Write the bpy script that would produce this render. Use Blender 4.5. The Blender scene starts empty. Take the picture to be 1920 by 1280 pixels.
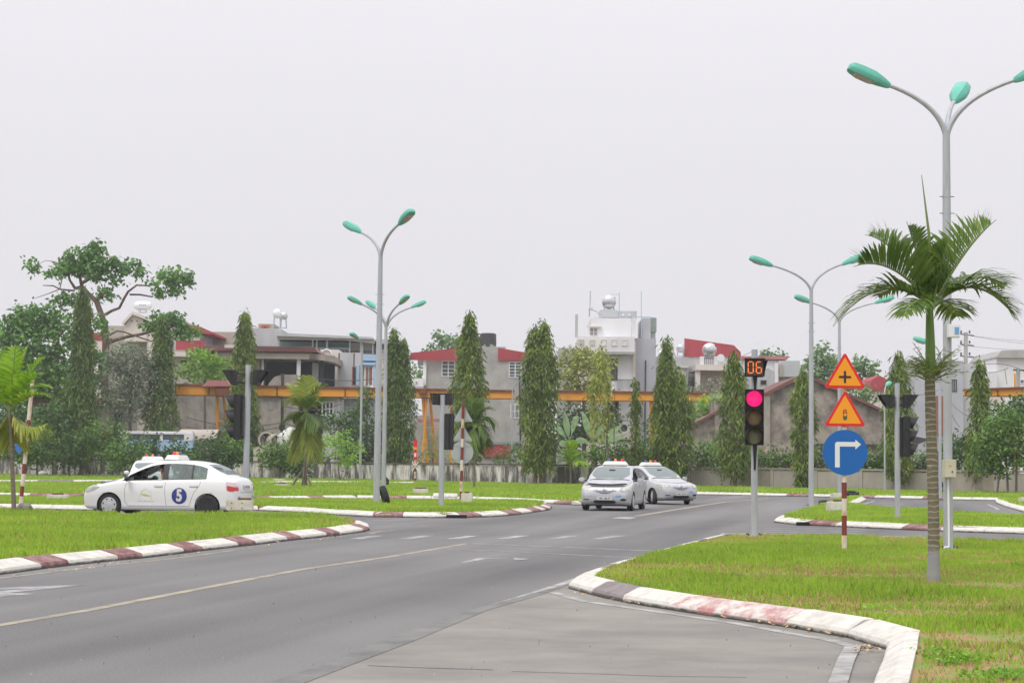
import bpy, bmesh, math, random
import numpy as np
from mathutils import Vector, Matrix, Euler
from mathutils.bvhtree import BVHTree
from mathutils.geometry import tessellate_polygon
R = math.radians
rng = np.random.default_rng(7)
random.seed(7)
scene = bpy.context.scene
COL = scene.collection

# ------------------------------------------------------------------ camera
F = 3400.0; CH = 1.46
PITCH = math.atan(230.0 / F); ROLL = 0.0115
camd = bpy.data.cameras.new('camera'); cam = bpy.data.objects.new('camera', camd); COL.objects.link(cam)
camd.sensor_width = 36.0; camd.lens = 36.0 * F / 1920.0; camd.clip_end = 6000; camd.clip_start = 0.2
CM = Euler((math.pi / 2 + PITCH, 0, 0)).to_matrix() @ Matrix.Rotation(ROLL, 3, 'Z')
cam.matrix_world = Matrix.Translation((0, 0, CH)) @ CM.to_4x4()
scene.camera = cam
HAZE = .00045

# ------------------------------------------------------------------ world: overcast daylight
world = bpy.data.worlds.new('World'); scene.world = world; world.use_nodes = True
wn = world.node_tree.nodes; wl = world.node_tree.links; wn.clear()
out = wn.new('ShaderNodeOutputWorld'); bg = wn.new('ShaderNodeBackground')
sky = wn.new('ShaderNodeTexSky'); sky.sky_type = 'NISHITA'; sky.sun_disc = False
SUN_EL = R(58); SUN_AZ = R(-35)
sky.sun_elevation = SUN_EL; sky.sun_rotation = SUN_AZ; sky.dust_density = 4.0; sky.air_density = 1.0
geo = wn.new('ShaderNodeTexCoord'); sep = wn.new('ShaderNodeSeparateXYZ'); wl.new(geo.outputs['Generated'], sep.inputs[0])
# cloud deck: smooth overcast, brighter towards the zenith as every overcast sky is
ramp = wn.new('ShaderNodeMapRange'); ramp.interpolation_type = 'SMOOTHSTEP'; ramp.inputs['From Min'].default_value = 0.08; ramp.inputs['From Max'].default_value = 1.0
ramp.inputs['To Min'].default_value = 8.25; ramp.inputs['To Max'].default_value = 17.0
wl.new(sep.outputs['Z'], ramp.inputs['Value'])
nz = wn.new('ShaderNodeTexNoise'); nz.inputs['Scale'].default_value = 1.6; nz.inputs['Detail'].default_value = 3
wl.new(geo.outputs['Generated'], nz.inputs['Vector'])
nm = wn.new('ShaderNodeMapRange'); nm.inputs['To Min'].default_value = 0.97; nm.inputs['To Max'].default_value = 1.03
wl.new(nz.outputs['Fac'], nm.inputs['Value'])
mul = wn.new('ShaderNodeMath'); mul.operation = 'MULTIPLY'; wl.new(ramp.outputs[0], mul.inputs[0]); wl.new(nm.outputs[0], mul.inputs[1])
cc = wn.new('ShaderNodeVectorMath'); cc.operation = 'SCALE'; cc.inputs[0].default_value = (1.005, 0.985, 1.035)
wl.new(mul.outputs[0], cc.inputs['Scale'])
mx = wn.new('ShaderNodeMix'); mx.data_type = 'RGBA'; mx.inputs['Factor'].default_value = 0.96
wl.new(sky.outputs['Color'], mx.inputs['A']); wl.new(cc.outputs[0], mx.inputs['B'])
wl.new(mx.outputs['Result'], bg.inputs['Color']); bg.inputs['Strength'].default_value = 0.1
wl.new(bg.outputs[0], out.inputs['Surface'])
sund = bpy.data.lights.new('sun', 'SUN'); sun = bpy.data.objects.new('sun', sund); COL.objects.link(sun)
sund.energy = 1.5; sund.angle = R(25); sund.color = (1.0, 0.97, 0.93)
# direction to the sun matches the sky texture (rotation measured from +Y, clockwise)
sd = Vector((math.sin(SUN_AZ) * math.cos(SUN_EL), math.cos(SUN_AZ) * math.cos(SUN_EL) * -1, math.sin(SUN_EL)))
sky.sun_rotation = math.atan2(sd.x, sd.y)
sun.rotation_euler = sd.to_track_quat('Z', 'Y').to_euler()
vs = scene.view_settings; vs.view_transform = 'Standard'; vs.look = 'None'; vs.exposure = 0.0; vs.gamma = 1.0; vs.use_curve_mapping = False

# ------------------------------------------------------------------ photograph pixel -> place
def ray(u, v):
    return CM @ Vector(((u - 960) / F, -(v - 640) / F, -1.0))
def G(u, v, z=0.0):
    d = ray(u, v); t = (z - CH) / d.z
    return Vector((d.x * t, d.y * t, z))
def P(u, v, Y):
    d = ray(u, v); t = Y / d.y
    return Vector((d.x * t, Y, CH + d.z * t))
def top(p, u, v):                      # height of pixel (u,v) above point p's depth
    return P(u, v, p.y).z

# ------------------------------------------------------------------ object helpers
def tag(o, label=None, cat=None, group=None, kind=None):
    if label: o['label'] = label
    if cat: o['category'] = cat
    if group: o['group'] = group
    if kind: o['kind'] = kind
    return o
def empty(name, loc=(0, 0, 0), rz=0.0, label=None, cat=None, group=None, kind=None):
    o = bpy.data.objects.new(name, None); COL.objects.link(o)
    o.location = loc; o.rotation_euler = (0, 0, rz); o.empty_display_size = 0.1
    return tag(o, label, cat, group, kind)
def link(name, me, parent=None, loc=(0, 0, 0), rot=(0, 0, 0)):
    o = bpy.data.objects.new(name, me); COL.objects.link(o); o.location = loc; o.rotation_euler = rot
    if parent is not None: o.parent = parent
    return o
def dup(o, parent=None):
    c = o.copy(); COL.objects.link(c)
    if parent is not None: c.parent = parent
    for ch in list(o.children): dup(ch, c)
    return c

class MB:
    def __init__(s): s.v = []; s.f = []; s.m = []; s.mats = []
    def mi(s, m):
        if m not in s.mats: s.mats.append(m)
        return s.mats.index(m)
    def add(s, vs, fs, m):
        b = len(s.v); k = s.mi(m)
        s.v += [tuple(x) for x in vs]
        for f in fs: s.f.append(tuple(i + b for i in f)); s.m.append(k)
    def box(s, a, b, m, M=None):
        x0, y0, z0 = a; x1, y1, z1 = b
        vs = [(x0,y0,z0),(x1,y0,z0),(x1,y1,z0),(x0,y1,z0),(x0,y0,z1),(x1,y0,z1),(x1,y1,z1),(x0,y1,z1)]
        if M is not None: vs = [M @ Vector(q) for q in vs]
        s.add(vs, [(0,3,2,1),(4,5,6,7),(0,1,5,4),(1,2,6,5),(2,3,7,6),(3,0,4,7)], m)
    def cbox(s, c, d, m, M=None):
        s.box((c[0]-d[0]/2,c[1]-d[1]/2,c[2]-d[2]/2),(c[0]+d[0]/2,c[1]+d[1]/2,c[2]+d[2]/2), m, M)
    def ring(s, p, d, r, n, ref=None):
        d = Vector(d).normalized(); ref = ref or (Vector((0,0,1)) if abs(d.z) < .95 else Vector((0,1,0)))
        a = d.cross(ref).normalized(); b = a.cross(d)
        return [Vector(p) + a*(r*math.cos(2*math.pi*i/n)) + b*(r*math.sin(2*math.pi*i/n)) for i in range(n)]
    def tube(s, pts, rs, m, n=8, cap=True):
        pts = [Vector(p) for p in pts]
        if not hasattr(rs, '__len__'): rs = [rs]*len(pts)
        vs = []; L = len(pts)
        ref = None
        d0 = (pts[-1]-pts[0])
        if d0.length < 1e-6: d0 = pts[1]-pts[0]
        d0.normalize(); ref = Vector((0,0,1)) if abs(d0.z) < .8 else Vector((0,1,0))
        for i, p in enumerate(pts):
            d = (pts[min(i+1,L-1)] - pts[max(i-1,0)])
            vs += s.ring(p, d, rs[i], n, ref)
        fs = []
        for i in range(L-1):
            for k in range(n):
                k2 = (k+1) % n; fs.append((i*n+k, i*n+k2, (i+1)*n+k2, (i+1)*n+k))
        if cap: fs.append(tuple(range(n-1,-1,-1))); fs.append(tuple((L-1)*n+k for k in range(n)))
        s.add(vs, fs, m)
    def cyl(s, p, q, r, m, n=12, r2=None): s.tube([p,q],[r, r if r2 is None else r2], m, n)
    def lathe(s, prof, m, n=16, c=(0,0,0), axis='z', M=None):
        vs = []; 
        for (r, z) in prof:
            for k in range(n):
                a = 2*math.pi*k/n; q = Vector((r*math.cos(a), r*math.sin(a), z))
                if axis == 'y': q = Vector((q.x, q.z, q.y))
                if axis == 'x': q = Vector((q.z, q.x, q.y))
                if M is not None: q = M @ q
                vs.append(q + Vector(c))
        fs = []
        for i in range(len(prof)-1):
            for k in range(n):
                k2 = (k+1) % n; fs.append((i*n+k, i*n+k2, (i+1)*n+k2, (i+1)*n+k))
        fs.append(tuple(range(n-1,-1,-1))); fs.append(tuple((len(prof)-1)*n+k for k in range(n)))
        s.add(vs, fs, m)
    def prism(s, poly, z0, z1, m, axis='z', mtop=None):
        # poly 2D; axis z: (x,y); axis y: (x,z) extruded along y
        n = len(poly)
        def mk(p, h): return (p[0], p[1], h) if axis == 'z' else ((p[0], h, p[1]) if axis == 'y' else (h, p[0], p[1]))
        vs = [mk(p, z0) for p in poly] + [mk(p, z1) for p in poly]
        s.add(vs, [(i, (i+1) % n, n+(i+1) % n, n+i) for i in range(n)], m)
        tr = tessellate_polygon([[Vector((p[0], p[1], 0)) for p in poly]])
        s.add([mk(p, z0) for p in poly], [tuple(t) for t in tr], m)
        s.add([mk(p, z1) for p in poly], [tuple(t) for t in tr], mtop or m)
    def mesh(s, name, smooth=False, fix=True, bev=0):
        me = bpy.data.meshes.new(name); me.from_pydata(s.v, [], s.f)
        for m in s.mats: me.materials.append(m)
        me.polygons.foreach_set('material_index', s.m)
        if fix or bev:
            bm = bmesh.new(); bm.from_mesh(me)
            if bev:
                bmesh.ops.remove_doubles(bm, verts=bm.verts, dist=1e-5)
                es = [e for e in bm.edges if len(e.link_faces) == 2 and e.calc_face_angle(0) > .6]
                bmesh.ops.bevel(bm, geom=es, offset=bev, segments=2, affect='EDGES', clamp_overlap=True)
            bmesh.ops.recalc_face_normals(bm, faces=bm.faces); bm.to_mesh(me); bm.free()
        if smooth:
            me.polygons.foreach_set('use_smooth', [True]*len(me.polygons))
            try: me.set_sharp_from_angle(angle=R(40))
            except Exception: pass
        me.update(); return me
    def build(s, name, parent=None, smooth=False, loc=(0,0,0), rot=(0,0,0), fix=True, bev=0):
        return link(name, s.mesh(name, smooth, fix, bev), parent, loc, rot)

# ------------------------------------------------------------------ materials
def newmat(name):
    m = bpy.data.materials.new(name); m.use_nodes = True
    return m, m.node_tree.nodes, m.node_tree.links, m.node_tree.nodes['Principled BSDF']
def M_(name, c, rough=.6, metal=0.0, spec=.5, var=.0, vscale=3.0, c2=None, bump=0.0, bscale=30.0, emit=None, estr=1.0,
       coat=0.0, obj=True, stretch=None, thr=(.35, .65), detail=5.0):
    m, n, l, b = newmat(name)
    b.inputs['Base Color'].default_value = (*c, 1); b.inputs['Roughness'].default_value = rough
    b.inputs['Metallic'].default_value = metal; b.inputs['Specular IOR Level'].default_value = spec
    b.inputs['Coat Weight'].default_value = coat
    tc = n.new('ShaderNodeTexCoord'); co = tc.outputs['Object']
    if not obj:
        g = n.new('ShaderNodeNewGeometry'); co = g.outputs['Position']
    if stretch:
        mp = n.new('ShaderNodeMapping'); mp.inputs['Scale'].default_value = stretch; l.new(co, mp.inputs['Vector']); co = mp.outputs[0]
    if c2 or var:
        t = n.new('ShaderNodeTexNoise'); t.inputs['Scale'].default_value = vscale; t.inputs['Detail'].default_value = detail
        t.inputs['Roughness'].default_value = .65
        l.new(co, t.inputs['Vector'])
        mr = n.new('ShaderNodeMapRange'); mr.inputs['From Min'].default_value = thr[0]; mr.inputs['From Max'].default_value = thr[1]
        l.new(t.outputs['Fac'], mr.inputs['Value'])
        mxx = n.new('ShaderNodeMix'); mxx.data_type = 'RGBA'
        a = c2 if c2 else tuple(x*(1-var) for x in c)
        bb = c if c2 else tuple(min(1, x*(1+var)) for x in c)
        mxx.inputs['A'].default_value = (*a, 1); mxx.inputs['B'].default_value = (*bb, 1)
        l.new(mr.outputs[0], mxx.inputs['Factor']); l.new(mxx.outputs['Result'], b.inputs['Base Color'])
    if bump:
        t2 = n.new('ShaderNodeTexNoise'); t2.inputs['Scale'].default_value = bscale; t2.inputs['Detail'].default_value = 4
        l.new(co, t2.inputs['Vector'])
        bp = n.new('ShaderNodeBump'); bp.inputs['Strength'].default_value = bump; bp.inputs['Distance'].default_value = .02
        l.new(t2.outputs['Fac'], bp.inputs['Height']); l.new(bp.outputs[0], b.inputs['Normal'])
    if emit:
        b.inputs['Emission Color'].default_value = (*emit, 1); b.inputs['Emission Strength'].default_value = estr
    return m
def leafmat(name, c1, c2, c3=None, scale=.6, trans=.35, rough=.55):
    m, n, l, b = newmat(name)
    at = n.new('ShaderNodeAttribute'); at.attribute_name = 'rnd'
    g = n.new('ShaderNodeNewGeometry'); t = n.new('ShaderNodeTexNoise'); t.inputs['Scale'].default_value = scale; t.inputs['Detail'].default_value = 3
    l.new(g.outputs['Position'], t.inputs['Vector'])
    ad = n.new('ShaderNodeMath'); ad.operation = 'MULTIPLY_ADD'; ad.inputs[1].default_value = .55
    l.new(at.outputs['Fac'], ad.inputs[0])
    sb = n.new('ShaderNodeMapRange'); sb.inputs['From Min'].default_value = .3; sb.inputs['From Max'].default_value = .7
    sb.inputs['To Max'].default_value = .45; l.new(t.outputs['Fac'], sb.inputs['Value']); l.new(sb.outputs[0], ad.inputs[2])
    cr = n.new('ShaderNodeValToRGB'); cr.color_ramp.elements[0].color = (*c1, 1); cr.color_ramp.elements[1].color = (*c2, 1)
    cr.color_ramp.elements[1].position = .85 if c3 else 1.0
    if c3:
        e = cr.color_ramp.elements.new(.97); e.color = (*c3, 1)
    l.new(ad.outputs[0], cr.inputs[0]); l.new(cr.outputs[0], b.inputs['Base Color'])
    b.inputs['Roughness'].default_value = rough; b.inputs['Specular IOR Level'].default_value = .35
    tr = n.new('ShaderNodeBsdfTranslucent'); l.new(cr.outputs[0], tr.inputs['Color'])
    ms = n.new('ShaderNodeMixShader'); ms.inputs[0].default_value = trans
    l.new(b.outputs[0], ms.inputs[1]); l.new(tr.outputs[0], ms.inputs[2]); l.new(ms.outputs[0], n['Material Output'].inputs['Surface'])
    return m
def glassmat(name, tint, dust=.25, dustc=(.55, .62, .6)):
    m, n, l, b = newmat(name)
    tb = n.new('ShaderNodeBsdfTransparent'); tb.inputs[0].default_value = (*tint, 1)
    b.inputs['Base Color'].default_value = (*dustc, 1); b.inputs['Roughness'].default_value = .6
    gl = n.new('ShaderNodeBsdfGlossy'); gl.inputs['Roughness'].default_value = .04
    fr = n.new('ShaderNodeFresnel'); fr.inputs['IOR'].default_value = 1.5
    m1 = n.new('ShaderNodeMixShader'); m1.inputs[0].default_value = dust; l.new(tb.outputs[0], m1.inputs[1]); l.new(b.outputs[0], m1.inputs[2])
    m2 = n.new('ShaderNodeMixShader'); l.new(fr.outputs[0], m2.inputs[0]); l.new(m1.outputs[0], m2.inputs[1]); l.new(gl.outputs[0], m2.inputs[2])
    l.new(m2.outputs[0], n['Material Output'].inputs['Surface'])
    return m

def asphalt():
    m, n, l, b = newmat('asphalt')
    g = n.new('ShaderNodeNewGeometry')
    # long streaks worn along the main carriageway
    mp = n.new('ShaderNodeMapping'); mp.inputs['Rotation'].default_value = (0, 0, -R(90) + ROADA); mp.inputs['Scale'].default_value = (1.0, 1.0, 1.0)
    mp.vector_type = 'TEXTURE'
    l.new(g.outputs['Position'], mp.inputs['Vector'])
    m2 = n.new('ShaderNodeMapping'); m2.inputs['Scale'].default_value = (.55, .025, 1); l.new(mp.outputs[0], m2.inputs['Vector'])
    t1 = n.new('ShaderNodeTexNoise'); t1.inputs['Scale'].default_value = 1.0; t1.inputs['Detail'].default_value = 3; l.new(m2.outputs[0], t1.inputs['Vector'])
    t2 = n.new('ShaderNodeTexNoise'); t2.inputs['Scale'].default_value = .22; t2.inputs['Detail'].default_value = 5; l.new(g.outputs['Position'], t2.inputs['Vector'])
    t3 = n.new('ShaderNodeTexNoise'); t3.inputs['Scale'].default_value = 45; t3.inputs['Detail'].default_value = 3; l.new(g.outputs['Position'], t3.inputs['Vector'])
    a = n.new('ShaderNodeMath'); a.operation = 'MULTIPLY_ADD'; a.inputs[1].default_value = 1.15; l.new(t1.outputs['Fac'], a.inputs[0])
    a2 = n.new('ShaderNodeMath'); a2.operation = 'MULTIPLY'; a2.inputs[1].default_value = .35; l.new(t2.outputs['Fac'], a2.inputs[0]); l.new(a2.outputs[0], a.inputs[2])
    a3 = n.new('ShaderNodeMath'); a3.operation = 'MULTIPLY_ADD'; a3.inputs[1].default_value = .62; l.new(t3.outputs['Fac'], a3.inputs[0]); l.new(a.outputs[0], a3.inputs[2])
    cr = n.new('ShaderNodeValToRGB'); cr.color_ramp.elements[0].position = .55; cr.color_ramp.elements[1].position = 1.25 if False else 1.0
    cr.color_ramp.elements[0].color = (.068, .067, .066, 1); cr.color_ramp.elements[1].color = (.196, .191, .187, 1)
    mm = n.new('ShaderNodeMath'); mm.operation = 'MULTIPLY'; mm.inputs[1].default_value = .76; l.new(a3.outputs[0], mm.inputs[0])
    l.new(mm.outputs[0], cr.inputs[0]); l.new(cr.outputs[0], b.inputs['Base Color'])
    b.inputs['Roughness'].default_value = .72; b.inputs['Specular IOR Level'].default_value = .35
    bp = n.new('ShaderNodeBump'); bp.inputs['Strength'].default_value = .5; bp.inputs['Distance'].default_value = .01
    t4 = n.new('ShaderNodeTexNoise'); t4.inputs['Scale'].default_value = 90; l.new(g.outputs['Position'], t4.inputs['Vector'])
    l.new(t4.outputs['Fac'], bp.inputs['Height']); l.new(bp.outputs[0], b.inputs['Normal'])
    return m
_a = G(0, 1171); _b = G(878, 1018); ROADA = math.atan2(_b.y - _a.y, _b.x - _a.x)
MAT = {}
MAT['asphalt'] = asphalt()
MAT['apron'] = M_('apron_concrete', (.265, .248, .215), .8, c2=(.16, .152, .138), vscale=.7, obj=False, stretch=(.9, 1.1, 1), bump=.3, bscale=60, detail=8, thr=(.32, .68))
MAT['soil'] = M_('soil', (.24, .15, .08), .95, c2=(.13, .13, .045), vscale=1.3, obj=False, bump=.6, bscale=12)
MAT['turf'] = M_('turf_base', (.17, .24, .04), .95, c2=(.33, .19, .10), vscale=2.2, obj=False, bump=.5, bscale=9, thr=(.42, .6))
MAT['land'] = M_('land', (.12, .15, .05), .95, c2=(.2, .17, .1), vscale=.08, obj=False)
MAT['linepaint'] = M_('worn_white_line', (.40, .40, .375), .8, c2=(.20, .195, .185), vscale=2.6, obj=False, thr=(.38, .60), detail=9)
MAT['linefaint'] = M_('faint_white_line', (.36, .36, .36), .8, c2=(.19, .19, .19), vscale=3, obj=False, thr=(.4, .6), detail=9)
MAT['lineyellow'] = M_('worn_yellow_line', (.37, .325, .225), .8, c2=(.22, .20, .165), vscale=2.0, obj=False, thr=(.38, .6), detail=9)

def kerbmat(name, c, c2, amt, chips=False):
    m, n, l, b = newmat(name)
    g = n.new('ShaderNodeNewGeometry'); sx = n.new('ShaderNodeSeparateXYZ'); l.new(g.outputs['Position'], sx.inputs[0])
    t = n.new('ShaderNodeTexNoise'); t.inputs['Scale'].default_value = 4.5; t.inputs['Detail'].default_value = 8; t.inputs['Roughness'].default_value = .7; l.new(g.outputs['Position'], t.inputs['Vector'])
    # wear
    mr = n.new('ShaderNodeMapRange'); mr.inputs['From Min'].default_value = .5 - amt; mr.inputs['From Max'].default_value = .62 - amt * .5; l.new(t.outputs['Fac'], mr.inputs['Value'])
    mxx = n.new('ShaderNodeMix'); mxx.data_type = 'RGBA'; mxx.inputs['A'].default_value = (*c2, 1); mxx.inputs['B'].default_value = (*c, 1); l.new(mr.outputs[0], mxx.inputs['Factor'])
    # splash-dirt band at the foot of the stone
    zz = n.new('ShaderNodeMath'); zz.operation = 'MULTIPLY_ADD'; zz.inputs[1].default_value = -.09; l.new(t.outputs['Fac'], zz.inputs[0]); l.new(sx.outputs['Z'], zz.inputs[2])
    m3 = n.new('ShaderNodeMapRange'); m3.inputs['From Min'].default_value = -.03; m3.inputs['From Max'].default_value = .0; l.new(zz.outputs[0], m3.inputs['Value'])
    m4 = n.new('ShaderNodeMix'); m4.data_type = 'RGBA'; m4.inputs['A'].default_value = (.07, .065, .055, 1); l.new(mxx.outputs['Result'], m4.inputs['B']); l.new(m3.outputs[0], m4.inputs['Factor'])
    l.new(m4.outputs['Result'], b.inputs['Base Color']); b.inputs['Roughness'].default_value = .8
    bp = n.new('ShaderNodeBump'); bp.inputs['Strength'].default_value = .22; bp.inputs['Distance'].default_value = .012; l.new(t.outputs['Fac'], bp.inputs['Height']); l.new(bp.outputs[0], b.inputs['Normal'])
    return m
MAT['kwhite'] = kerbmat('kerb_white_paint', (.62, .60, .54), (.48, .46, .41), .12)
MAT['kred'] = kerbmat('kerb_maroon_paint', (.17, .065, .065), (.30, .19, .17), .10)
MAT['kgrey'] = kerbmat('kerb_faded_paint', (.24, .21, .21), (.19, .16, .16), .05)
MAT['kpink'] = kerbmat('kerb_flaked_paint', (.60, .57, .52), (.42, .20, .19), .10)
# ------------------------------------------------------------------ ground, roads, islands
def px_poly(pts, z=0.0): return [(G(u, v, z).x, G(u, v, z).y) for u, v in pts]
def sheet(name, poly, z, m, label, kind='structure', parent=None):
    mb = MB(); tr = tessellate_polygon([[Vector((p[0], p[1], 0)) for p in poly]])
    mb.add([(p[0], p[1], z) for p in poly], [tuple(t) for t in tr], m)
    me = mb.mesh(name)
    # make it face up
    for p in me.polygons: break
    if me.polygons[0].normal.z < 0: me.flip_normals()
    o = link(name, me, parent)
    return tag(o, label, None, None, kind)
sheet('ground', [(-640, -80), (640, -80), (640, 1100), (-640, 1100)], -.03, MAT['land'], 'flat land under and beyond the driving ground')
# wall line (base), left part grimy, right part pale
WL = [(-60, 893.5), (620, 903), (1000, 912), (1290, 916.5)]
WR = [(1290, 916.5), (1700, 925), (2000, 932)]
wl_pts = [G(u, v) for u, v in WL]; wr_pts = [G(u, v) for u, v in WR]
def ext(a, b, d): q = Vector(a) - Vector(b); q.normalize(); return Vector(a) + q * d
wl_pts[0] = ext(wl_pts[0], wl_pts[1], 45); wr_pts[-1] = ext(wr_pts[-1], wr_pts[-2], 40)
allw = wl_pts + wr_pts[1:]
sheet('road', [(-90, -6), (90, -6), (allw[-1].x, allw[-1].y)] + [(p.x, p.y) for p in reversed(allw[:-1])] + [(-90, allw[0].y)], 0.0, MAT['asphalt'], 'grey asphalt carriageway and junction of the driving ground')

def inset(poly, d):                       # closed polygon offset inwards (poly CCW or CW handled)
    n = len(poly); A = sum(poly[i][0]*poly[(i+1) % n][1]-poly[(i+1) % n][0]*poly[i][1] for i in range(n)); s = 1 if A > 0 else -1
    outp = []
    for i in range(n):
        p0 = Vector(poly[i-1]); p1 = Vector(poly[i]); p2 = Vector(poly[(i+1) % n])
        e1 = (p1-p0).normalized(); e2 = (p2-p1).normalized()
        n1 = Vector((-e1.y, e1.x))*s; n2 = Vector((-e2.y, e2.x))*s
        b = n1+n2
        if b.length < .2: b = n1
        b.normalize(); k = d/max(.5, b.dot(n1))
        q = p1+b*k; outp.append((q.x, q.y))
    return outp
KH = .15
def kerb_run(parent, pts, inward_left, colours, L=1.0, w=.30, h=KH, z0=0.0, top_w=.10):
    """row of sloping kerb stones along pts; outer foot on the line"""
    pts = [Vector((p[0], p[1])) for p in pts]
    seg = [0.0]
    for a, b in zip(pts, pts[1:]): seg.append(seg[-1]+(b-a).length)
    def at(s):
        for i in range(len(pts)-1):
            if s <= seg[i+1] or i == len(pts)-2:
                t = (s-seg[i])/max(1e-6, seg[i+1]-seg[i]); return pts[i].lerp(pts[i+1], t)
    n = max(1, round(seg[-1]/L)); l = seg[-1]/n
    for i in range(n):
        a = at(i*l); b = at((i+1)*l); d = b-a
        c = colours[i % len(colours)] if not callable(colours) else colours((i+.5)*l/seg[-1], i)
        o = link('kerb_stone', kerb_mesh(c, w, h, top_w), parent)
        o.location = (a.x, a.y, z0 + random.uniform(-.006, .004)); ang = math.atan2(d.y, d.x)+random.uniform(-.008, .008)
        o.rotation_euler = (0, 0, ang); o.scale = (d.length-.012, (1 if inward_left else -1), 1)
_kc = {}
def kerb_mesh(c, w, h, tw):
    k = (c, w, h, tw, random.randint(0, 1))
    if k not in _kc:
        mb = MB(); j = k[4]*.004
        prof = [(0, -.02), (0, .045), (.02, .075+j), (w-tw, h-.006), (w-tw*.6, h), (w, h-j), (w, -.02)]
        xs = [0, .012, .5, .988, 1]; sh = [.012, 0, .0, 0, .012]
        vs = []
        for x, q in zip(xs, sh):
            for (y, z) in prof: vs.append((x, y + (q if y < w*.5 else -q*.5), z - (q*.6 if z > .03 else 0)))
        N = len(prof); fs = []
        for i in range(len(xs)-1):
            for a in range(N):
                b = (a+1) % N; fs.append((i*N+a, (i+1)*N+a, (i+1)*N+b, i*N+b))
        fs.append(tuple(range(N))); fs.append(tuple((len(xs)-1)*N+q for q in range(N-1, -1, -1)))
        mb.add(vs, fs, MAT[c]); _kc[k] = mb.mesh('kerb_stone')
    return _kc[k]
def pip(px, py, poly):
    x = np.array([p[0] for p in poly]); y = np.array([p[1] for p in poly]); n = len(poly); ins = np.zeros(len(px), bool); j = n-1
    for i in range(n):
        c = ((y[i] > py) != (y[j] > py)) & (px < (x[j]-x[i])*(py-y[i])/(y[j]-y[i]+1e-12)+x[i]); ins ^= c; j = i
    return ins
def vnoise(x, y, s, seed):
    r = np.random.default_rng(seed); T = r.random((64, 64)); fx = x*s; fy = y*s
    i = np.floor(fx).astype(int); j = np.floor(fy).astype(int); u = fx-i; v = fy-j; u = u*u*(3-2*u); v = v*v*(3-2*v)
    g = lambda a, b: T[a % 64, b % 64]
    return (g(i, j)*(1-u)+g(i+1, j)*u)*(1-v)+(g(i, j+1)*(1-u)+g(i+1, j+1)*u)*v
def rawmesh(name, V, loops_per, mats, rnd=None, midx=None):
    n = len(V)//loops_per; me = bpy.data.meshes.new(name)
    me.vertices.add(len(V)); me.vertices.foreach_set('co', V.astype(np.float32).ravel())
    me.loops.add(len(V)); me.loops.foreach_set('vertex_index', np.arange(len(V), dtype=np.int32))
    me.polygons.add(n); me.polygons.foreach_set('loop_start', (np.arange(n)*loops_per).astype(np.int32))
    if not isinstance(mats, (list, tuple)): mats = [mats]
    for m in mats: me.materials.append(m)
    if midx is not None: me.polygons.foreach_set('material_index', midx.astype(np.int32))
    if rnd is not None:
        a = me.attributes.new('rnd', 'FLOAT', 'FACE'); a.data.foreach_set('value', rnd.astype(np.float32))
    me.update(calc_edges=True); return me
MAT['blade'] = leafmat('grass_blades', (.19, .34, .03), (.49, .69, .085), None, scale=.35, trans=.4, rough=.6)
MAT['straw'] = M_('dry_grass', (.52, .38, .18), .9, c2=(.36, .18, .09), vscale=2.5, obj=False)
def grass(name, poly, dens, h, w, z, label, holes=(), dry=0.0, seed=1, edge=None, ymax=1e9, fade=None):
    r = np.random.default_rng(seed)
    xs = [p[0] for p in poly]; ys = [p[1] for p in poly]
    A = (max(xs)-min(xs))*(max(ys)-min(ys)); n = int(A*dens)
    px = r.uniform(min(xs), max(xs), n); py = r.uniform(min(ys), max(ys), n)
    k = pip(px, py, poly) & (np.abs(px) < .30*py+4) & (py > 3)
    for hpoly in holes: k &= ~pip(px, py, hpoly)
    if fade: k &= r.random(n) < np.clip(fade/py, 0, 1)
    px = px[k]; py = py[k]
    nz = vnoise(px, py, .33, seed)*.6+vnoise(px, py, 1.4, seed+5)*.4
    pd = dryfield(px, py, seed) if dry else np.zeros(len(px))
    keep = r.random(len(px)) > np.clip(pd*dry*.80, 0, .9)
    px, py, nz, pd = px[keep], py[keep], nz[keep], pd[keep]; n = len(px)
    hh = h*(.45+.9*nz)*r.uniform(.6, 1.3, n)*(1-.60*pd)*(1+(.55 if seed == 3 else 0)*np.clip((vnoise(px, py, 2.3, seed+21)-.70)/.2, 0, 1)*(1-pd)); ww = w*r.uniform(.7, 1.4, n)*np.maximum(1, py/45)
    a = r.uniform(0, 2*np.pi, n); la = r.uniform(0, 2*np.pi, n); ln = hh*r.uniform(.05, .55, n)
    dx, dy = np.cos(a)*ww/2, np.sin(a)*ww/2; lx, ly = np.cos(la)*ln, np.sin(la)*ln
    V = np.zeros((n, 5, 3)); zz = np.full(n, z-.01)
    V[:, 0] = np.stack([px-dx, py-dy, zz], 1); V[:, 1] = np.stack([px+dx, py+dy, zz], 1)
    V[:, 2] = np.stack([px+dx*.7+lx*.35, py+dy*.7+ly*.35, zz+hh*.6], 1)
    V[:, 3] = np.stack([px+lx, py+ly, zz+hh], 1)
    V[:, 4] = np.stack([px-dx*.7+lx*.35, py-dy*.7+ly*.35, zz+hh*.6], 1)
    mi = (r.random(n) < .03+.52*pd).astype(int)
    me = rawmesh(name, V.reshape(-1, 3), 5, [MAT['blade'], MAT['straw']], r.random(n), mi)
    return tag(link(name, me), label, None, None, 'stuff')
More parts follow.
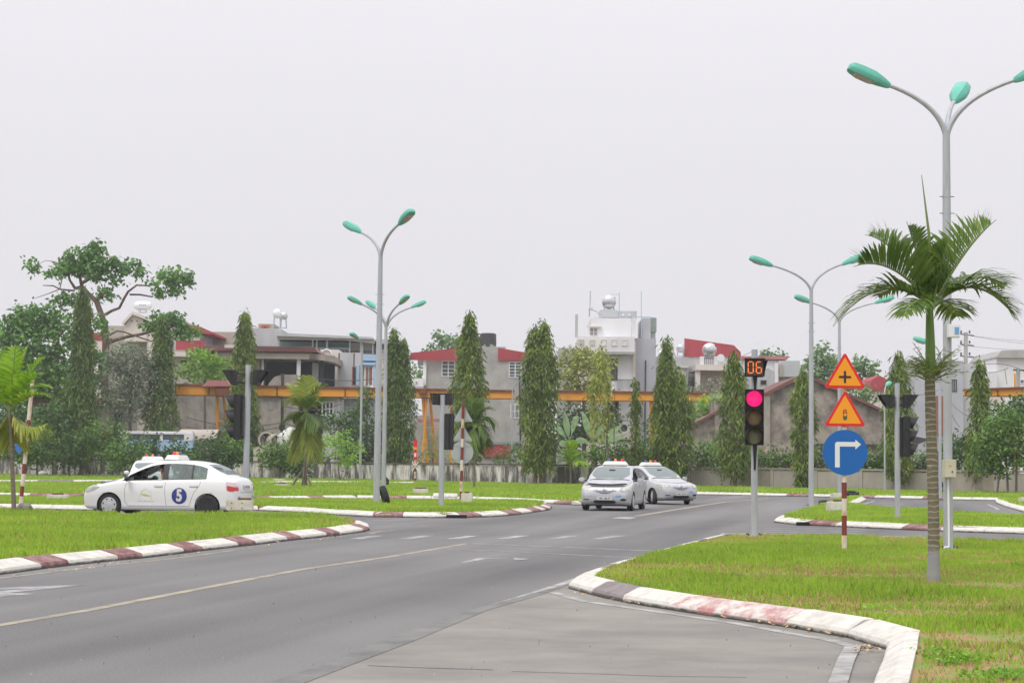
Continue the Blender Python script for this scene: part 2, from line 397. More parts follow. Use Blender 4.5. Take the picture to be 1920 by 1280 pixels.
def dryfield(px, py, seed):
    n = vnoise(px, py, .30, seed+11)*.42+vnoise(px, py, .95, seed+12)*.33+vnoise(px, py, 3.1, seed+13)*.25
    f = np.clip((n-(.475 if seed == 3 else .49))/.15, 0, 1)
    if seed == 3:          # bare, mown-off places of the near island
        for (u, v, a, b) in ((1440,1122,1.0,.35),(1560,1134,1.2,.5),(1680,1150,1.2,.5),(1820,1135,1.4,.5),(1545,1080,1.5,.5),(1280,1062,1.0,.4),(1890,1100,1.2,.7),(1850,1262,1.2,.6),(1900,1200,.8,.5),(1230,1098,.8,.2)):
            c = G(u, v, .12); q = np.exp(-((px-c.x)/a)**2-((py-c.y)/b)**2); f = np.maximum(f*.95, np.clip(q*1.6*(.4+n*1.3), 0, 1))
    return f

# --- near right island
N_front = [(1066,1103),(1134,1122),(1210,1136.7),(1305,1151),(1403.6,1166),(1498,1179),(1597,1197),(1664,1219)]
N_side = [(1664,1219),(1654,1250),(1644,1275),(1625,1325),(1590,1420)]
N_left = [(1066,1103),(1083,1087),(1134,1071),(1214,1047),(1287,1026),(1345,1012.5)]
N_back = [(1345,1012.5),(1400,1012),(1600,1016),(1920,1026),(2250,1037)]
pf = px_poly(N_front); ps = px_poly(N_side); pl = px_poly(N_left); pb = px_poly(N_back)
ps.append((ps[-1][0]-.1, 5.0))
Npoly = pf + ps[1:] + [(26, 5.0), pb[-1]] + list(reversed(pb[:-1])) + list(reversed(pl[1:-1]))
L_front = [(-140,1099),(0,1077),(78,1066.5),(130,1060),(224,1050),(268,1046),(346,1036.7),(448,1024.6),(539.5,1013.7),(614,1005.7),(682,997),(693,994)]
L_back = [(693,994),(690,986),(640,980),(540,977),(430,975),(170,972),(60,962),(-60,960),(-300,955)]
lf = px_poly(L_front); lb = px_poly(L_back); Lpoly = lf + lb[1:-1] + [lb[-1], (lf[0][0]-6, lf[0][1]-3)]
A_front = [(-300,950),(-60,953),(60,955),(170,957),(360,957),(480,957),(546,960),(621,965),(706,969.6),(773,970),(838,971),(921.6,969),(963,966),(996,961.4),(1030,956)]
A_back = [(1030,956),(1036,951),(1018,948),(960,946),(800,945),(640,944),(480,943),(300,941),(-60,938),(-300,936)]
af = px_poly(A_front); ab = px_poly(A_back); Apoly = af + ab[1:]
B_front = [(-300,929),(-60,930),(120,932),(300,934.5),(474,937.5),(581,936.5),(669,935),(780,936),(870,937),(955,940),(1027,944),(1090,947)]
B_far = [(1090,947),(1118,944),(1150,937),(1200,930.5),(1300,927),(1360,928),(1517,931),(1600,933),(1700,935),(1870,938.5),(2100,944)]
bf = px_poly(B_front); bb = px_poly(B_far)
Bpoly = bf + bb[1:] + [(p.x, p.y) for p in reversed(allw)]
R_front = [(1451,979),(1495,984),(1517,985),(1575,987.5),(1645,991),(1715,994),(1790,997),(1920,1001),(2200,1011)]
R_back = [(2200,985),(1920,975),(1750,965),(1640,957),(1600,950),(1625,937),(1608,934),(1560,943),(1525,954),(1480,968),(1458,973),(1451,979)]
rf = px_poly(R_front); rb = px_poly(R_back); Rpoly = rf + rb[:-1]
S_line = [(1866,938.8),(1868,943),(1885,950),(1920,960),(2000,968),(2200,978)]
sp = px_poly(S_line); Spoly = sp + px_poly([(2200,948),(2000,943.5)])

def island(poly, label, m):
    mb = MB(); q = inset(poly, .22); mb.prism(q, -.02, KH-.025, m)
    return tag(mb.build('grass_ground'), label, None, None, 'structure')
island(Npoly, 'earth and short turf of the near right island', MAT['turf'])
island(Lpoly, 'earth and short turf of the left island', MAT['turf'])
island(Apoly, 'turf of the long middle island', MAT['turf'])
island(Bpoly, 'turf strip in front of the boundary wall', MAT['turf'])
island(Rpoly, 'turf of the right middle island', MAT['turf'])
island(Spoly, 'turf of the small island at the right edge', MAT['turf'])

kN = empty('kerb', (0, 0, 0), label='sloping painted kerb round the near right island', kind='structure')
cn = ['kwhite','kgrey','kwhite','kpink','kpink','kwhite','kwhite','kwhite']
kerb_run(kN, pf, True, lambda t, i: ['kwhite','kwhite','kgrey','kgrey','kwhite','kwhite','kwhite','kpink','kpink','kpink','kpink','kwhite','kwhite','kwhite','kwhite','kwhite'][min(15, int(t*16))], L=.98, w=.28, h=.16)
kerb_run(kN, ps, True, ['kwhite'], L=.7, w=.25, h=.16)
kerb_run(kN, pl, False, ['kwhite','kwhite','kgrey'], w=.30)
kerb_run(kN, pb, False, ['kwhite','kwhite','kred'])
kL = empty('kerb', (0, 0, 0), label='red and white kerb along the front of the left island', kind='structure')
# painted colour changes read off the photograph: white / maroon lengths
Lb = [G(u, v) for u, v in [(78,1066.5),(130,1060),(224,1050),(268,1046),(346,1036.7),(382,1032),(448,1024.6),(480,1021),(539.5,1013.7),(565,1011),(614,1005.7),(638,1003),(682,997),(693,994)]]
prev = Vector((lf[0][0], lf[0][1])); first = Vector((lf[1][0], lf[1][1]))
kerb_run(kL, [tuple(prev), tuple(first)], True, ['kwhite','kwhite','kred'], w=.36)
kerb_run(kL, [tuple(first), (Lb[0].x, Lb[0].y)], True, ['kwhite'], w=.36)
for i in range(len(Lb)-1):
    kerb_run(kL, [(Lb[i].x, Lb[i].y), (Lb[i+1].x, Lb[i+1].y)], True, ['kred'] if i % 2 == 0 else ['kwhite'], L=1.05, w=.36)
kerb_run(kL, lb, True, ['kwhite','kwhite','kred','kwhite'], w=.30)
kA = empty('kerb', (0, 0, 0), label='red and white kerb round the middle island with a drain gap', kind='structure')
ub = [-400, 740, 773, 880, 905, 960, 975, 998, 1012, 1050]
def colA(t, i):
    p = None
    return 'kwhite'
def run_by_px(parent, poly, marks, inward, **kw):
    """kerb along poly; marks: list of (u_end, colour) by photograph column"""
    pts = [Vector(p) for p in poly]; L = sum((b-a).length for a, b in zip(pts, pts[1:])); n = max(1, round(L/kw.get('L', 1.0)))
    inv = CM.transposed()
    def col(t, i):
        s = t*L
        for a, b in zip(pts, pts[1:]):
            d = (b-a).length
            if s <= d or b is pts[-1]:
                q = a.lerp(b, min(1, s/d)); break
            s -= d
        c = inv @ Vector((q.x, q.y, -CH)); u = 960 + F*c.x/-c.z
        for e, cc in marks:
            if u < e: return cc
        return marks[-1][1]
    kerb_run(parent, poly, inward, col, **kw)
run_by_px(kA, af, [(706,'kwhite'),(773,'kred'),(882,'kwhite'),(912,'kred'),(960,'kwhite'),(975,'kred'),(1001,'kwhite'),(1013,'kred'),(1024,'kwhite'),(1100,'kred')], True, L=.9, w=.36)
kerb_run(kA, ab, True, ['kwhite','kwhite','kred'], w=.3)
kB = empty('kerb', (0, 0, 0), label='red and white kerb along the turf strip before the wall', kind='structure')
run_by_px(kB, bf, [(60,'kwhite'),(474,'kwhite') if False else (200,'kred'),(474,'kred'),(496,'kred'),(581,'kwhite'),(627,'kred'),(700,'kwhite'),(780,'kred'),(1027,'kwhite'),(1080,'kred'),(1100,'kwhite')], True, w=.34)
run_by_px(kB, bb, [(1485,'kwhite'),(1515,'kred'),(1610,'kwhite'),(1636,'kred'),(1713,'kwhite'),(1760,'kred'),(1851,'kwhite'),(1880,'kred'),(1960,'kwhite')], True, L=1.2, w=.36)
kR = empty('kerb', (0, 0, 0), label='kerb of the right middle island, mostly white', kind='structure')
run_by_px(kR, rf, [(1517,'kwhite'),(1575,'kred'),(1717,'kwhite'),(1790,'kred'),(2000,'kwhite')], True, L=1.05, w=.38)
kerb_run(kR, rb, True, ['kwhite'], L=.8, w=.3)
kS = empty('kerb', (0, 0, 0), label='white kerb of the small island at the right edge', kind='structure')
kerb_run(kS, list(reversed(sp)), False, ['kwhite'], L=.8, w=.34)
# inner lane behind, seen as a broken white line in the grass
C_line = px_poly([(-60,912.5),(30,912),(100,911.5),(172,911),(300,911.5)]); C2 = px_poly([(500,912),(560,910.5),(640,911),(700,911.5),(780,912)])
kC = empty('kerb', (0, 0, 0), label='low white kerb of the farthest lane, half sunk in grass', kind='structure')
run_by_px(kC, C_line, [(101,'kwhite'),(128,'kgrey'),(400,'kwhite')], True, L=2.4, w=.4, h=.26, z0=KH-.06)
kerb_run(kC, C2, True, ['kwhite'], L=2.4, w=.4, h=.22, z0=KH-.07)
D2 = px_poly([(812,937.5),(835,937.5),(858,938)]); kerb_run(kC, D2, True, ['kwhite'], L=1.4, w=.25, h=.17, z0=KH-.03)
# drain mouths in the kerbs
def drain(u, v, wpx, yaw, label):
    p = G(u, v); s = F/p.y; mb = MB(); w = wpx/s
    mb.box((-w/2, -.012, .0), (w/2, .16, .085), MAT['black'])
    tag(mb.build('drain_mouth', loc=(p.x, p.y, .003), rot=(0, 0, yaw)), label, None, None, 'structure')
MAT['black'] = M_('black_shadow_gap', (.012, .012, .013), .9)
drain(856, 971, 38, .02, 'dark drain opening under the middle island kerb')
drain(1506, 985, 24, -.05, 'dark drain opening in the kerb below the traffic lamps')

# --- concrete apron + lines
apb = [(470,1320),(550,1279),(637.5,1246),(769,1195),(907,1142),(1006,1115),(1064,1098)]
apr = px_poly(apb) + pf + ps[1:4] + [(ps[3][0], 4), (px_poly([apb[0]])[0][0]-1.2, 4)]
sheet('apron', apr, .003, MAT['apron'], 'pale weathered concrete apron in front of the near island')
def line(pts, w, m, z=.003, name='road_marking', label='painted road line', closed=False):
    pts = [Vector((G(u, v).x, G(u, v).y)) for u, v in pts]; mb = MB(); vs = []
    for i, p in enumerate(pts):
        a = pts[max(0, i-1)]; b = pts[min(len(pts)-1, i+1)]; d = (b-a).normalized(); n = Vector((-d.y, d.x))
        ww = w[i] if isinstance(w, list) else w
        vs += [(p.x+n.x*ww/2, p.y+n.y*ww/2, z), (p.x-n.x*ww/2, p.y-n.y*ww/2, z)]
    fs = [(2*i, 2*i+1, 2*i+3, 2*i+2) for i in range(len(pts)-1)]
    mb.add(vs, fs, m); me = mb.mesh(name)
    if me.polygons[0].normal.z < 0: me.flip_normals()
    return tag(link(name, me), label, None, None, 'structure')
def patch(pts, m, label, z=.003): return sheet('road_marking', px_poly(pts), z, m, label)
line([(-200,1203),(0,1171.5),(160,1144.5),(415,1095.5),(569,1066.5),(720,1045),(878,1018.5)], .13, MAT['lineyellow'], label='long yellowish centre line of the main carriageway')
line([(878,1018.5),(1050,1025),(1228,1032.5)], .13, MAT['linepaint'], label='white stop line before the junction')
line([(838,1029),(1000,1036),(1188,1045)], .10, MAT['linefaint'], label='faint second line behind the stop line')
line([(867,1054.5),(905,1046.5),(990,1048.5)], [.10,.18,.10], MAT['linepaint'], label='worn bent turn arrow shaft', z=.003)
patch([(962,1045.2),(994,1047.8),(966,1050.8)], MAT['linepaint'], 'head of the worn turn arrow', z=.006)
patch([(-60,1104.5),(60,1099),(161,1095.6),(100,1103),(20,1110.5),(66,1113),(0,1118),(-60,1121),(-60,1117),(0,1111),(-20,1109),(50,1103.5),(-60,1108.5)], MAT['linefaint'], 'worn white arrow on the left lane')
for i, u in enumerate([685, 780, 867, 958, 1053, 1140]):
    patch([(u-33,1010.2),(u+8,1004.0),(u+36,1003.6),(u-6,1009.8)], MAT['linefaint'] if i in (0,1,4,5) else MAT['linepaint'], 'worn zebra bar across the main carriageway')
for k, (v0, v1) in enumerate([(984.5,985.6),(975,976.2),(980.0,981)]):
    line([(676+k*8,v0),(800-k*10,v1)], .16, MAT['linefaint'], label='faint zebra bar beside the middle island')
for k, v in enumerate([990, 994, 998.5, 1003]):
    line([(1432,v-.6),(1530,v+.2),(1625,v+2.2)], .20, MAT['linefaint'], label='faint zebra bar beside the traffic light')
line([(1193,967),(1285,952),(1360,940.5),(1440,934)], .22, MAT['lineyellow'], label='yellowish centre line curving away behind the cars')
patch([(1146,971.5),(1160,968.8),(1196,969.0),(1182,972.6)], MAT['linepaint'], 'white painted patch in front of the silver cars')
line([(911,1139.5),(985,1117),(1064,1091.5),(1085,1083.5),(1134,1067)], .12, MAT['linepaint'], label='white edge line of the main carriageway', z=.004)
line([(693,1000),(712,996),(740,994)], .10, MAT['lineyellow'], label='short yellowish line at the left island tip')
line([(-100,1094),(40,1079),(160,1064),(330,1046),(440,1031)], .08, MAT['lineyellow'], label='narrow pale edge line under the left kerb')
line([(1038,1110.5),(1066,1120),(1097,1127.5),(1250,1149.5),(1380,1169),(1487,1188.5),(1560,1201),(1606,1214)], .12, MAT['linepaint'], label='white line following the near kerb on the apron', z=.006)
line([(1600,1213),(1586,1240),(1572,1280),(1540,1370)], .13, MAT['linepaint'], label='white line turning towards the viewer on the apron', z=.017)
line([(1600,951),(1632,941),(1640,938)], .10, MAT['linepaint'], label='short white line beside the narrow kerb tip')
line([(1852,945),(1868,952),(1872,955)], .14, MAT['linepaint'], label='short white line by the right edge island')
# rough asphalt lip along the apron
MAT['lip'] = M_('crumbled_edge', (.21, .205, .195), .9, c2=(.13, .128, .125), vscale=1.7, obj=False, bump=1.0, bscale=30, detail=9)
line([(520,1287),(628,1248),(760,1196),(900,1143.5),(1000,1115.5),(1056,1099)], [.24,.2,.26,.16,.14,.08], MAT['lip'], z=.006, label='crumbled joint between asphalt and concrete')
MAT['crack'] = M_('crack_dark', (.08, .075, .07), .95)
line([(690,1248),(800,1252.5),(925,1256)], .018, MAT['crack'], z=.006, label='thin crack in the concrete apron')
line([(960,1259),(1130,1264),(1240,1268),(1400,1270)], .014, MAT['crack'], z=.006, label='long hairline crack in the concrete apron')
# fallen leaves and pebbles
def litter(name, spots, label, mats, s=(.03, .07)):
    mb = MB()
    for (u, v, z) in spots:
        p = G(u, v, z); k = random.uniform(*s); a = random.uniform(0, 6.28); c, q = math.cos(a)*k, math.sin(a)*k
        mb.add([(p.x-c, p.y-q, z+.012), (p.x+q*.5, p.y-c*.5, z+.02), (p.x+c, p.y+q, z+.03), (p.x-q*.5, p.y+c*.5, z+.014)], [(0,1,2,3)], random.choice(mats))
    tag(mb.build(name), label, None, None, 'stuff')
MAT['deadleaf'] = M_('dead_leaf', (.42, .24, .12), .8, c2=(.6, .45, .25), vscale=9, obj=False)
litter('fallen_leaves', [(592,1070,.01),(791,1088,.01)] + [(random.uniform(1090,1640), 0, 0) for _ in range(0)] +
       [(u, 1105+(u-1066)*.155+random.uniform(3, 9), .012) for u in [random.uniform(1075,1600) for _ in range(55)]] + [(1620+random.uniform(-20,30),1212+random.uniform(-4,12),.012) for _ in range(25)] +
       [(random.uniform(0,690), 0, 0) for _ in range(0)] + [(u, 1078-(u)*.124+random.uniform(2, 9), .012) for u in [random.uniform(20,700) for _ in range(60)]] +
       [(1637,1244,.012),(1134,1058,.012)], 'scattered dry leaves lying in the kerb gutters', [MAT['deadleaf']], (.015, .04))
litter('road_grit', [(random.uniform(0,1600), random.uniform(1040,1275), .012) for _ in range(160)], 'small dark specks and grit on the road surface', [MAT['crack'], MAT['linefaint'], MAT['linepaint']], (.003, .009))

# --- grass
grass('grass', inset(Npoly, .30), 1400, .085, .013, KH-.03, 'bright green uneven grass on the near right island', dry=1.0, seed=3)
grass('grass', inset(Lpoly, .34), 520, .125, .022, KH-.03, 'bright green grass on the left island', dry=.55, seed=21)
grass('grass', inset(Apoly, .30), 300, .13, .032, KH-.03, 'bright green grass on the long middle island', seed=31)
grass('grass', inset(Rpoly, .26), 340, .12, .03, KH-.03, 'bright green grass on the right middle island', seed=41)
grass('grass', inset(Spoly, .26), 170, .12, .04, KH-.03, 'bright green grass on the small island at the right edge', seed=51)
grass('grass', inset(Bpoly, .30), 100, .17, .045, KH-.03, 'bright green grass in front of the boundary wall', seed=61, fade=90)
# worn pad inside the left island
patch_p = px_poly([(-40,988),(40,989),(88,991),(96,994),(60,997),(-40,1000)], .14)
sheet('worn_path', patch_p, .155, MAT['apron'], 'pale worn concrete pad in the left island grass')

# --- walls
MAT['wallgrime'] = M_('grimy_whitewash', (.66, .64, .60), .85, c2=(.10, .092, .08), vscale=1.1, obj=False, stretch=(1.8, 1.8, .40), thr=(.44, .60), detail=9, bump=.3, bscale=8)
MAT['wallpale'] = M_('pale_render', (.42, .385, .33), .85, c2=(.31, .285, .25), vscale=.5, obj=False, stretch=(1, 1, .5), detail=8)
MAT['copinggrime'] = M_('blackened_coping', (.16, .12, .10), .9, c2=(.05, .045, .04), vscale=1.5, obj=False)
MAT['wallstain'] = M_('stained_render', (.36, .33, .28), .85, c2=(.20, .17, .13), vscale=.7, obj=False, stretch=(1, 1, .5), detail=8)
def wall(pts, h, name, label, mp, mc, step):
    root = empty(name, pts[0], label=label, cat='wall')
    def ch(mb, nm): 
        o = mb.build(nm, root); o.matrix_parent_inverse = Matrix.Translation(-Vector(pts[0])); return o
    for a, b in zip(pts, pts[1:]):
        d = b-a; L = d.length; e = d.normalized(); nrm = Vector((e.y, -e.x, 0)); n = max(1, round(L/step))
        ang = math.atan2(e.y, e.x)
        for i in range(n):
            p = a+e*(L*i/n); mb = MB(); l = L/n; hh = h+random.uniform(-.04, .04)
            M = Matrix.Translation(p) @ Matrix.Rotation(ang, 4, 'Z')
            mb.box((.19, 0, -.05), (l-.002, .14, hh), mp[i*7 % len(mp)] if len(mp) > 1 else mp[0], M); ch(mb, 'wall_panel')
            mb = MB(); mb.box((-.02, -.05, -.05), (.188, .16, hh+.03), mp[0], M); ch(mb, 'pilaster')
        mb = MB(); M = Matrix.Translation(a) @ Matrix.Rotation(ang, 4, 'Z')
        mb.box((0, -.07, h+.045), (L, .2, h+.15), mc, M); ch(mb, 'coping')
wall(wl_pts, 1.34, 'boundary_wall', 'grimy black-streaked whitewashed wall behind the left and middle grass', [MAT['wallgrime']], MAT['copinggrime'], 3.1)
wall(wr_pts, 1.28, 'boundary_wall', 'pale clean boundary wall along the right side behind the road', [MAT['wallpale'], MAT['wallpale'], MAT['wallpale'], MAT['wallstain']], MAT['wallstain'], 3.0)
# ------------------------------------------------------------------ shared materials
MAT['galv'] = M_('galvanised_steel', (.41, .43, .45), .5, metal=.2, var=.12, vscale=3, stretch=(3, 3, .4))
MAT['galv2'] = M_('pale_steel_paint', (.56, .57, .58), .55, var=.07, vscale=2)
MAT['teal'] = M_('teal_lamp_plastic', (.11, .43, .33), .42, var=.10, vscale=4, spec=.4)
MAT['lens'] = M_('lamp_diffuser', (.42, .38, .34), .25, var=.2, vscale=6)
MAT['darkplastic'] = M_('black_signal_plastic', (.022, .023, .025), .55, spec=.35)
MAT['darksteel'] = M_('dark_steel', (.05, .05, .05), .5)
MAT['rust'] = M_('rusty_steel', (.20, .085, .045), .85, c2=(.10, .05, .035), vscale=4)
MAT['cream'] = M_('cream_concrete', (.62, .60, .52), .8, c2=(.45, .42, .35), vscale=2.5, bump=.3, bscale=14)
MAT['whitec'] = M_('chalky_white_block', (.72, .70, .64), .85, c2=(.5, .47, .4), vscale=3.5, bump=.4, bscale=12)
MAT['rubber'] = M_('tyre_rubber', (.018, .018, .019), .75, var=.2, vscale=9)
MAT['sred'] = M_('sign_red', (.70, .012, .02), .4)
MAT['syel'] = M_('sign_amber', (.86, .33, .008), .4)
MAT['sblue'] = M_('sign_blue', (.0, .115, .42), .4)
MAT['swhite'] = M_('sign_white', (.72, .74, .74), .45)
MAT['sblack'] = M_('sign_black', (.018, .018, .018), .5)
MAT['sback'] = M_('sign_back_grey', (.42, .44, .45), .5, metal=.2, var=.06, vscale=2)
MAT['pred'] = M_('post_maroon', (.235, .038, .026), .6, c2=(.15, .03, .022), vscale=7)
MAT['pcream'] = M_('post_cream_rusty', (.66, .61, .50), .65, c2=(.50, .27, .11), vscale=5, thr=(.33, .5), stretch=(1, 1, .5))

def child(mb, name, root, smooth=False, bev=0, fix=True):
    o = mb.build(name, root, smooth=smooth, bev=bev, fix=fix)
    o.matrix_parent_inverse = Matrix.LocRotScale(root.location, root.rotation_euler, None).inverted() if root.type == 'EMPTY' else Matrix.Identity(4)
    return o

# ------------------------------------------------------------------ text
def text_polys(s, size=1.0, bold=0.0):
    c = bpy.data.curves.new('t', 'FONT'); c.body = s; c.size = size; c.align_x = 'CENTER'; c.align_y = 'CENTER'; c.offset = bold; c.fill_mode = 'FRONT' if False else 'BOTH'
    o = bpy.data.objects.new('t', c); COL.objects.link(o)
    dg = bpy.context.evaluated_depsgraph_get(); me = bpy.data.meshes.new_from_object(o.evaluated_get(dg))
    vs = [v.co.copy() for v in me.vertices]; fs = [tuple(p.vertices) for p in me.polygons]
    bpy.data.objects.remove(o); bpy.data.curves.remove(c); bpy.data.meshes.remove(me)
    return vs, fs

# ------------------------------------------------------------------ car
CARX = np.array([0,.03,.08,.15,.25,.4,.6,.8,.95,1.05,1.15,1.3,1.5,1.7,1.9,2.1,2.3,2.5,2.8,3.0,3.2,3.4,3.6,3.8,3.95,4.1,4.2,4.26,4.29,4.3])
def tab(t):
    xs, ys = zip(*t); return lambda x: float(np.interp(x, xs, ys))
t_top = tab([(0,.58),(.02,.68),(.06,.745),(.14,.79),(.25,.83),(.4,.868),(.6,.905),(.8,.95),(.97,.995),(1.05,1.035),(1.3,1.165),(1.5,1.26),(1.7,1.345),(1.85,1.395),(2.0,1.43),(2.2,1.455),(2.5,1.465),(2.8,1.455),(3.0,1.435),(3.2,1.40),(3.4,1.335),(3.6,1.245),(3.75,1.165),(3.86,1.11),(3.95,1.068),(4.08,1.045),(4.17,1.02),(4.22,.975),(4.26,.90),(4.3,.80)])
t_bot = tab([(0,.34),(.03,.27),(.1,.21),(.3,.19),(.8,.18),(3.4,.18),(3.9,.21),(4.15,.25),(4.26,.30),(4.3,.36)])
t_wid = tab([(0,.62),(.03,.71),(.08,.765),(.15,.80),(.25,.822),(.4,.835),(.6,.845),(.9,.85),(1.4,.85),(3.0,.85),(3.5,.842),(3.8,.83),(4.0,.81),(4.15,.775),(4.24,.73),(4.28,.68),(4.3,.62)])
t_belt = tab([(0,.50),(.05,.65),(.14,.715),(.3,.765),(.5,.80),(.8,.855),(1.0,.89),(1.4,.915),(2.2,.94),(3.0,.965),(3.5,.98),(4.0,.965),(4.15,.94),(4.24,.88),(4.3,.72)])
WB0, WB1, WR = .77, 3.40, .30
def car_ring(x):
    zt, zb, w, zs = t_top(x), t_bot(x), t_wid(x), t_belt(x); zs = min(zs, zt-.03)
    g = zt-zs; t = min(1, max(0, (g-.12)/.16)); t = t*t*(3-2*t)
    H = zs-zb
    pts = [(0, zb), (.5*w, zb), (w-.12, zb), (w-.045, zb+.03)]
    for k, f in enumerate(np.linspace(.12, 1, 12)):
        z = zb+.03+(H-.03)*f
        y = w - .030*(1-f)**2*1.2 - .045*max(0, (f-.6)/.4)**2
        if .15 < f < .32: y -= .004
        pts.append((y, z))
    yb = pts[-1][0]
    # glasshouse
    z7 = zs+.018; y7 = yb-.022
    zg = zt-.085; yg = y7-.36*(zg-z7)
    A = [(y7, z7), (y7+(yg-y7)*.5+.006, z7+(zg-z7)*.5), (yg, zg), (yg-.035, zt-.045), (yg-.10, zt-.014), (yg*.55, zt-.002+.0), (0, zt+.004)]
    Bq = [(yb-.02, zs+g*.10), (yb-.07, zs+g*.35), (yb-.16, zs+g*.66), (yb-.27, zs+g*.84), (yb-.38, zs+g*.92), (.25, zt-.006), (0, zt)]
    for a, b in zip(A, Bq): pts.append((b[0]*(1-t)+a[0]*t, b[1]*(1-t)+a[1]*t))
    return pts            # 4 + 12 + 7 = 23 points
XS = sorted(set([round(x, 3) for x in np.concatenate([np.linspace(0, .3, 10), np.arange(.3, 4.0, .055), np.linspace(4.0, 4.3, 12)])] + [1.06, 1.88, 2.17, 2.33, 2.95, 2.99, 3.36, 3.86, 1.20]))
XS = [x for i, x in enumerate(XS) if i == 0 or x-XS[i-1] > .008 or x in (1.06, 1.88, 2.17, 2.33, 2.95, 2.99, 3.36, 3.86, 1.20)]
def fx(x): return x if x < 3.45 else 3.45+(x-3.45)*.84
def car_shell():
    rings = [car_ring(x) for x in XS]; N = len(rings[0]); W = 2*N-2
    Vv = []
    for x, r in zip(XS, rings):
        full = [(y, z) for y, z in r] + [(-y, z) for y, z in reversed(r[1:-1])]
        for (y, z) in full: Vv.append([2.15-fx(x), y, z])
    return np.array(Vv), len(XS), W, N
MATC = {}
def car_mats():
    MATC['white'] = M_('car_white_paint', (.78, .78, .78), .25, coat=.5, var=.02, vscale=2)
    MATC['silver'] = M_('car_silver_paint', (.50, .51, .53), .42, metal=.35, coat=.25, var=.03, vscale=2)
    MATC['seam'] = M_('door_gap', (.20, .20, .21), .7)
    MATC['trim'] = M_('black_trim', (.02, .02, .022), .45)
    MATC['inside'] = M_('cabin_lining', (.36, .35, .32), .85, var=.1)
    MATC['seat'] = M_('seat_fabric', (.42, .42, .40), .9)
    MATC['glassf'] = glassmat('windscreen_glass', (.55, .68, .66), .42, (.36, .46, .45))
    MATC['glasss'] = glassmat('side_glass', (.62, .74, .71), .28, (.40, .48, .47))
    MATC['lamp'] = M_('headlamp_lens', (.40, .40, .35), .12, coat=1, var=.12, vscale=9)
    MATC['lampin'] = M_('headlamp_bulb', (.58, .58, .52), .2)
    MATC['red'] = M_('tail_lamp_red', (.55, .008, .012), .2, coat=1)
    MATC['clear'] = M_('tail_lamp_clear', (.62, .52, .52), .2, coat=1)
    MATC['grille'] = M_('grille_dark', (.025, .028, .03), .5)
    MATC['chrome'] = M_('chrome', (.6, .6, .62), .2, metal=.9)
    MATC['plate'] = M_('plate_white', (.66, .66, .64), .5)
    MATC['hub'] = M_('hubcap_silver', (.55, .55, .56), .4, metal=.3)
    MATC['steelrim'] = M_('black_steel_rim', (.065, .065, .068), .5)
    MATC['badge'] = M_('badge_navy', (.035, .045, .24), .4)
    MATC['lime'] = M_('lime_logo', (.50, .58, .12), .5)
    MATC['faint'] = M_('faint_print', (.56, .50, .52), .6)
    MATC['bluest'] = M_('blue_sticker', (.16, .36, .62), .5)
    MATC['signb'] = M_('roof_sign_body', (.74, .74, .70), .4)
    MATC['signp'] = M_('roof_sign_print', (.34, .42, .42), .6)
    MATC['bblue'] = M_('beacon_blue', (.02, .10, .24), .2, coat=1)
    MATC['borange'] = M_('beacon_orange', (.85, .20, .02), .2, coat=1, emit=(.9, .22, .02), estr=.15)
    MATC['bred'] = M_('beacon_red', (.70, .01, .02), .2, coat=1, emit=(.8, .02, .02), estr=.12)
car_mats()
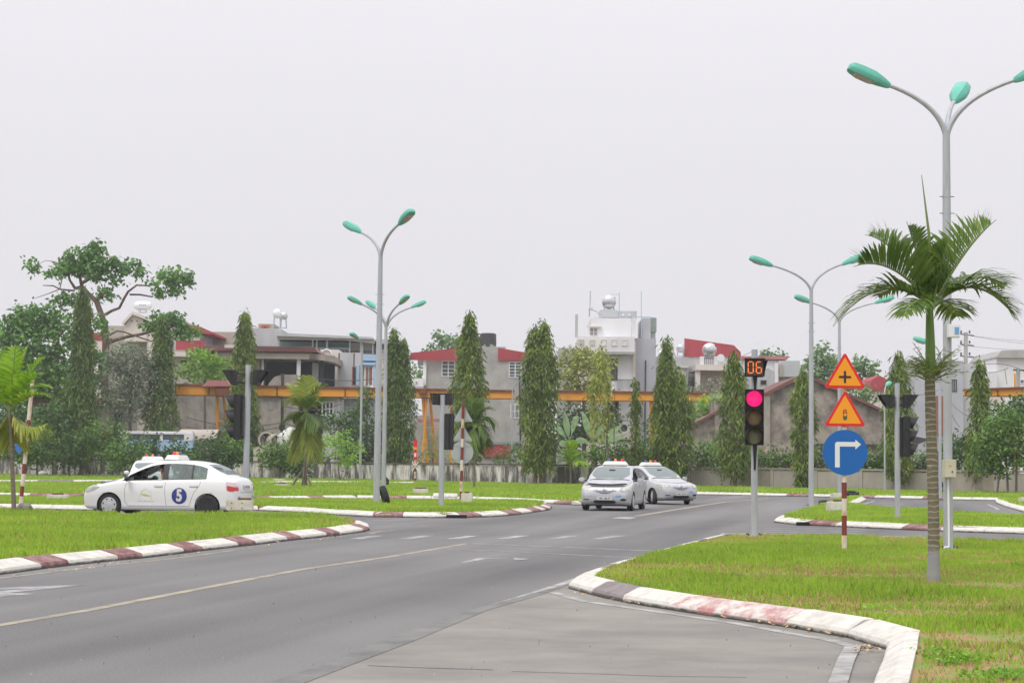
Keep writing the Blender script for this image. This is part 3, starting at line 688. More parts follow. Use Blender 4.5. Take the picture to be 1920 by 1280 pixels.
def make_car(label, paint, loc, heading, group='driving school cars on the test course', open_front=True, steer=0.0, number=None, rear_steel=False, grille_gap=True, plate='14A 106.27', mirrors_black=False, lamps4=True):
    root = empty('car', loc, heading, label, 'car', group)
    pm = MATC[paint]
    V, nx, W, N = car_shell()
    # wheel arches: pull vertices onto the arch circle
    AR = .335
    inside = np.zeros(len(V), bool)
    for wx in (2.15-WB0, 2.15-WB1):
        d = np.hypot(V[:, 0]-wx, V[:, 2]-WR); side = (np.abs(V[:, 1]) > .45) & (V[:, 2] < .80)
        k = (d < AR) & side; inside |= k
        f = AR/np.maximum(d, 1e-4)
        near = k & (d > AR-.085)
        V[near, 0] = wx+(V[near, 0]-wx)*f[near]; V[near, 2] = WR+(V[near, 2]-WR)*f[near]; inside[near] = False
    body = MB(); body.v = [tuple(v) for v in V]; groups = {}
    win = {'windshield': [], 'rear_window': [], 'side': []}
    a0 = 16  # ring index of glasshouse base on the left side
    for i in range(nx-1):
        xm = (XS[i]+XS[i+1])/2
        for j in range(W):
            j2 = (j+1) % W; f = (i*W+j, i*W+j2, (i+1)*W+j2, (i+1)*W+j)
            if inside[list(f)].any(): continue
            jj = min(j, W-1-j)      # mirrored segment index
            dest = None
            if jj in (a0, a0+1) and 1.20 <= xm <= 3.36:
                if 1.20 <= xm < 2.17: dest = 'front_glass'
                elif 2.17 <= xm < 2.33: dest = 'pillar'
                elif 2.33 <= xm < 2.95: dest = 'rear_glass'
                elif 2.95 <= xm < 2.99: dest = 'pillar2'
                else: dest = 'quarter_glass'
                dest += '_L' if j < N-1 else '_R'
            elif jj in (a0+4, a0+5) and 1.06 <= xm <= 1.88: dest = 'windshield'
            elif jj in (a0+4, a0+5) and 3.34 <= xm <= 3.86: dest = 'rear_window'
            if dest: groups.setdefault(dest, []).append(f)
            else: body.f.append(f); body.m.append(0)
    body.mats = [pm]
    body.f.append(tuple(range(W-1, -1, -1))); body.m.append(0); body.f.append(tuple((nx-1)*W+k for k in range(W))); body.m.append(0)
    bo = body.build('body', root, smooth=True); 
    try: bo.data.set_sharp_from_angle(angle=R(60))
    except Exception: pass
    bvh = BVHTree.FromPolygons([Vector(v) for v in V], body.f + [f for g in groups.values() for f in g])
    def sub(faces, m, name, parent, off=-.006):
        idx = sorted({i for f in faces for i in f}); mp = {k: i for i, k in enumerate(idx)}
        mb = MB(); vs = []
        for i in idx:
            v = V[i]; c = Vector((0, 0, .9)); q = Vector(v); dirn = (q-Vector((q.x, 0, .75))).normalized(); vs.append(q+dirn*off)
        mb.add(vs, [tuple(mp[i] for i in f) for f in faces], m); return mb.build(name, parent, smooth=True)
    for k, fs in groups.items():
        if k.startswith('pillar'): sub(fs, MATC['trim'], 'door_pillar', root, .0015)
        elif k == 'windshield': sub(fs, MATC['glassf'], 'windshield', root)
        elif k == 'rear_window': sub(fs, MATC['glassf'], 'rear_window', root)
        elif k == 'front_glass_L' and open_front: continue
        else: sub(fs, MATC['glasss'], 'side_window', root)
    def hit(o, d):
        r = bvh.ray_cast(Vector(o), Vector(d)); return r[0], r[1]
    def patchon(cols, dirn, m, name, off=.004, rows=6, parent=None, n=14):
        """cols: list of (a, lo, hi); dirn 'front','rear','left','right'. a across, lo/hi heights"""
        A = np.array([c[0] for c in cols]); lo = [c[1] for c in cols]; hi = [c[2] for c in cols]; mb = MB(); vs = []
        aa = np.linspace(A[0], A[-1], n)
        for a in aa:
            l = float(np.interp(a, A, lo)); h = float(np.interp(a, A, hi))
            for r in range(rows+1):
                z = l+(h-l)*r/rows; vs.append(onsurf(a, z, dirn, off))
        fs = [(i*(rows+1)+r, (i+1)*(rows+1)+r, (i+1)*(rows+1)+r+1, i*(rows+1)+r+1) for i in range(n-1) for r in range(rows)]
        mb.add(vs, fs, m); return mb.build(name, parent or root, smooth=True)
    def onsurf(a, z, dirn, off):
        o, d = {'front': ((4, a, z), (-1, 0, 0)), 'rear': ((-4, a, z), (1, 0, 0)), 'left': ((a, 3, z), (0, -1, 0)), 'right': ((a, -3, z), (0, 1, 0)), 'top': ((a, z, 3), (0, 0, -1))}[dirn]
        p, nn = hit(o, d)
        if p is None: p = Vector(o)+Vector(d)*2.2; nn = -Vector(d)
        if nn.dot(Vector(d)) > 0: nn = -nn
        return p+nn*off
    # arch liners + underbody
    mb = MB()
    for wx in (2.15-WB0, 2.15-WB1):
        for s in (1, -1):
            n = 16; vs = []
            for k in range(n+1):
                a = math.pi*(k/n*1.3-.15)
                for y in (.825, .50): vs.append((wx+AR*math.cos(a), s*y, WR+AR*math.sin(a)))
            for k in range(n+1): vs.append((wx+AR*math.cos(math.pi*(k/n*1.3-.15))*.05, s*.50, WR))
            fs = [(2*k, 2*k+2, 2*k+3, 2*k+1) for k in range(n)] + [(2*k+1, 2*k+3, 2*n+2+k+1, 2*n+2+k) for k in range(n)]
            mb.add(vs, fs, MATC['trim'])
    mb.box((-1.9, -.6, .20), (1.9, .6, .24), MATC['trim'])
    mb.box((1.55, -.5, .155), (1.95, .5, .19), MATC['trim']); mb.cyl((-2.05, .45, .19), (-1.6, .45, .19), .03, MATC['steelrim'], 8)
    mb.box((-1.7, -.35, .13), (-1.3, .35, .2), MATC['trim'])
    mb.build('underbody', root, fix=False)
    # cabin
    mb = MB(); I = MATC['inside']
    mb.box((-1.3, -.70, .30), (1.15, .70, .34), I); mb.box((.80, -.72, .62), (1.12, .72, .93), MATC['trim'])      # floor, dashboard
    mb.box((-1.72, -.68, .3), (-1.62, .68, 1.02), I)                                                     # rear bulkhead
    mb.box((-1.62, -.7, .96), (-1.25, .7, 1.0), I)
    for s in (1, -1): mb.box((-1.2, s*.76-.02, .34), (.95, s*.76+.02, .88), I)
    mb.build('interior', root)
    for (sx, sy) in ((.06, .36), (.06, -.36)):
        mb = MB(); mb.cbox((sx+.05, sy, .50), (.52, .50, .14), MATC['seat']); M = Matrix.Translation((sx-.25, sy, .52)) @ Matrix.Rotation(R(-16), 4, 'Y')
        mb.cbox((0, 0, .30), (.12, .48, .62), MATC['seat'], M); mb.cbox((0, 0, .69), (.09, .26, .15), MATC['seat'], M); mb.build('seat', root, bev=.03, smooth=True)
    mb = MB(); mb.cbox((-.85, 0, .5), (.5, 1.25, .14), MATC['seat']); mb.cbox((-1.14, 0, .78), (.12, 1.25, .5), MATC['seat']); mb.build('rear_seat', root, bev=.03, smooth=True)
    mb = MB(); M = Matrix.Translation((.58, .36, .88)) @ Matrix.Rotation(R(-62), 4, 'Y'); pts = [M @ Vector((math.cos(a)*.18, math.sin(a)*.18, 0)) for a in np.linspace(0, 2*math.pi, 20)]
    mb.tube(pts, .014, MATC['trim'], 6, False); mb.cyl(M @ Vector((0, 0, -.02)), M @ Vector((0, 0, -.3)), .03, MATC['trim']); mb.cyl(M @ Vector((-.17, 0, 0)), M @ Vector((.17, 0, 0)), .012, MATC['trim'], 6)
    mb.build('steering_wheel', root, smooth=True)
    mb = MB(); mb.tube([(1.06-.0, 0, .0), (1.06, 0, .0)], .001, MATC['trim'], 3); mb.v = []; mb.f = []; mb.m = []
    mb.cbox((.55, 0, 1.30), (.03, .2, .06), MATC['trim']); mb.build('rear_view_mirror', root)
    # wheels
    for (wx, s) in ((2.15-WB0, 1), (2.15-WB0, -1), (2.15-WB1, 1), (2.15-WB1, -1)):
        front = wx > 0; wr = empty('wheel', (wx, s*.735, WR), steer if front else 0); wr.parent = root; wr.empty_display_size = .1
        mb = MB(); q = s
        prof = [(.20, -.09), (.255, -.095), (.285, -.085), (.298, -.06), (.30, 0), (.298, .06), (.285, .085), (.255, .095), (.20, .09)]
        mb.lathe(prof, MAT['rubber'], 28, axis='y'); 
        # drop the end caps of the lathe (open tyre) and use a rim
        mb.build('tyre', wr, smooth=True)
        mb = MB()
        if rear_steel and not front:
            m = MATC['steelrim']; pr = [(.20, .05*q), (.198, .098*q), (.175, .07*q), (.12, .055*q), (.09, .075*q), (.05, .08*q), (.0, .085*q)]
        else:
            m = MATC['hub']; pr = [(.20, .05*q), (.202, .098*q), (.185, .102*q), (.14, .108*q), (.07, .112*q), (.06, .12*q), (.0, .122*q)]
        mb.lathe([(max(r, .0005), z) for r, z in pr], m, 28, axis='y')
        nh = 7
        for k in range(nh):
            a = 2*math.pi*k/nh+.3; rr = .158 if m is MATC['hub'] else .135; c = Vector((math.cos(a)*rr, (.106 if m is MATC['hub'] else .064)*q, math.sin(a)*rr)); t = Vector((-math.sin(a), 0, math.cos(a))); r_ = Vector((math.cos(a), 0, math.sin(a)))
            y = Vector((0, .0035*q, 0)); h1, h2, h3 = .026, .020, .016
            mb.add([c-t*h1+r_*h3+y, c+t*h1+r_*h3+y, c+t*h2-r_*h3+y, c-t*h2-r_*h3+y], [(0, 1, 2, 3)], MATC['trim'])
        mb.build('rim', wr, smooth=False)
    # seams and handles
    def seam(pts, dirn, w=.010, m=None, name='door_seam', off=.0025, parent=None):
        mb = MB(); P_ = []
        for (a, b), (c, d) in zip(pts, pts[1:]):
            k = max(2, int(math.hypot(c-a, d-b)/.06)); P_ += [(a+(c-a)*t/k, b+(d-b)*t/k) for t in range(k)]
        P_.append(pts[-1]); vs = []
        for i, p in enumerate(P_):
            a = P_[max(0, i-1)]; b = P_[min(len(P_)-1, i+1)]; dx, dz = b[0]-a[0], b[1]-a[1]; l = math.hypot(dx, dz); nx_, nz_ = -dz/l*w/2, dx/l*w/2
            vs += [onsurf(p[0]+nx_, p[1]+nz_, dirn, off), onsurf(p[0]-nx_, p[1]-nz_, dirn, off)]
        mb.add(vs, [(2*i, 2*i+1, 2*i+3, 2*i+2) for i in range(len(P_)-1)], m or MATC['seam']); return mb.build(name, parent or root)
    X = lambda x: 2.15-fx(x)
    for dn, s in (('left', 1), ('right', -1)):
        seam([(X(1.24), .90), (X(1.18), .70), (X(1.20), .40), (X(1.28), .29)], dn)
        seam([(X(2.27), .93), (X(2.27), .60), (X(2.31), .30)], dn)
        seam([(X(3.22), .95), (X(3.18), .80), (X(3.05), .66), (X(2.97), .46), (X(2.92), .30)], dn)
        seam([(X(1.28), .29), (X(2.92), .30)], dn)
        for hx in (2.10, 3.04):
            mb = MB(); c = onsurf(X(hx), .80+.01*(hx > 2.5), dn, .012); mb.cbox(c, (.19, .028, .028), pm); mb.cbox(c+Vector((0, -s*.008, 0)), (.22, .022, .050), MATC['seam']); mb.build('door_handle', root, bev=.005)
        # window surround
        seam([(X(1.14), .935), (X(2.2), .962), (X(3.36), .998)], dn, .020, MATC['trim'], 'window_seal')
        # mirror
        mb = MB(); c = Vector((X(1.30), s*.97, .985)); mm = MATC['trim'] if mirrors_black else pm
        mb.lathe([(.005, -.07), (.05, -.06), (.075, -.02), (.078, .02), (.065, .045)], mm, 12, c=c, axis='x', M=Matrix.Diagonal((1, 1.35, .95)).to_4x4()); 
        mb.cyl(c+Vector((0, -s*.05, -.02)), (X(1.27), s*.80, .95), .022, MATC['trim'], 8)
        mb.build('wing_mirror', root, smooth=True)
        mb = MB(); mb.add([(X(1.06), s*(t_wid(1.06)-.075), .93), (X(1.40), s*(t_wid(1.3)-.062), .935), (X(1.40), s*(t_wid(1.3)-.10), 1.03)], [(0, 1, 2)], MATC['trim']); mb.build('mirror_base', root)
        # head lamps, tail lamps, fog lamps
        hl = patchon([(X(.50)*1, .755, .765), (X(.42), .70, .772), (X(.30), .645, .765), (X(.20), .615, .735), (X(.115), .60, .69)], dn, MATC['lamp'], 'headlight', .006)
        fr = patchon([(s*.47, .655, .675), (s*.54, .615, .745), (s*.62, .605, .785), (s*.70, .62, .805), (s*.785, .68, .80)], 'front', MATC['lamp'], 'headlight', .008)
        patchon([(s*.56, .65, .70), (s*.61, .64, .735), (s*.66, .65, .72)], 'front', MATC['lampin'], 'headlight_reflector', .012, 3, fr, 6)
        patchon([(s*.50, .345, .36), (s*.56, .325, .40), (s*.64, .325, .405), (s*.70, .35, .38)], 'front', MATC['trim'], 'fog_lamp', .006, 3, None, 8)
        tl = patchon([(X(4.215), .70, .90), (X(4.12), .69, .92), (X(4.03), .70, .93), (X(3.96), .78, .935)], dn, MATC['clear'], 'tail_light', .006)
        patchon([(X(4.215), .70, .80), (X(4.12), .69, .815), (X(4.03), .70, .83), (X(4.0), .73, .83)], dn, MATC['red'], 'tail_lamp_lens', .010, 4, tl)
        tr = patchon([(s*.60, .74, .90), (s*.64, .71, .92), (s*.70, .70, .92), (s*.74, .72, .90)], 'rear', MATC['clear'], 'tail_light', .006)
        patchon([(s*.60, .72, .79), (s*.66, .70, .80), (s*.74, .71, .80)], 'rear', MATC['red'], 'tail_lamp_lens', .010, 3, tr, 5)
    # fuel flap, bonnet and bumper cut lines, front face
    seam([(-.70, .80), (-.62, .86), (-.3, .90), (0, .91), (.3, .90), (.62, .86), (.70, .80)], 'front', .034 if grille_gap else .012, MATC['trim'], 'bonnet_gap_shade', .004) if grille_gap == 2 else None
    def topline(pts, w, m, name, off=.003):
        mb = MB(); vs = []
        Q = []
        for (a, b), (c, d) in zip(pts, pts[1:]):
            k = 8; Q += [(a+(c-a)*t/k, b+(d-b)*t/k) for t in range(k)]
        Q.append(pts[-1])
        for i, p in enumerate(Q):
            a = Q[max(0, i-1)]; b = Q[min(len(Q)-1, i+1)]; dx, dy = b[0]-a[0], b[1]-a[1]; l = math.hypot(dx, dy); nx_, ny_ = -dy/l*w/2, dx/l*w/2
            vs += [onsurf(p[0]+nx_, p[1]+ny_, 'top', off), onsurf(p[0]-nx_, p[1]-ny_, 'top', off)]
        mb.add(vs, [(2*i, 2*i+1, 2*i+3, 2*i+2) for i in range(len(Q)-1)], m); return mb.build(name, root)
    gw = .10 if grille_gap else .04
    topline([(X(.52), -.66), (X(.34), -.48), (X(.25), -.2), (X(.23), 0), (X(.25), .2), (X(.34), .48), (X(.52), .66)], gw, MATC['trim'], 'bonnet_gap_shade')
    topline([(X(.52), .70), (X(1.0), .72)], .018, MATC['seam'], 'bonnet_seam'); topline([(X(.52), -.70), (X(1.0), -.72)], .018, MATC['seam'], 'bonnet_seam')
    topline([(X(1.03), -.66), (X(.98), 0), (X(1.03), .66)], .06, MATC['trim'], 'wiper_cowl')
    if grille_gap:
        patchon([(-.70, .80, .812), (-.60, .775, .825), (-.3, .765, .822), (0, .758, .815), (.3, .765, .822), (.60, .775, .825), (.70, .80, .812)], 'front', MATC['trim'], 'bonnet_gap_shade', .006, 3, None, 16)  # black strip paints in the shade of the open gap under the bonnet lip
    if grille_gap:   # slightly raised bonnet lip: real sheet above the gap
        mb = MB(); vs = []; ys = np.linspace(-.64, .64, 15)
        for y in ys:
            xf = .30+.22*(abs(y)/.64)**2.2-.03; zf = t_top(.5)-.30*.0
            p = onsurf(X(.95), y*.98, 'top', .004); q = Vector((X(xf), y, onsurf(X(xf), y, 'top', 0).z+.030)); r_ = q+Vector((-.02, 0, -.012))
            mid = onsurf(X(.62), y, 'top', .016); vs += [p, mid, q, r_]
        mb.add(vs, [(4*i+k, 4*i+4+k, 4*i+5+k, 4*i+1+k) for i in range(14) for k in range(3)], pm); mb.build('bonnet', root, smooth=True)
    g = patchon([(-.37, .645, .66), (-.25, .60, .665), (-.12, .565, .655), (0, .55, .65), (.12, .565, .655), (.25, .60, .665), (.37, .645, .66)], 'front', MATC['grille'], 'grille', .006)
    for k in (0, 1):
        seam([(-.36+.03*k, .662-.030*k), (-.2, .645-.035*k), (0, .62-.035*k), (.2, .645-.035*k), (.36-.03*k, .662-.030*k)], 'front', .014, pm, 'grille_bar', .012, g)
    # oval badge
    mb = MB()
    for (rx, rz) in ((.075, .052), (.028, .050), (.062, .020)):
        pts = [onsurf(rx*math.cos(a), .672+rz*math.sin(a)+(.012 if rz == .017 else 0), 'front', .02) for a in np.linspace(0, 2*math.pi, 22)]
        mb.tube(pts, .0055, MATC['chrome'], 5, False)
    mb.build('badge', root, smooth=True)
    patchon([(-.36, .27, .315), (-.3, .245, .345), (0, .235, .35), (.3, .245, .345), (.36, .27, .315)], 'front', MATC['trim'], 'air_intake', .007)
    seam([(-.70, .45), (-.4, .47)], 'front', .008); 
    patchon([(.36, .44, .50), (.54, .45, .51)], 'front', MATC['bluest'], 'bumper_sticker', .008, 3, None, 5)
    pts = [onsurf(y, .235, 'rear', .006) for y in (-.5, .5)]
    patchon([(-.52, .28, .33), (.52, .28, .33)], 'rear', MATC['seam'], 'rear_bumper_slot', .005, 3)
    seam([(-.50, .95), (-.46, .66), (.46, .66), (.50, .95)], 'rear', .012)
    patchon([(-.62, .50, .58), (-.50, .50, .58)], 'rear', MATC['bluest'], 'bumper_sticker', .008, 3, None, 5); patchon([(.50, .46, .56), (.62, .46, .56)], 'rear', MATC['bluest'], 'bumper_sticker', .008, 3, None, 5)
    for dn, z, yy in (('front', .405, 0), ('rear', .80, 0)):
        pl = patchon([(-.235, z-.055, z+.055), (.235, z-.055, z+.055)], dn, MATC['plate'], 'license_plate', .02, 2, None, 8)
        tv, tf = text_polys(plate, .085, .0015); mb = MB(); sg = 1 if dn == 'front' else -1
        px_ = onsurf(0, z, dn, .026); vs = [(px_.x+sg*.004, v.x*sg, z+v.y) for v in tv]; mb.add(vs, tf, MATC['sblack'] if 'sblack' in MATC else MAT['sblack']); mb.build('plate_print', pl)
    mb = MB(); mb.cyl((-.75, -.0, 1.455), (-.95, 0, 1.60), .006, MATC['trim'], 5)
    # door stickers
    if number:
        for dn, s in (('left', 1), ('right', -1)):
            cols = [(X(2.66)+.205*math.cos(a), .56-.205*math.sin(a)*.999, .56+.205*math.sin(a)) for a in np.linspace(math.pi, 0, 25)]
            ds = patchon(cols, dn, MATC['badge'], 'door_number', .006, 8, None, 30)
            tv, tf = text_polys(number, .40, .018); mb = MB(); mb.add([onsurf(X(2.66)-s*v.x*.80, .56+v.y*1.02, dn, .011) for v in tv], tf, MATC['plate']); mb.build('number_print', ds, fix=False)
            cx = X(1.76); mb = MB()
            pts = [onsurf(cx+.16*math.cos(a), .49+.26*math.sin(a)*(.9), dn, .005) for a in np.linspace(-.1, math.pi+.1, 26)]; mb.tube(pts, .0035, MATC['faint'], 4, False)
            lg = mb.build('door_logo', root)
            patchon([(cx-.13, .535, .545), (cx-.06, .54, .585), (cx+.06, .555, .60), (cx+.13, .595, .605)], dn, MATC['lime'], 'leaf_print', .006, 3, lg, 8)
            tv, tf = text_polys('DAO TAO LAI XE', .055, .0005); mb = MB(); mb.add([onsurf(cx-s*v.x, .415+v.y, dn, .006) for v in tv], tf, MATC['faint']); mb.build('logo_print', lg, fix=False)
    # roof sign with beacons
    sg = empty('roof_sign', (-.12, 0, 0)); sg.parent = root
    mb = MB(); prof = [(-.43, 1.468), (-.39, 1.565), (-.34, 1.598), (.34, 1.598), (.39, 1.565), (.43, 1.468)]
    ln = [(-.20, prof), (.20, prof)]
    vs = []; 
    for xx, sc, zc in ((-.19, 1.0, 1.0), (-.15, .93, 1.0), (.15, .93, 1.0), (.19, 1.0, 1.0)):
        for (y, z) in prof:
            zz = z if abs(xx) < .17 else (1.468+(z-1.468)*.30); vs.append((xx, y*sc, zz))
    fs = [(i*6+k, i*6+(k+1) % 6, (i+1)*6+(k+1) % 6, (i+1)*6+k) for i in range(3) for k in range(6)] + [tuple(range(5, -1, -1)), tuple(18+k for k in range(6))]
    mb.add(vs, fs, MATC['signb']); mb.build('sign_box', sg, bev=.008, smooth=True)
    for sgn in (1, -1):
        tv, tf = text_polys('DAY LAI XE', .085, .001); mb = MB(); mb.add([(sgn*(.176-(v.y+.04)*.17), v.x*sgn, 1.535+v.y*.8) for v in tv], tf, MATC['signp']); mb.build('sign_print', sg, fix=False)
    for y, mm in ((-.22, 'bblue'), (0, 'borange'), (.22, 'bred')):
        mb = MB(); mb.lathe([(.050, 1.588), (.050, 1.60), (.043, 1.605), (.043, 1.655), (.036, 1.675), (.012, 1.685), (.001, 1.686)], MATC[mm], 14, c=(0, y, 0)); mb.build('beacon', sg, smooth=True)
    return root
def cara(u, v, depth_ang):   # car centre from a pixel of its ground centre
    return G(u, v)
c5 = make_car('white sedan number 5 in a blue circle on its door, driver at the open window', 'white', (G(317, 969).x, 47.3, 0), math.pi-R(10), number='5', rear_steel=True, grille_gap=2 and True, plate='14A 107.05', mirrors_black=True)
make_car('white sedan mostly hidden behind the sedan with the number 5, seen from the rear', 'white', (G(287, 936).x, 67.5, 0), R(90)+R(10), open_front=False, plate='14A 107.11')
make_car('nearer silver sedan coming straight on with its bonnet ajar', 'silver', (P(1151.5, 900, 61).x, 60.6, 0), math.atan2(-math.cos(.21), -math.sin(.21)), plate='14A 106.27')
make_car('second silver sedan, turned right, its front wheels steered, behind the nearer silver sedan', 'silver', (P(1223, 900, 71).x, 71.2, 0), R(-90)+R(27), grille_gap=False, steer=R(-22), plate='14A 107.36', open_front=True)

# ------------------------------------------------------------------ the driver
MAT['skin'] = M_('skin', (.50, .27, .18), .55); MAT['hair'] = M_('black_hair', (.012, .010, .010), .6); MAT['shirt'] = M_('pale_shirt', (.62, .62, .62), .8, bump=.3, bscale=15)
def skinned(name, verts, edges, rad, parent, m, sub=2):
    me = bpy.data.meshes.new(name); me.from_pydata(verts, edges, []); me.materials.append(m)
    o = bpy.data.objects.new(name, me); COL.objects.link(o)
    md = o.modifiers.new('s', 'SKIN'); ss = o.modifiers.new('u', 'SUBSURF'); ss.levels = sub; ss.render_levels = sub
    sv = me.skin_vertices[0].data
    for i, r in enumerate(rad): sv[i].radius = (r, r) if not isinstance(r, tuple) else r
    sv[0].use_root = True
    dg = bpy.context.evaluated_depsgraph_get(); dg.update(); nm = bpy.data.meshes.new_from_object(o.evaluated_get(dg))
    bpy.data.objects.remove(o); nm.polygons.foreach_set('use_smooth', [True]*len(nm.polygons)); return link(name, nm, parent)
def driver(car):
    hd = car.rotation_euler.z; M = Matrix.Rotation(hd, 4, 'Z'); base = Vector(car.location) + M @ Vector((.16, .40, .53))
    root = empty('person', base, hd, 'person in a pale shirt driving the white sedan number 5, hands on the wheel', 'person')
    # local: x forward, z up, origin at the hip
    v = [(0, 0, 0), (-.04, 0, .16), (-.09, 0, .34), (-.10, 0, .46), (-.09, 0, .53), (-.07, 0, .60), (-.06, 0, .70), (-.06, 0, .76),
         (-.09, .17, .44), (.08, .23, .24), (.34, .17, .33), (.40, .15, .36), (-.09, -.17, .44), (.08, -.23, .24), (.34, -.13, .33), (.40, -.11, .36),
         (.02, .10, -.02), (.42, .12, .06), (.62, .12, -.22), (.02, -.10, -.02), (.42, -.12, .06), (.62, -.12, -.22)]
    e = [(0,1),(1,2),(2,3),(3,4),(4,5),(5,6),(6,7),(3,8),(8,9),(9,10),(10,11),(3,12),(12,13),(13,14),(14,15),(0,16),(16,17),(17,18),(0,19),(19,20),(20,21)]
    r = [.13, .13, (.15,.12), .10, .055, .070, .095, .075, .06, .045, .032, .028, .06, .045, .032, .028, .085, .06, .045, .085, .06, .045]
    b = skinned('body', v, e, r, root, MAT['skin'])
    # shirt
    v2 = [(0, 0, .02), (-.04, 0, .16), (-.09, 0, .34), (-.10, 0, .455), (-.09, .18, .43), (.0, .215, .32), (-.09, -.18, .43), (.0, -.215, .32)]
    skinned('shirt', v2, [(0,1),(1,2),(2,3),(3,4),(4,5),(3,6),(6,7)], [.145, .15, (.17,.135), .11, .078, .066, .078, .066], root, MAT['shirt'])
    mb = MB(); c = Vector((-.085, 0, .735)); mb.lathe([(.03, .105), (.075, .085), (.102, .03), (.105, -.03), (.085, -.10), (.03, -.12)], MAT['hair'], 16, c=c, M=Matrix.Rotation(R(18), 4, 'Y') @ Matrix.Diagonal((1.02, .92, 1, 1))); mb.build('hair', root, smooth=True)
    mb = MB(); mb.lathe([(.002, .03), (.014, 0), (.02, -.03), (.004, -.04)], MAT['skin'], 8, c=(.045, 0, .675)); mb.build('nose', root, smooth=True)
    for s in (1, -1):
        mb = MB(); mb.lathe([(.004, -.012), (.03, -.004), (.03, .004), (.004, .012)], MAT['skin'], 8, c=(-.045, s*.095, .685), axis='y'); mb.build('ear', root, smooth=True)
        mb = MB(); mb.lathe([(.002, .012), (.009, .0), (.002, -.012)], MAT['hair'], 8, c=(.028, s*.035, .705)); mb.build('eye', root, smooth=True)
        for k in range(4):
            mb = MB(); y0 = s*.13+(k-1.5)*.018; mb.tube([(.39, y0, .36+k*.006), (.42, y0, .375+k*.006), (.435, y0, .355+k*.006), (.425, y0, .335+k*.006)], [.009, .009, .008, .006], MAT['skin'], 6); mb.build('finger', root, smooth=True)
        mb = MB(); mb.tube([(.385, s*.10, .36), (.41, s*.095, .37), (.425, s*.105, .375)], [.011, .010, .007], MAT['skin'], 6); mb.build('thumb', root, smooth=True)
    return root
driver(c5)

# ------------------------------------------------------------------ street lamps
def lamp_head_mesh():
    # local: +x outward, length ~0.72, z up
    st = [(-.03, .035, .04, .04), (.02, .06, .06, .055), (.14, .11, .09, .065), (.30, .155, .12, .075), (.50, .160, .12, .075), (.66, .148, .105, .07), (.72, .12, .075, .055), (.74, .07, .045, .04)]
    vs = []; prof = lambda w, hu, hd: [(-w, -.01), (-w*.95, .02), (-w*.62, hu*.9), (0, hu), (w*.62, hu*.9), (w*.95, .02), (w, -.01), (w*.85, -hd), (-w*.85, -hd)]
    for x, w, hu, hd in st:
        for y, z in prof(w, hu, hd): vs.append((x, y, z))
    n = 9; fs = [(i*n+k, i*n+(k+1) % n, (i+1)*n+(k+1) % n, (i+1)*n+k) for i in range(len(st)-1) for k in range(n)] + [tuple(range(n-1, -1, -1)), tuple((len(st)-1)*n+k for k in range(n))]
    mb = MB(); mb.add(vs, fs, MAT['teal']); me = mb.mesh('lamp_head', smooth=True)
    mb = MB(); mb.add([(.26, -.12, -.077), (.62, -.125, -.078), (.62, .125, -.078), (.26, .12, -.077), (.32, -.06, -.11), (.55, -.06, -.113), (.55, .06, -.113), (.32, .06, -.11)], [(0,1,5,4),(1,2,6,5),(2,3,7,6),(3,0,4,7),(4,5,6,7)], MAT['lens']); ml = mb.mesh('lens', smooth=False)
    return me, ml
LH = lamp_head_mesh()
def street_lamp(u, vb, vj, arms, label, z0=KH-.03, reach=1.5, rise=1.0, r0=.085, r1=.045, tiltpx=None, hs=1.0, tilt=R(20), group='street lamps with teal heads'):
    b = G(u, vb, z0); H = P(u, vj, b.y).z-z0
    root = empty('street_lamp', b, 0, label, 'street lamp', group)
    mb = MB(); mb.tube([(0, 0, -.1), (0, 0, H*.35), (0, 0, H*.7), (0, 0, H)], [r0, r0*.85, (r0+r1)/2, r1], MAT['galv'], 14); mb.build('pole', root, smooth=True)
    mb = MB(); mb.box((-.17, -.17, 0), (.17, .17, .03), MAT['galv'])
    for sx in (-1, 1):
        for sy in (-1, 1): mb.cyl((sx*.12, sy*.12, .03), (sx*.12, sy*.12, .08), .015, MAT['rust'], 6)
    mb.build('base_plate', root)
    for hz in (H*.84, H*.80):
        mb = MB(); rq = r0+(r1-r0)*.85; mb.cyl((0, 0, hz-.012), (0, 0, hz+.012), rq*1.12, MAT['galv'], 12); mb.cyl((-rq*1.9, -.02, hz), (rq*1.9, -.02, hz), .007, MAT['darksteel'], 6); mb.build('clamp', root)
    for az in arms:
        rc, rs = (az[1], az[2]) if isinstance(az, tuple) else (reach, rise); a = az[0] if isinstance(az, tuple) else az
        c, s = math.cos(a), math.sin(a); pts = []; 
        for k in range(13):
            t = k/12; x = rc*(2*t*(1-t)*.10+t*t); z = rs*(2*t*(1-t)*.66+t*t); pts.append((c*x, s*x, H-.12+z))
        mb = MB(); mb.tube(pts, [r1*.85*(1-.35*k/12) for k in range(13)], MAT['galv'], 8); mb.build('arm', root, smooth=True)
        d = Vector(pts[-1])-Vector(pts[-2]); el = math.atan2(d.z, math.hypot(d.x, d.y))
        h = link('lamp_head', LH[0], root, pts[-1], (0, -min(el+R(4), tilt+R(8)), a)); h.scale = (hs, hs, hs); link('lens', LH[1], h)
    return root
street_lamp(1778, 1031, 245, [(R(181), .98, .88), (R(62), .55, .72), (R(-5), 1.15, .98)], 'tallest street lamp, control boxes on its pole, rising behind the near palm crown', r0=.085, r1=.062, tilt=R(27))
street_lamp(706, 944, 478, [(R(140), .95, .95), (R(-52), 1.05, 1.05)], 'tallest left street lamp with two teal heads, a tyre leaning at its foot', tilt=R(38), r0=.12, r1=.07, hs=1.12)
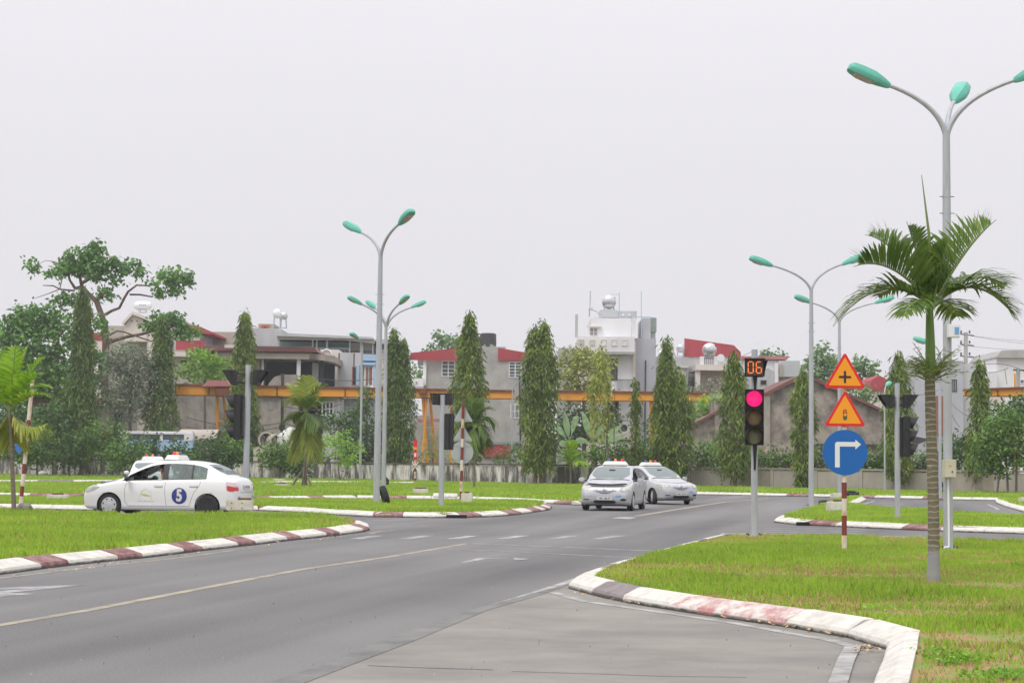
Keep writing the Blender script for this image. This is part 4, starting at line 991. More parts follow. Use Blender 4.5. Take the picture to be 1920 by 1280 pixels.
street_lamp(719, 915, 612, [(R(200), 1.35, 1.25), (R(130), 1.0, 1.15), (R(-50), 1.15, 1.25), (R(20), 1.4, 1.2)], 'farther street lamp with four teal heads, close to the tallest left lamp', r0=.13, r1=.08, tilt=R(25), hs=1.15)
street_lamp(1521, 950, 540, [(R(183), 1.38, .88), (R(15), 1.2, 1.0)], 'two-headed street lamp left of the triangular road signs', r0=.10, r1=.06, tilt=R(15), hs=1.1)
street_lamp(1574, 931, 600, [(R(190), 1.35, .9), (R(-5), 1.7, .95)], 'two-headed street lamp straight behind the triangular road signs', r0=.10, r1=.06, tilt=R(12), hs=1.2)
street_lamp(675, 902, 650, [(R(-120), .55, .7)], 'short single-headed street lamp left of the tallest left lamp', r0=.10, r1=.07, tilt=R(10), hs=1.3)
street_lamp(1763, 934, 660, [(R(165), .35, .5)], 'thin street lamp seen between the ringed palm trunk and the lamp with boxes', r0=.085, r1=.06, tilt=R(10), hs=1.2)
street_lamp(959, 905, 730, [(R(-40), .75, .75)], 'small pale single lamp in front of the grey house', r0=.06, r1=.045, tilt=R(10), hs=1.1)
street_lamp(1659, 922, 735, [(R(60), .3, .5)], 'small lamp beside the slender tree right of the blue sign', r0=.06, r1=.045, tilt=R(10), hs=1.0)

# equipment on the near lamp pole
bL = G(1778, 1031, KH-.03)
def on_pole_box(name, u0, u1, v0, v1, dep, m, label, cat, Y, bev=.01):
    a = P(u0, v1, Y); b = P(u1, v0, Y); mb = MB(); mb.box((0, -dep, 0), (b.x-a.x, 0, b.z-a.z), m)
    o = mb.build(name, None, loc=(a.x, Y, a.z), bev=bev); return tag(o, label, cat)
MAT['beige'] = M_('beige_box_paint', (.50, .49, .38), .5, var=.05); MAT['whitebox'] = M_('white_plastic', (.74, .75, .76), .4)
o = on_pole_box('control_box', 1766, 1789, 861, 895, .16, MAT['beige'], 'beige control box on the near lamp pole beside the palm trunk', 'control box', bL.y-.09)
mb = MB(); mb.cbox((.10, -.168, .205), (.035, .012, .02), MAT['syel']); mb.build('warning_label', o); mb = MB(); mb.cbox((.135, -.168, .10), (.02, .014, .03), MAT['rust']); mb.build('lock', o)
mb = MB(); mb.box((.012, -.166, .012), (.188, -.1605, .288), MAT['beige']); mb.build('box_door', o)
o = on_pole_box('junction_box', 1775, 1797, 609, 633, .14, MAT['whitebox'], 'white junction box high on the near lamp pole under the palm crown', 'junction box', bL.y-.09)
mb = MB(); mb.cbox((.135, -.145, .11), (.07, .008, .12), MATC['bluest']); mb.build('sticker', o)
p0 = P(1778, 896, bL.y-.1); p1 = P(1781, 1026, bL.y-.1)
mb = MB(); mb.tube([(p0.x, p0.y, p0.z), (p1.x-.015, p1.y, p1.z+.05), (p1.x-.02, p1.y-.01, KH+.03), (p1.x-.10, p1.y-.02, KH+.02), (p1.x-.12, p1.y-.02, KH-.03)], .018, MAT['whitebox'], 8)
tag(mb.build('conduit', smooth=True), 'white cable conduit running down the near lamp pole from the control box', 'conduit')

# ------------------------------------------------------------------ traffic signals
MAT['redlit'] = M_('lit_red_lens', (.6, .01, .1), .4, emit=(1.0, .012, .20), estr=.95, var=0)
MAT['ambdark'] = M_('unlit_amber_lens', (.30, .19, .10), .35, var=.12, vscale=60)
MAT['grndark'] = M_('unlit_green_lens', (.19, .18, .12), .35, var=.12, vscale=60)
MAT['digit'] = M_('digit_glow', (.5, .1, .02), .5, emit=(1.0, .20, .035), estr=1.05)
MAT['digface'] = M_('digit_panel', (.035, .020, .012), .4, c2=(.055, .045, .035), vscale=40)
def visor(mb, c, r, L, m, drop=-.25):
    """open tunnel visor toward -y around centre c"""
    n = 18; vs = []; a0, a1 = math.pi*(-.28), math.pi*1.28
    for t, rr in ((0, r), (1, r)):
        for k in range(n+1):
            a = a0+(a1-a0)*k/n; x = rr*math.cos(a); z = rr*math.sin(a); ll = L*(.35+.65*max(0, (math.sin(a)+.8)/1.8))
            vs.append((c[0]+x, c[1]-ll*t, c[2]+z))
            vs.append((c[0]+x*1.045, c[1]-ll*t, c[2]+z*1.045))
    N = 2*(n+1); fs = []
    for k in range(n):
        fs += [(2*k, 2*k+2, N+2*k+2, N+2*k), (2*k+1, N+2*k+1, N+2*k+3, 2*k+3), (N+2*k, N+2*k+2, N+2*k+3, N+2*k+1)]
    mb.add(vs, fs, m)
def signal_head(parent, kind, loc, face, lit=False, s=.335, vl=.26):
    """face: azimuth the lenses look to; local -y is the front"""
    h = empty('signal_head', loc, face+math.pi/2); h.parent = parent; D = MAT['darkplastic']
    mb = MB()
    if kind == 'three':
        for k in range(3):
            z = -(k+.5)*s*1.05; mb.cbox((0, .06, z), (s, .15, s*1.04), D)
            mb.box((-s/2-.012, -.05, z-s*.52), (-s/2+.012, -.015, z+s*.52), D); mb.box((s/2-.012, -.05, z-s*.52), (s/2+.012, -.015, z+s*.52), D); mb.box((-s/2-.012, -.05, z+s*.49), (s/2+.012, -.015, z+s*.52), D)
        mb.cbox((0, .15, -.53*s*3), (s*.5, .06, s*3.0), D)
        mb.build('housing', h, bev=.012)
        for k, mm in enumerate(('redlit' if lit else 'ambdark', 'ambdark', 'grndark')):
            z = -(k+.5)*s*1.05; mb = MB(); mb.lathe([(.0005, -.046), (.10*s/.335, -.040), (.140*s/.335, -.022), (.150*s/.335, -.016)], MAT[mm], 24, c=(0, 0, z), axis='y'); mb.build('lens', h, smooth=True)
            mb = MB(); visor(mb, (0, -.016, z), s*.475, s*.80, D); mb.build('visor', h, smooth=True, fix=False)
    else:
        w, hh = s*1.05, s*1.02; mb.cbox((0, .06, -hh/2), (w, .14, hh), D); mb.build('housing', h, bev=.012)
        mb = MB(); mb.cbox((0, -.014, -hh/2), (w*.9, .012, hh*.88), MAT['digface']); mb.build('display', h)
        mb = MB(); mb.box((-w/2-.02, -vl, -.02), (w/2+.02, -.01, 0), D)
        for sx in (-1, 1): mb.add([(sx*(w/2+.012), -.012, 0), (sx*(w/2+.012), -vl, 0), (sx*(w/2+.012), -vl*.6, -hh*.45), (sx*(w/2+.012), -.012, -hh), (sx*(w/2+.004), -.012, 0), (sx*(w/2+.004), -vl, 0), (sx*(w/2+.004), -vl*.6, -hh*.45), (sx*(w/2+.004), -.012, -hh)], [(0,1,2,3),(4,7,6,5),(0,4,5,1),(1,5,6,2),(2,6,7,3)], D)
        mb.build('visor', h)
        if lit:
            segs = {'0': 'abcdef', '6': 'acdefg'}; g = {'a': (0, .11, 1), 'g': (0, 0, 1), 'd': (0, -.11, 1), 'f': (-.048, .055, 0), 'b': (.048, .055, 0), 'e': (-.048, -.055, 0), 'c': (.048, -.055, 0)}
            for di, ch in ((-1, '0'), (1, '6')):
                mb = MB()
                for q in segs[ch]:
                    x, z, hor = g[q]; cx = di*.078+x; cz = -hh/2+z*.98; t = .0095
                    if hor: pl = [(cx-.040, cz), (cx-.03, cz+t), (cx+.03, cz+t), (cx+.040, cz), (cx+.03, cz-t), (cx-.03, cz-t)]
                    else: pl = [(cx, cz+.048), (cx+t, cz+.038), (cx+t, cz-.038), (cx, cz-.048), (cx-t, cz-.038), (cx-t, cz+.038)]
                    mb.prism(pl, -.026, -.021, MAT['digit'], axis='y')
                mb.build('digit', h)
    return h
def signal_pole(u, vb, vt, label, heads, r=.065, z0=KH-.03, block=None, group='traffic signal poles', vl=.26):
    b = G(u, vb, z0); H = P(u, vt, b.y).z-z0
    root = empty('traffic_light', b, 0, label, 'traffic light', group)
    mb = MB(); mb.tube([(0, 0, -.1), (0, 0, H)], [r, r*.92], MAT['galv'], 14); mb.build('pole', root, smooth=True)
    mb = MB(); mb.box((-.16, -.16, 0), (.16, .16, .025), MAT['galv'])
    for sx in (-1, 1):
        for sy in (-1, 1): mb.cyl((sx*.12, sy*.12, .02), (sx*.12, sy*.12, .07), .014, MAT['rust'], 6)
    mb.build('base_plate', root)
    for (kind, du, vtop, vbot, dy, face, lit) in heads:
        p = P(u+du, vtop, b.y); x = p.x-b.x; zt = p.z-z0; hgt = P(u+du, vtop, b.y).z-P(u+du, vbot, b.y).z
        s = hgt/3.15 if kind == 'three' else hgt/1.02
        signal_head(root, kind, (x, dy, zt), face, lit, s, vl)
        mb = MB(); mb.cyl((0, 0, zt-.08), (x*.9, dy*.6, zt-.08), .022, MAT['darkplastic'], 8); mb.cyl((0, 0, zt-hgt+.08), (x*.9, dy*.6, zt-hgt+.08), .022, MAT['darkplastic'], 8); mb.build('bracket', root, smooth=True)
    return root
t0 = signal_pole(1414, 1006, 655, 'traffic light showing a red lamp and an orange 06 countdown, nearest to the camera',
    [('timer', -1, 672.5, 706.5, -.16, R(-93), True), ('three', -2, 730.5, 834.5, -.16, R(-93), True), ('timer', 14, 674, 706, .06, R(-20), False)], r=.065, vl=.09)
for (v0, v1) in ((706, 731), (834, 880)):
    b = t0.location; a1 = P(1413, v0, b.y); a2 = P(1413, v1, b.y); mb = MB()
    mb.tube([(0, -.10, a1.z-b.z), (0, -.085, (a1.z+a2.z)/2-b.z), (0, -.07, a2.z-b.z)], [.045, .03, .022], MAT['darkplastic'], 8); mb.build('bracket', t0, smooth=True)
signal_pole(460, 957, 684, 'side-on traffic light above the long cream block, at the tail of sedan number 5',
    [('timer', -23, 694, 722, -.02, R(180), False), ('timer', 25, 694, 722, -.02, R(0), False), ('three', -16, 739, 824, -.02, R(182), False)], r=.085)
signal_pole(827, 951, 740, 'traffic light seen from behind left of the two grey triangular sign backs',
    [('timer', -10, 737, 759, .05, R(150), False), ('timer', 11, 737, 759, .12, R(70), False), ('three', 12, 775, 843, .12, R(78), False)], r=.085, vl=.10)
signal_pole(1683, 975, 718, 'traffic light seen from the side on the right middle island behind the blue sign',
    [('timer', -18, 740, 765, 0, R(180), False), ('timer', 18, 740, 765, 0, R(0), False), ('three', 18, 781, 856, 0, R(-2), False)], r=.075)

# ------------------------------------------------------------------ signs on red and white posts
def banded_post(mb, H, bands, r, n=12, x=0, y=0, lean=(0, 0)):
    z = -.1
    pts = [z]+[b[0] for b in bands]
    for (z1, m) in bands:
        mb.tube([(x+lean[0]*z, y+lean[1]*z, z), (x+lean[0]*z1, y+lean[1]*z1, z1)], r, MAT[m], n, True); z = z1+.0005
def tri(s): h = s*math.sqrt(3)/2; return [(-s/2, -h/3), (s/2, -h/3), (0, 2*h/3)]
def roundpoly(poly, r, n=4):
    outp = []; N = len(poly)
    for i in range(N):
        p = Vector(poly[i]); a = (Vector(poly[i-1])-p).normalized(); b = (Vector(poly[(i+1) % N])-p).normalized()
        ang = a.angle(b)/2; d = r/math.tan(ang); c = p+(a+b).normalized()*(r/math.sin(ang)); s = p+a*d; e = p+b*d
        a1 = math.atan2(s.y-c.y, s.x-c.x); a2 = math.atan2(e.y-c.y, e.x-c.x); da = (a2-a1+math.pi) % (2*math.pi)-math.pi
        outp += [(c.x+r*math.cos(a1+da*k/n), c.y+r*math.sin(a1+da*k/n)) for k in range(n+1)]
    return outp
def plate(parent, name, poly, y, m, back, zc, th=.008, xc=0):
    mb = MB(); q = [(p[0]+xc, p[1]+zc) for p in poly]; mb.prism(q, y, y+th, back, axis='y'); mb.prism(q, y-.002, y-.0005, m, axis='y'); return mb.build(name, parent)
def layer(parent, name, poly, y, m, zc, xc=0, th=.002):
    mb = MB(); mb.prism([(p[0]+xc, p[1]+zc) for p in poly], y-th, y, m, axis='y'); return mb.build(name, parent)
circ = lambda r, n=40: [(r*math.cos(2*math.pi*k/n), r*math.sin(2*math.pi*k/n)) for k in range(n)]
b = G(1583, 1031, KH-.03)
sg = empty('road_sign', b, R(2), 'red and white post carrying two orange warning triangles over a blue right-turn disc', 'road sign', 'road signs on red and white posts')
hz = lambda v: P(1583, v, b.y).z-b.z
mb = MB(); banded_post(mb, 0, [(hz(1003), 'pcream'), (hz(966), 'pred'), (hz(934), 'pcream'), (hz(904), 'pred'), (hz(872), 'pcream'), (hz(830), 'pred'), (hz(800), 'pcream'), (hz(760), 'pred'), (hz(680), 'pcream')], .042); mb.build('post', sg, smooth=True)
S = (1623-1544)/F*b.y
z1 = hz(728)+S*.289; z2 = hz(799)+S*.289; zc = hz(848); rc = 42.5/F*b.y
t1 = plate(sg, 'warning_plate', roundpoly(tri(S), .03), -.06, MAT['sred'], MAT['sback'], z1)
layer(t1, 'plate_field', roundpoly(tri(S*.78), .01), -.064, MAT['syel'], z1-.0)
layer(t1, 'cross_print', [(-.018,-.10),(.018,-.10),(.018,-.018),(.10,-.018),(.10,.018),(.018,.018),(.018,.10),(-.018,.10),(-.018,.018),(-.10,.018),(-.10,-.018),(-.018,-.018)], -.068, MAT['sblack'], z1-.015)
t2 = plate(sg, 'warning_plate', roundpoly(tri(S), .03), -.06, MAT['sred'], MAT['sback'], z2)
layer(t2, 'plate_field', roundpoly(tri(S*.78), .01), -.064, MAT['syel'], z2)
layer(t2, 'signal_print', [(x*.032, z*.032+ (.055 if z > 0 else -.055)) for x, z in circ(1, 20)], -.068, MAT['sblack'], z2-.01)
MAT['lred'] = M_('print_red', (.62, .10, .06), .5); MAT['lgreen'] = M_('print_green', (.03, .14, .09), .5)
for dz, mm in ((.052, 'lred'), (0, 'syel'), (-.052, 'lgreen')): layer(t2, 'signal_print', [(x, z+dz) for x, z in circ(.026, 16)], -.072, MAT[mm], z2-.01)
t3 = plate(sg, 'mandatory_plate', circ(rc), -.06, MAT['sblue'], MAT['sback'], zc)
k = rc/.36
layer(t3, 'arrow_print', [(x*k, z*k) for x, z in [(-.16,-.235),(-.085,-.235),(-.085,.095),(.165,.095),(.165,.05),(.255,.13),(.165,.205),(.165,.168),(-.13,.168),(-.16,.14)]], -.064, MAT['swhite'], zc)
mb = MB()
for zz in (z1-.1, z1+.08, z2-.1, z2+.08, zc-.15, zc+.15): mb.box((-.14, -.052, zz-.012), (.14, -.034, zz+.012), MAT['sback'])
mb.build('cross_bar', sg)
# grey backs
b = G(864, 940, KH-.03)
sg = empty('road_sign', b, 0, 'leaning red and white post with two grey triangle backs above a grey disc back', 'road sign', 'road signs on red and white posts')
hz = lambda v: P(866, v, b.y).z-b.z; lean = (.012, 0)
mb = MB(); bands = []; 
for vv, m in ((921, 'pred'), (902, 'pcream'), (882, 'pred'), (862, 'pcream'), (838, 'pred'), (822, 'pcream'), (802, 'pred'), (785, 'pcream'), (757, 'pred')): bands.append((hz(vv), m))
banded_post(mb, 0, bands, .052, lean=lean); mb.build('post', sg, smooth=True)
k = b.y/F; S = 38*k
for vv, nm in ((790, 'warning_plate'), (827, 'warning_plate')):
    zc = hz(vv)+S*.289; mb = MB(); mb.prism([(p[0]+lean[0]*zc, p[1]+zc) for p in roundpoly(tri(S), .03)], .07, .08, MAT['sback'], axis='y'); mb.build(nm, sg)
    mb = MB(); mb.box((-S*.4+lean[0]*zc, .055, zc-S*.22), (S*.4+lean[0]*zc, .069, zc-S*.18), MAT['galv']); mb.build('cross_bar', sg)
zc = hz(848); rc = 21*k; mb = MB(); mb.prism([(p[0]+lean[0]*zc, p[1]+zc) for p in circ(rc)], .07, .08, MAT['sback'], axis='y'); mb.build('mandatory_plate', sg)
for dz in (-.6, .6): mb = MB(); mb.box((-rc*.75, .055, zc+rc*dz-.012), (rc*.75+.05, .069, zc+rc*dz+.012), MAT['galv']); mb.build('cross_bar', sg)
# left edge-on blue disc
b = G(38, 953, KH-.03)
sg = empty('road_sign', b, 0, 'leaning red and cream post with a blue disc turned nearly edge-on beside the leftmost palm', 'road sign', 'road signs on red and white posts')
hz = lambda v: P(42, v, b.y).z-b.z; lean = (.066, 0)
mb = MB(); bands = []
for vv, m in ((930, 'pcream'), (911, 'pred'), (888, 'pcream'), (869, 'pred'), (846, 'pcream'), (827, 'pred'), (806, 'pcream'), (787, 'pred'), (710, 'pcream')): bands.append((hz(vv), m))
banded_post(mb, 0, bands, .055, lean=lean); mb.build('post', sg, smooth=True)
zc = hz(824); mb = MB(); M = Matrix.Translation((lean[0]*zc-.10, -.0, 0)) @ Matrix.Rotation(R(-54), 4, 'Z') @ Matrix.Translation((0, -.1, 0)); q = [(p[0], p[1]+zc) for p in circ(.37)]
mb.prism(q, 0, .01, MAT['sback'], axis='y'); mb.prism(q, -.003, -.0005, MAT['sblue'], axis='y'); mb.v = [tuple(M @ Vector(v)) for v in mb.v]; mb.build('mandatory_plate', sg)
mb = MB(); mb.prism([(x, z+zc) for x, z in [(-.2,-.03),(.05,-.03),(.05,-.09),(.2,0),(.05,.09),(.05,.03),(-.2,.03)]], -.007, -.004, MAT['swhite'], axis='y'); mb.v = [tuple(M @ Vector(v)) for v in mb.v]; mb.build('arrow_print', sg)
# small red warning post near the wall
b = G(778, 905, KH-.03)
sg = empty('road_sign', b, 0, 'slim red and white post with narrow edge-on red plates in front of the grimy wall', 'road sign', 'road signs on red and white posts')
hz = lambda v: P(779, v, b.y).z-b.z
mb = MB(); bands = []
for vv, m in ((896, 'pred'), (884, 'pcream'), (872, 'pred'), (860, 'pcream'), (823, 'pred')): bands.append((hz(vv), m))
banded_post(mb, 0, bands, .07); mb.build('post', sg, smooth=True)
for v0, v1, m, nm in ((825, 838, 'sred', 'warning_plate'), (838, 843, 'syel', 'warning_plate'), (845, 862, 'sred', 'mandatory_plate')):
    mb = MB(); mb.box((-.13, -.12, hz(v1)), (.13, -.09, hz(v0)), MAT[m]); mb.build(nm, sg)
mb = MB(); mb.box((-.07, -.13, hz(856)), (.07, -.121, hz(849)), MAT['swhite']); mb.build('plate_print', sg)
for a in (35, -35):
    mb = MB(); M = Matrix.Translation((0, -.1, hz(874))) @ Matrix.Rotation(R(a), 4, 'Y'); mb.cbox((0, 0, 0), (.06, .02, .75), MAT['swhite'], M); mb.build('crossbuck', sg)

# ------------------------------------------------------------------ concrete blocks, tyres, stones
def block(name, u0, u1, v0, v1, dep, label, m='whitec', z=KH-.03, cap=None, bolts=False, lift=0):
    um = (u0+u1)/2; p = G(um, v1, z+lift); k = p.y/F; w = (u1-u0)*k; h = (v1-v0)*k
    mb = MB(); mb.box((-w/2, 0, 0), (w/2, dep, h), MAT[m]); o = mb.build(name, None, loc=(p.x, p.y, z+lift), rot=(0, 0, random.uniform(-.05, .05)), bev=.025, smooth=False); tag(o, label, 'concrete block', 'painted concrete blocks')
    if cap: mb = MB(); mb.box((-w*cap[0]/2+cap[1], .05, h+.002), (w*cap[0]/2+cap[1], dep-.05, h+.05), MAT['rust']); mb.build('rusty_plate', o)
    if bolts:
        for x in (-.28, .10):
            for zz in (.25, .72): mb = MB(); mb.cyl((x*w, -.008, h*zz), (x*w, .01, h*zz), .016, MAT['rust'], 8); mb.build('bolt', o)
    return o
# foot of the left signal: plinth with the long white block on it
p = G(449, 966, KH-.03); k = p.y/F
mb = MB(); mb.box((-14*k, .02, 0), (16*k, .35, 9*k), MAT['cream']); tag(mb.build('plinth', None, loc=tuple(p), bev=.01), 'low grey plinth under the long white block by the left traffic light', 'plinth')
block('concrete_block', 423, 474, 937, 957, .18, 'long cream block with four bolts in front of the left traffic light pole', 'cream', cap=(.5, .12), bolts=True, lift=.12)
block('concrete_block', 864, 886, 924, 946, .30, 'upright cube-shaped white block at the foot of the post with grey sign backs', 'whitec', cap=(.4, 0))
block('concrete_block', 773, 803, 916, 929, .35, 'low white block left of the traffic light seen from behind', 'whitec', cap=(.7, 0))
block('concrete_block', 515, 541, 907, 916, .35, 'nearer of two small white blocks left of the propped palm', 'whitec', cap=(.5, 0))
block('concrete_block', 511, 534, 897.5, 904.5, .35, 'farther of two small white blocks left of the propped palm', 'whitec')
block('concrete_block', 87, 125, 927, 938, .4, 'long low white block in the grass right of the leftmost post', 'whitec', cap=(.45, 0))
block('concrete_block', 1552, 1583, 940, 962, .35, 'nearer white block just left of the blue sign post, on the right middle island', 'whitec', cap=(.6, .1))
block('concrete_block', 1560, 1580, 924, 934, .35, 'small farther white block left of the blue sign post near the kerb tip', 'whitec')
block('concrete_block', 1914, 1932, 932, 944, .35, 'white block cut by the right edge of the picture', 'whitec')
def tyre(u, v, rad, rot, label, z=KH-.03, lift=0):
    p = G(u, v, z); mb = MB(); t = rad*.32
    prof = [(rad*.60, -t*.7), (rad*.80, -t), (rad*.95, -t*.85), (rad, -t*.5), (rad, t*.5), (rad*.95, t*.85), (rad*.80, t), (rad*.60, t*.7), (rad*.62, 0), (rad*.60, -t*.7)]
    n = 28; vs = []; fs = []
    for (r_, h) in prof:
        for k in range(n): a = 2*math.pi*k/n; vs.append((r_*math.cos(a), h, r_*math.sin(a)))
    for i in range(len(prof)-1):
        for k in range(n): fs.append((i*n+k, i*n+(k+1) % n, (i+1)*n+(k+1) % n, (i+1)*n+k))
    mb.add(vs, fs, MAT['rubber']); 
    for k in range(n*1):
        a = 2*math.pi*(k+.5)/n; c = Vector((math.cos(a)*rad, 0, math.sin(a)*rad)); 
        M = Matrix.Translation(c) @ Matrix.Rotation(-a, 4, 'Y'); mb.cbox((.004, 0, 0), (.014, t*1.5, rad*.14), MAT['rubber'], M)
    o = mb.build('tyre', None, smooth=True, loc=(p.x, p.y, z+rad*lift), rot=rot); return tag(o, label, 'tyre', 'old tyres on the grass')
tyre(721, 947, .31, (R(16), 0, R(-78)), 'black tyre standing tilted at the foot of the tallest left lamp', lift=.98)
tyre(718, 913, .32, (R(-12), 0, R(15)), 'black tyre hooped round the foot of the four-headed lamp', lift=.90)
tyre(677, 900, .33, (R(-6), 0, R(25)), 'black tyre leaning on the short single-headed lamp', lift=.95)
tyre(1597, 930, .33, (R(-78), 0, 0), 'black tyre lying flat near the narrow kerb tip', lift=.35)
tyre(1764, 926, .33, (R(-5), 0, R(30)), 'black tyre leaning on the thin lamp behind the ringed palm trunk', lift=.97)
tyre(1548, 944, .25, (R(-80), 0, R(10)), 'half buried tyre at the left edge of the right middle island', lift=.1)
def stone(u, v, s, label, z=KH-.03, m='cream'):
    p = G(u, v, z); bm = bmesh.new(); bmesh.ops.create_icosphere(bm, subdivisions=2, radius=1)
    for q in bm.verts: q.co = Vector((q.co.x*s[0], q.co.y*s[1], q.co.z*s[2]))*random.uniform(.82, 1.1)
    me = bpy.data.meshes.new('stone'); bm.to_mesh(me); bm.free(); me.materials.append(MAT[m]); tag(link('stone', me, None, (p.x, p.y, z+s[2]*.5)), label, 'stone')
MAT['rock'] = M_('grey_rock', (.20, .18, .15), .9, var=.3, vscale=5, bump=.6, bscale=9)
stone(46, 958, (.22, .2, .15), 'grey lump of rubble at the foot of the leaning post on the left', m='rock')
stone(80, 893, (.5, .4, .28), 'pale rubble heap at the foot of the grimy wall on the left', m='whitec')
# ------------------------------------------------------------------ foliage
MAT['lf_mast'] = leafmat('mast_tree_leaves', (.036, .070, .014), (.22, .31, .045), (.50, .52, .11), scale=.5, trans=.2)
MAT['lf_mastd'] = leafmat('mast_tree_leaves_dark', (.030, .064, .018), (.17, .26, .05), (.36, .40, .09), scale=.5, trans=.2)
MAT['lf_mid'] = leafmat('broad_leaves', (.045, .13, .028), (.22, .43, .09), None, scale=.35, trans=.3)
MAT['lf_light'] = leafmat('light_leaves', (0.102, 0.243, 0.026), (0.384, 0.640, 0.074), None, scale=.5, trans=.35)
MAT['lf_dark'] = leafmat('dark_leaves', (.028, .070, .022), (.125, .235, .05), None, scale=.5, trans=.2)
MAT['lf_grey'] = leafmat('grey_leaves', (0.102, 0.141, 0.089), (0.320, 0.384, 0.252), None, scale=.6, trans=.2)
MAT['lf_yel'] = leafmat('yellowish_leaves', (0.090, 0.128, 0.026), (0.461, 0.512, 0.116), (0.538, 0.461, 0.137), scale=.3, trans=.3)
MAT['lf_hedge'] = leafmat('hedge_leaves', (.035, .095, .018), (.17, .31, .05), (.26, .37, .08), scale=.6, trans=.25)
MAT['lf_far'] = leafmat('far_leaves', (0.090, 0.179, 0.074), (0.269, 0.422, 0.158), None, scale=.25, trans=.3)
MAT['lf_palm'] = leafmat('palm_leaflets', (.045, .095, .018), (.17, .27, .045), (.30, .40, .10), scale=1.2, trans=.3, rough=.35)
MAT['lf_palmy'] = leafmat('young_palm_leaflets', (0.115, 0.256, 0.016), (0.410, 0.640, 0.042), (0.538, 0.614, 0.126), scale=.8, trans=.4, rough=.4)
MAT['lf_palmd'] = leafmat('dusty_palm_leaflets', (0.141, 0.205, 0.032), (0.435, 0.486, 0.095), (0.704, 0.538, 0.210), scale=.8, trans=.3)
MAT['lf_banana'] = leafmat('banana_leaf', (0.179, 0.294, 0.147), (0.358, 0.512, 0.252), None, scale=.8, trans=.35)
MAT['barkgrey'] = M_('grey_bark', (.20, .165, .14), .9, c2=(.11, .09, .075), vscale=2, stretch=(3, 3, .6), bump=.5, bscale=7)
MAT['barkred'] = M_('brown_bark', (.19, .115, .085), .9, c2=(.10, .07, .05), vscale=2, stretch=(3, 3, .6))
MAT['petal'] = M_('pink_petals', (.60, .42, .62), .7); MAT['petalo'] = M_('orange_petals', (.75, .33, .12), .7)

def leafcloud(pts, L, Wd, droop, r, bias=None):
    n = len(pts); a = r.uniform(0, 2*np.pi, n)
    d = np.stack([np.cos(a), np.sin(a), r.normal(0, .5, n)], 1); d[:, 2] -= droop*2.2; 
    if bias is not None: d += bias
    d /= np.linalg.norm(d, axis=1)[:, None]
    q = r.normal(size=(n, 3)); s = np.cross(d, q); s /= np.maximum(1e-6, np.linalg.norm(s, axis=1))[:, None]
    l = (L*r.uniform(.6, 1.35, n))[:, None]; w = (Wd*r.uniform(.7, 1.3, n))[:, None]
    V = np.zeros((n, 4, 3)); V[:, 0] = pts; V[:, 1] = pts+d*l*.45+s*w/2; V[:, 2] = pts+d*l; V[:, 3] = pts+d*l*.45-s*w/2
    return V.reshape(-1, 3)
def crown_mesh(name, V, m, r, extra=None):
    return rawmesh(name, V, 4, [m], r.random(len(V)//4))
def ell_points(cl, per_m2, r, k=9, cr=.22):
    """leaf points gathered in twig clumps spread over the outer half of each ellipsoid"""
    P_ = []
    for (c, rad) in cl:
        c = np.array(c); rad = np.array(rad); area = 4*np.pi*((rad[0]*rad[1])**1.6/3+(rad[0]*rad[2])**1.6/3+(rad[1]*rad[2])**1.6/3)**(1/1.6)
        n = max(6, int(area*per_m2/k)); u = r.normal(size=(n, 3)); u /= np.linalg.norm(u, axis=1)[:, None]
        rr = r.uniform(.45, 1.08, n)**.6; lump = 1+.22*np.sin(u[:, 0]*5+c[0])*np.cos(u[:, 2]*4+u[:, 1]*5+c[1]); ce = c+u*rad*(rr*lump)[:, None]
        ce = np.repeat(ce, k, 0); P_.append(ce+r.normal(size=ce.shape)*cr)
    return np.concatenate(P_)
class Loc:                               # thing with world-coordinate parts
    def __init__(s, name, base, label, cat, group=None): s.root = empty(name, base, 0, label, cat, group); s.b = Vector(base)
    def mb(s, mb, name, smooth=True, parent=None, fix=True, bev=0):
        mb.v = [(v[0]-s.b.x, v[1]-s.b.y, v[2]-s.b.z) for v in mb.v]; return mb.build(name, parent or s.root, smooth=smooth, fix=fix, bev=bev)
    def raw(s, V, name, m, r, lp=4):
        V = V-np.array(s.b); return link(name, rawmesh(name, V, lp, [m], r.random(len(V)//lp)), s.root)
def px_ell(Y, lst, dz=.8):
    """ellipsoid list from (u, v, ru, rv) in photograph pixels at depth Y"""
    o = []
    for e in lst:
        u, v, ru, rv = e[:4]; dy = e[4] if len(e) > 4 else 0; p = P(u, v, Y+dy); k = (Y+dy)/F
        o.append(((p.x, p.y, p.z), (ru*k, (ru+rv)/2*k*dz, rv*k)))
    return o
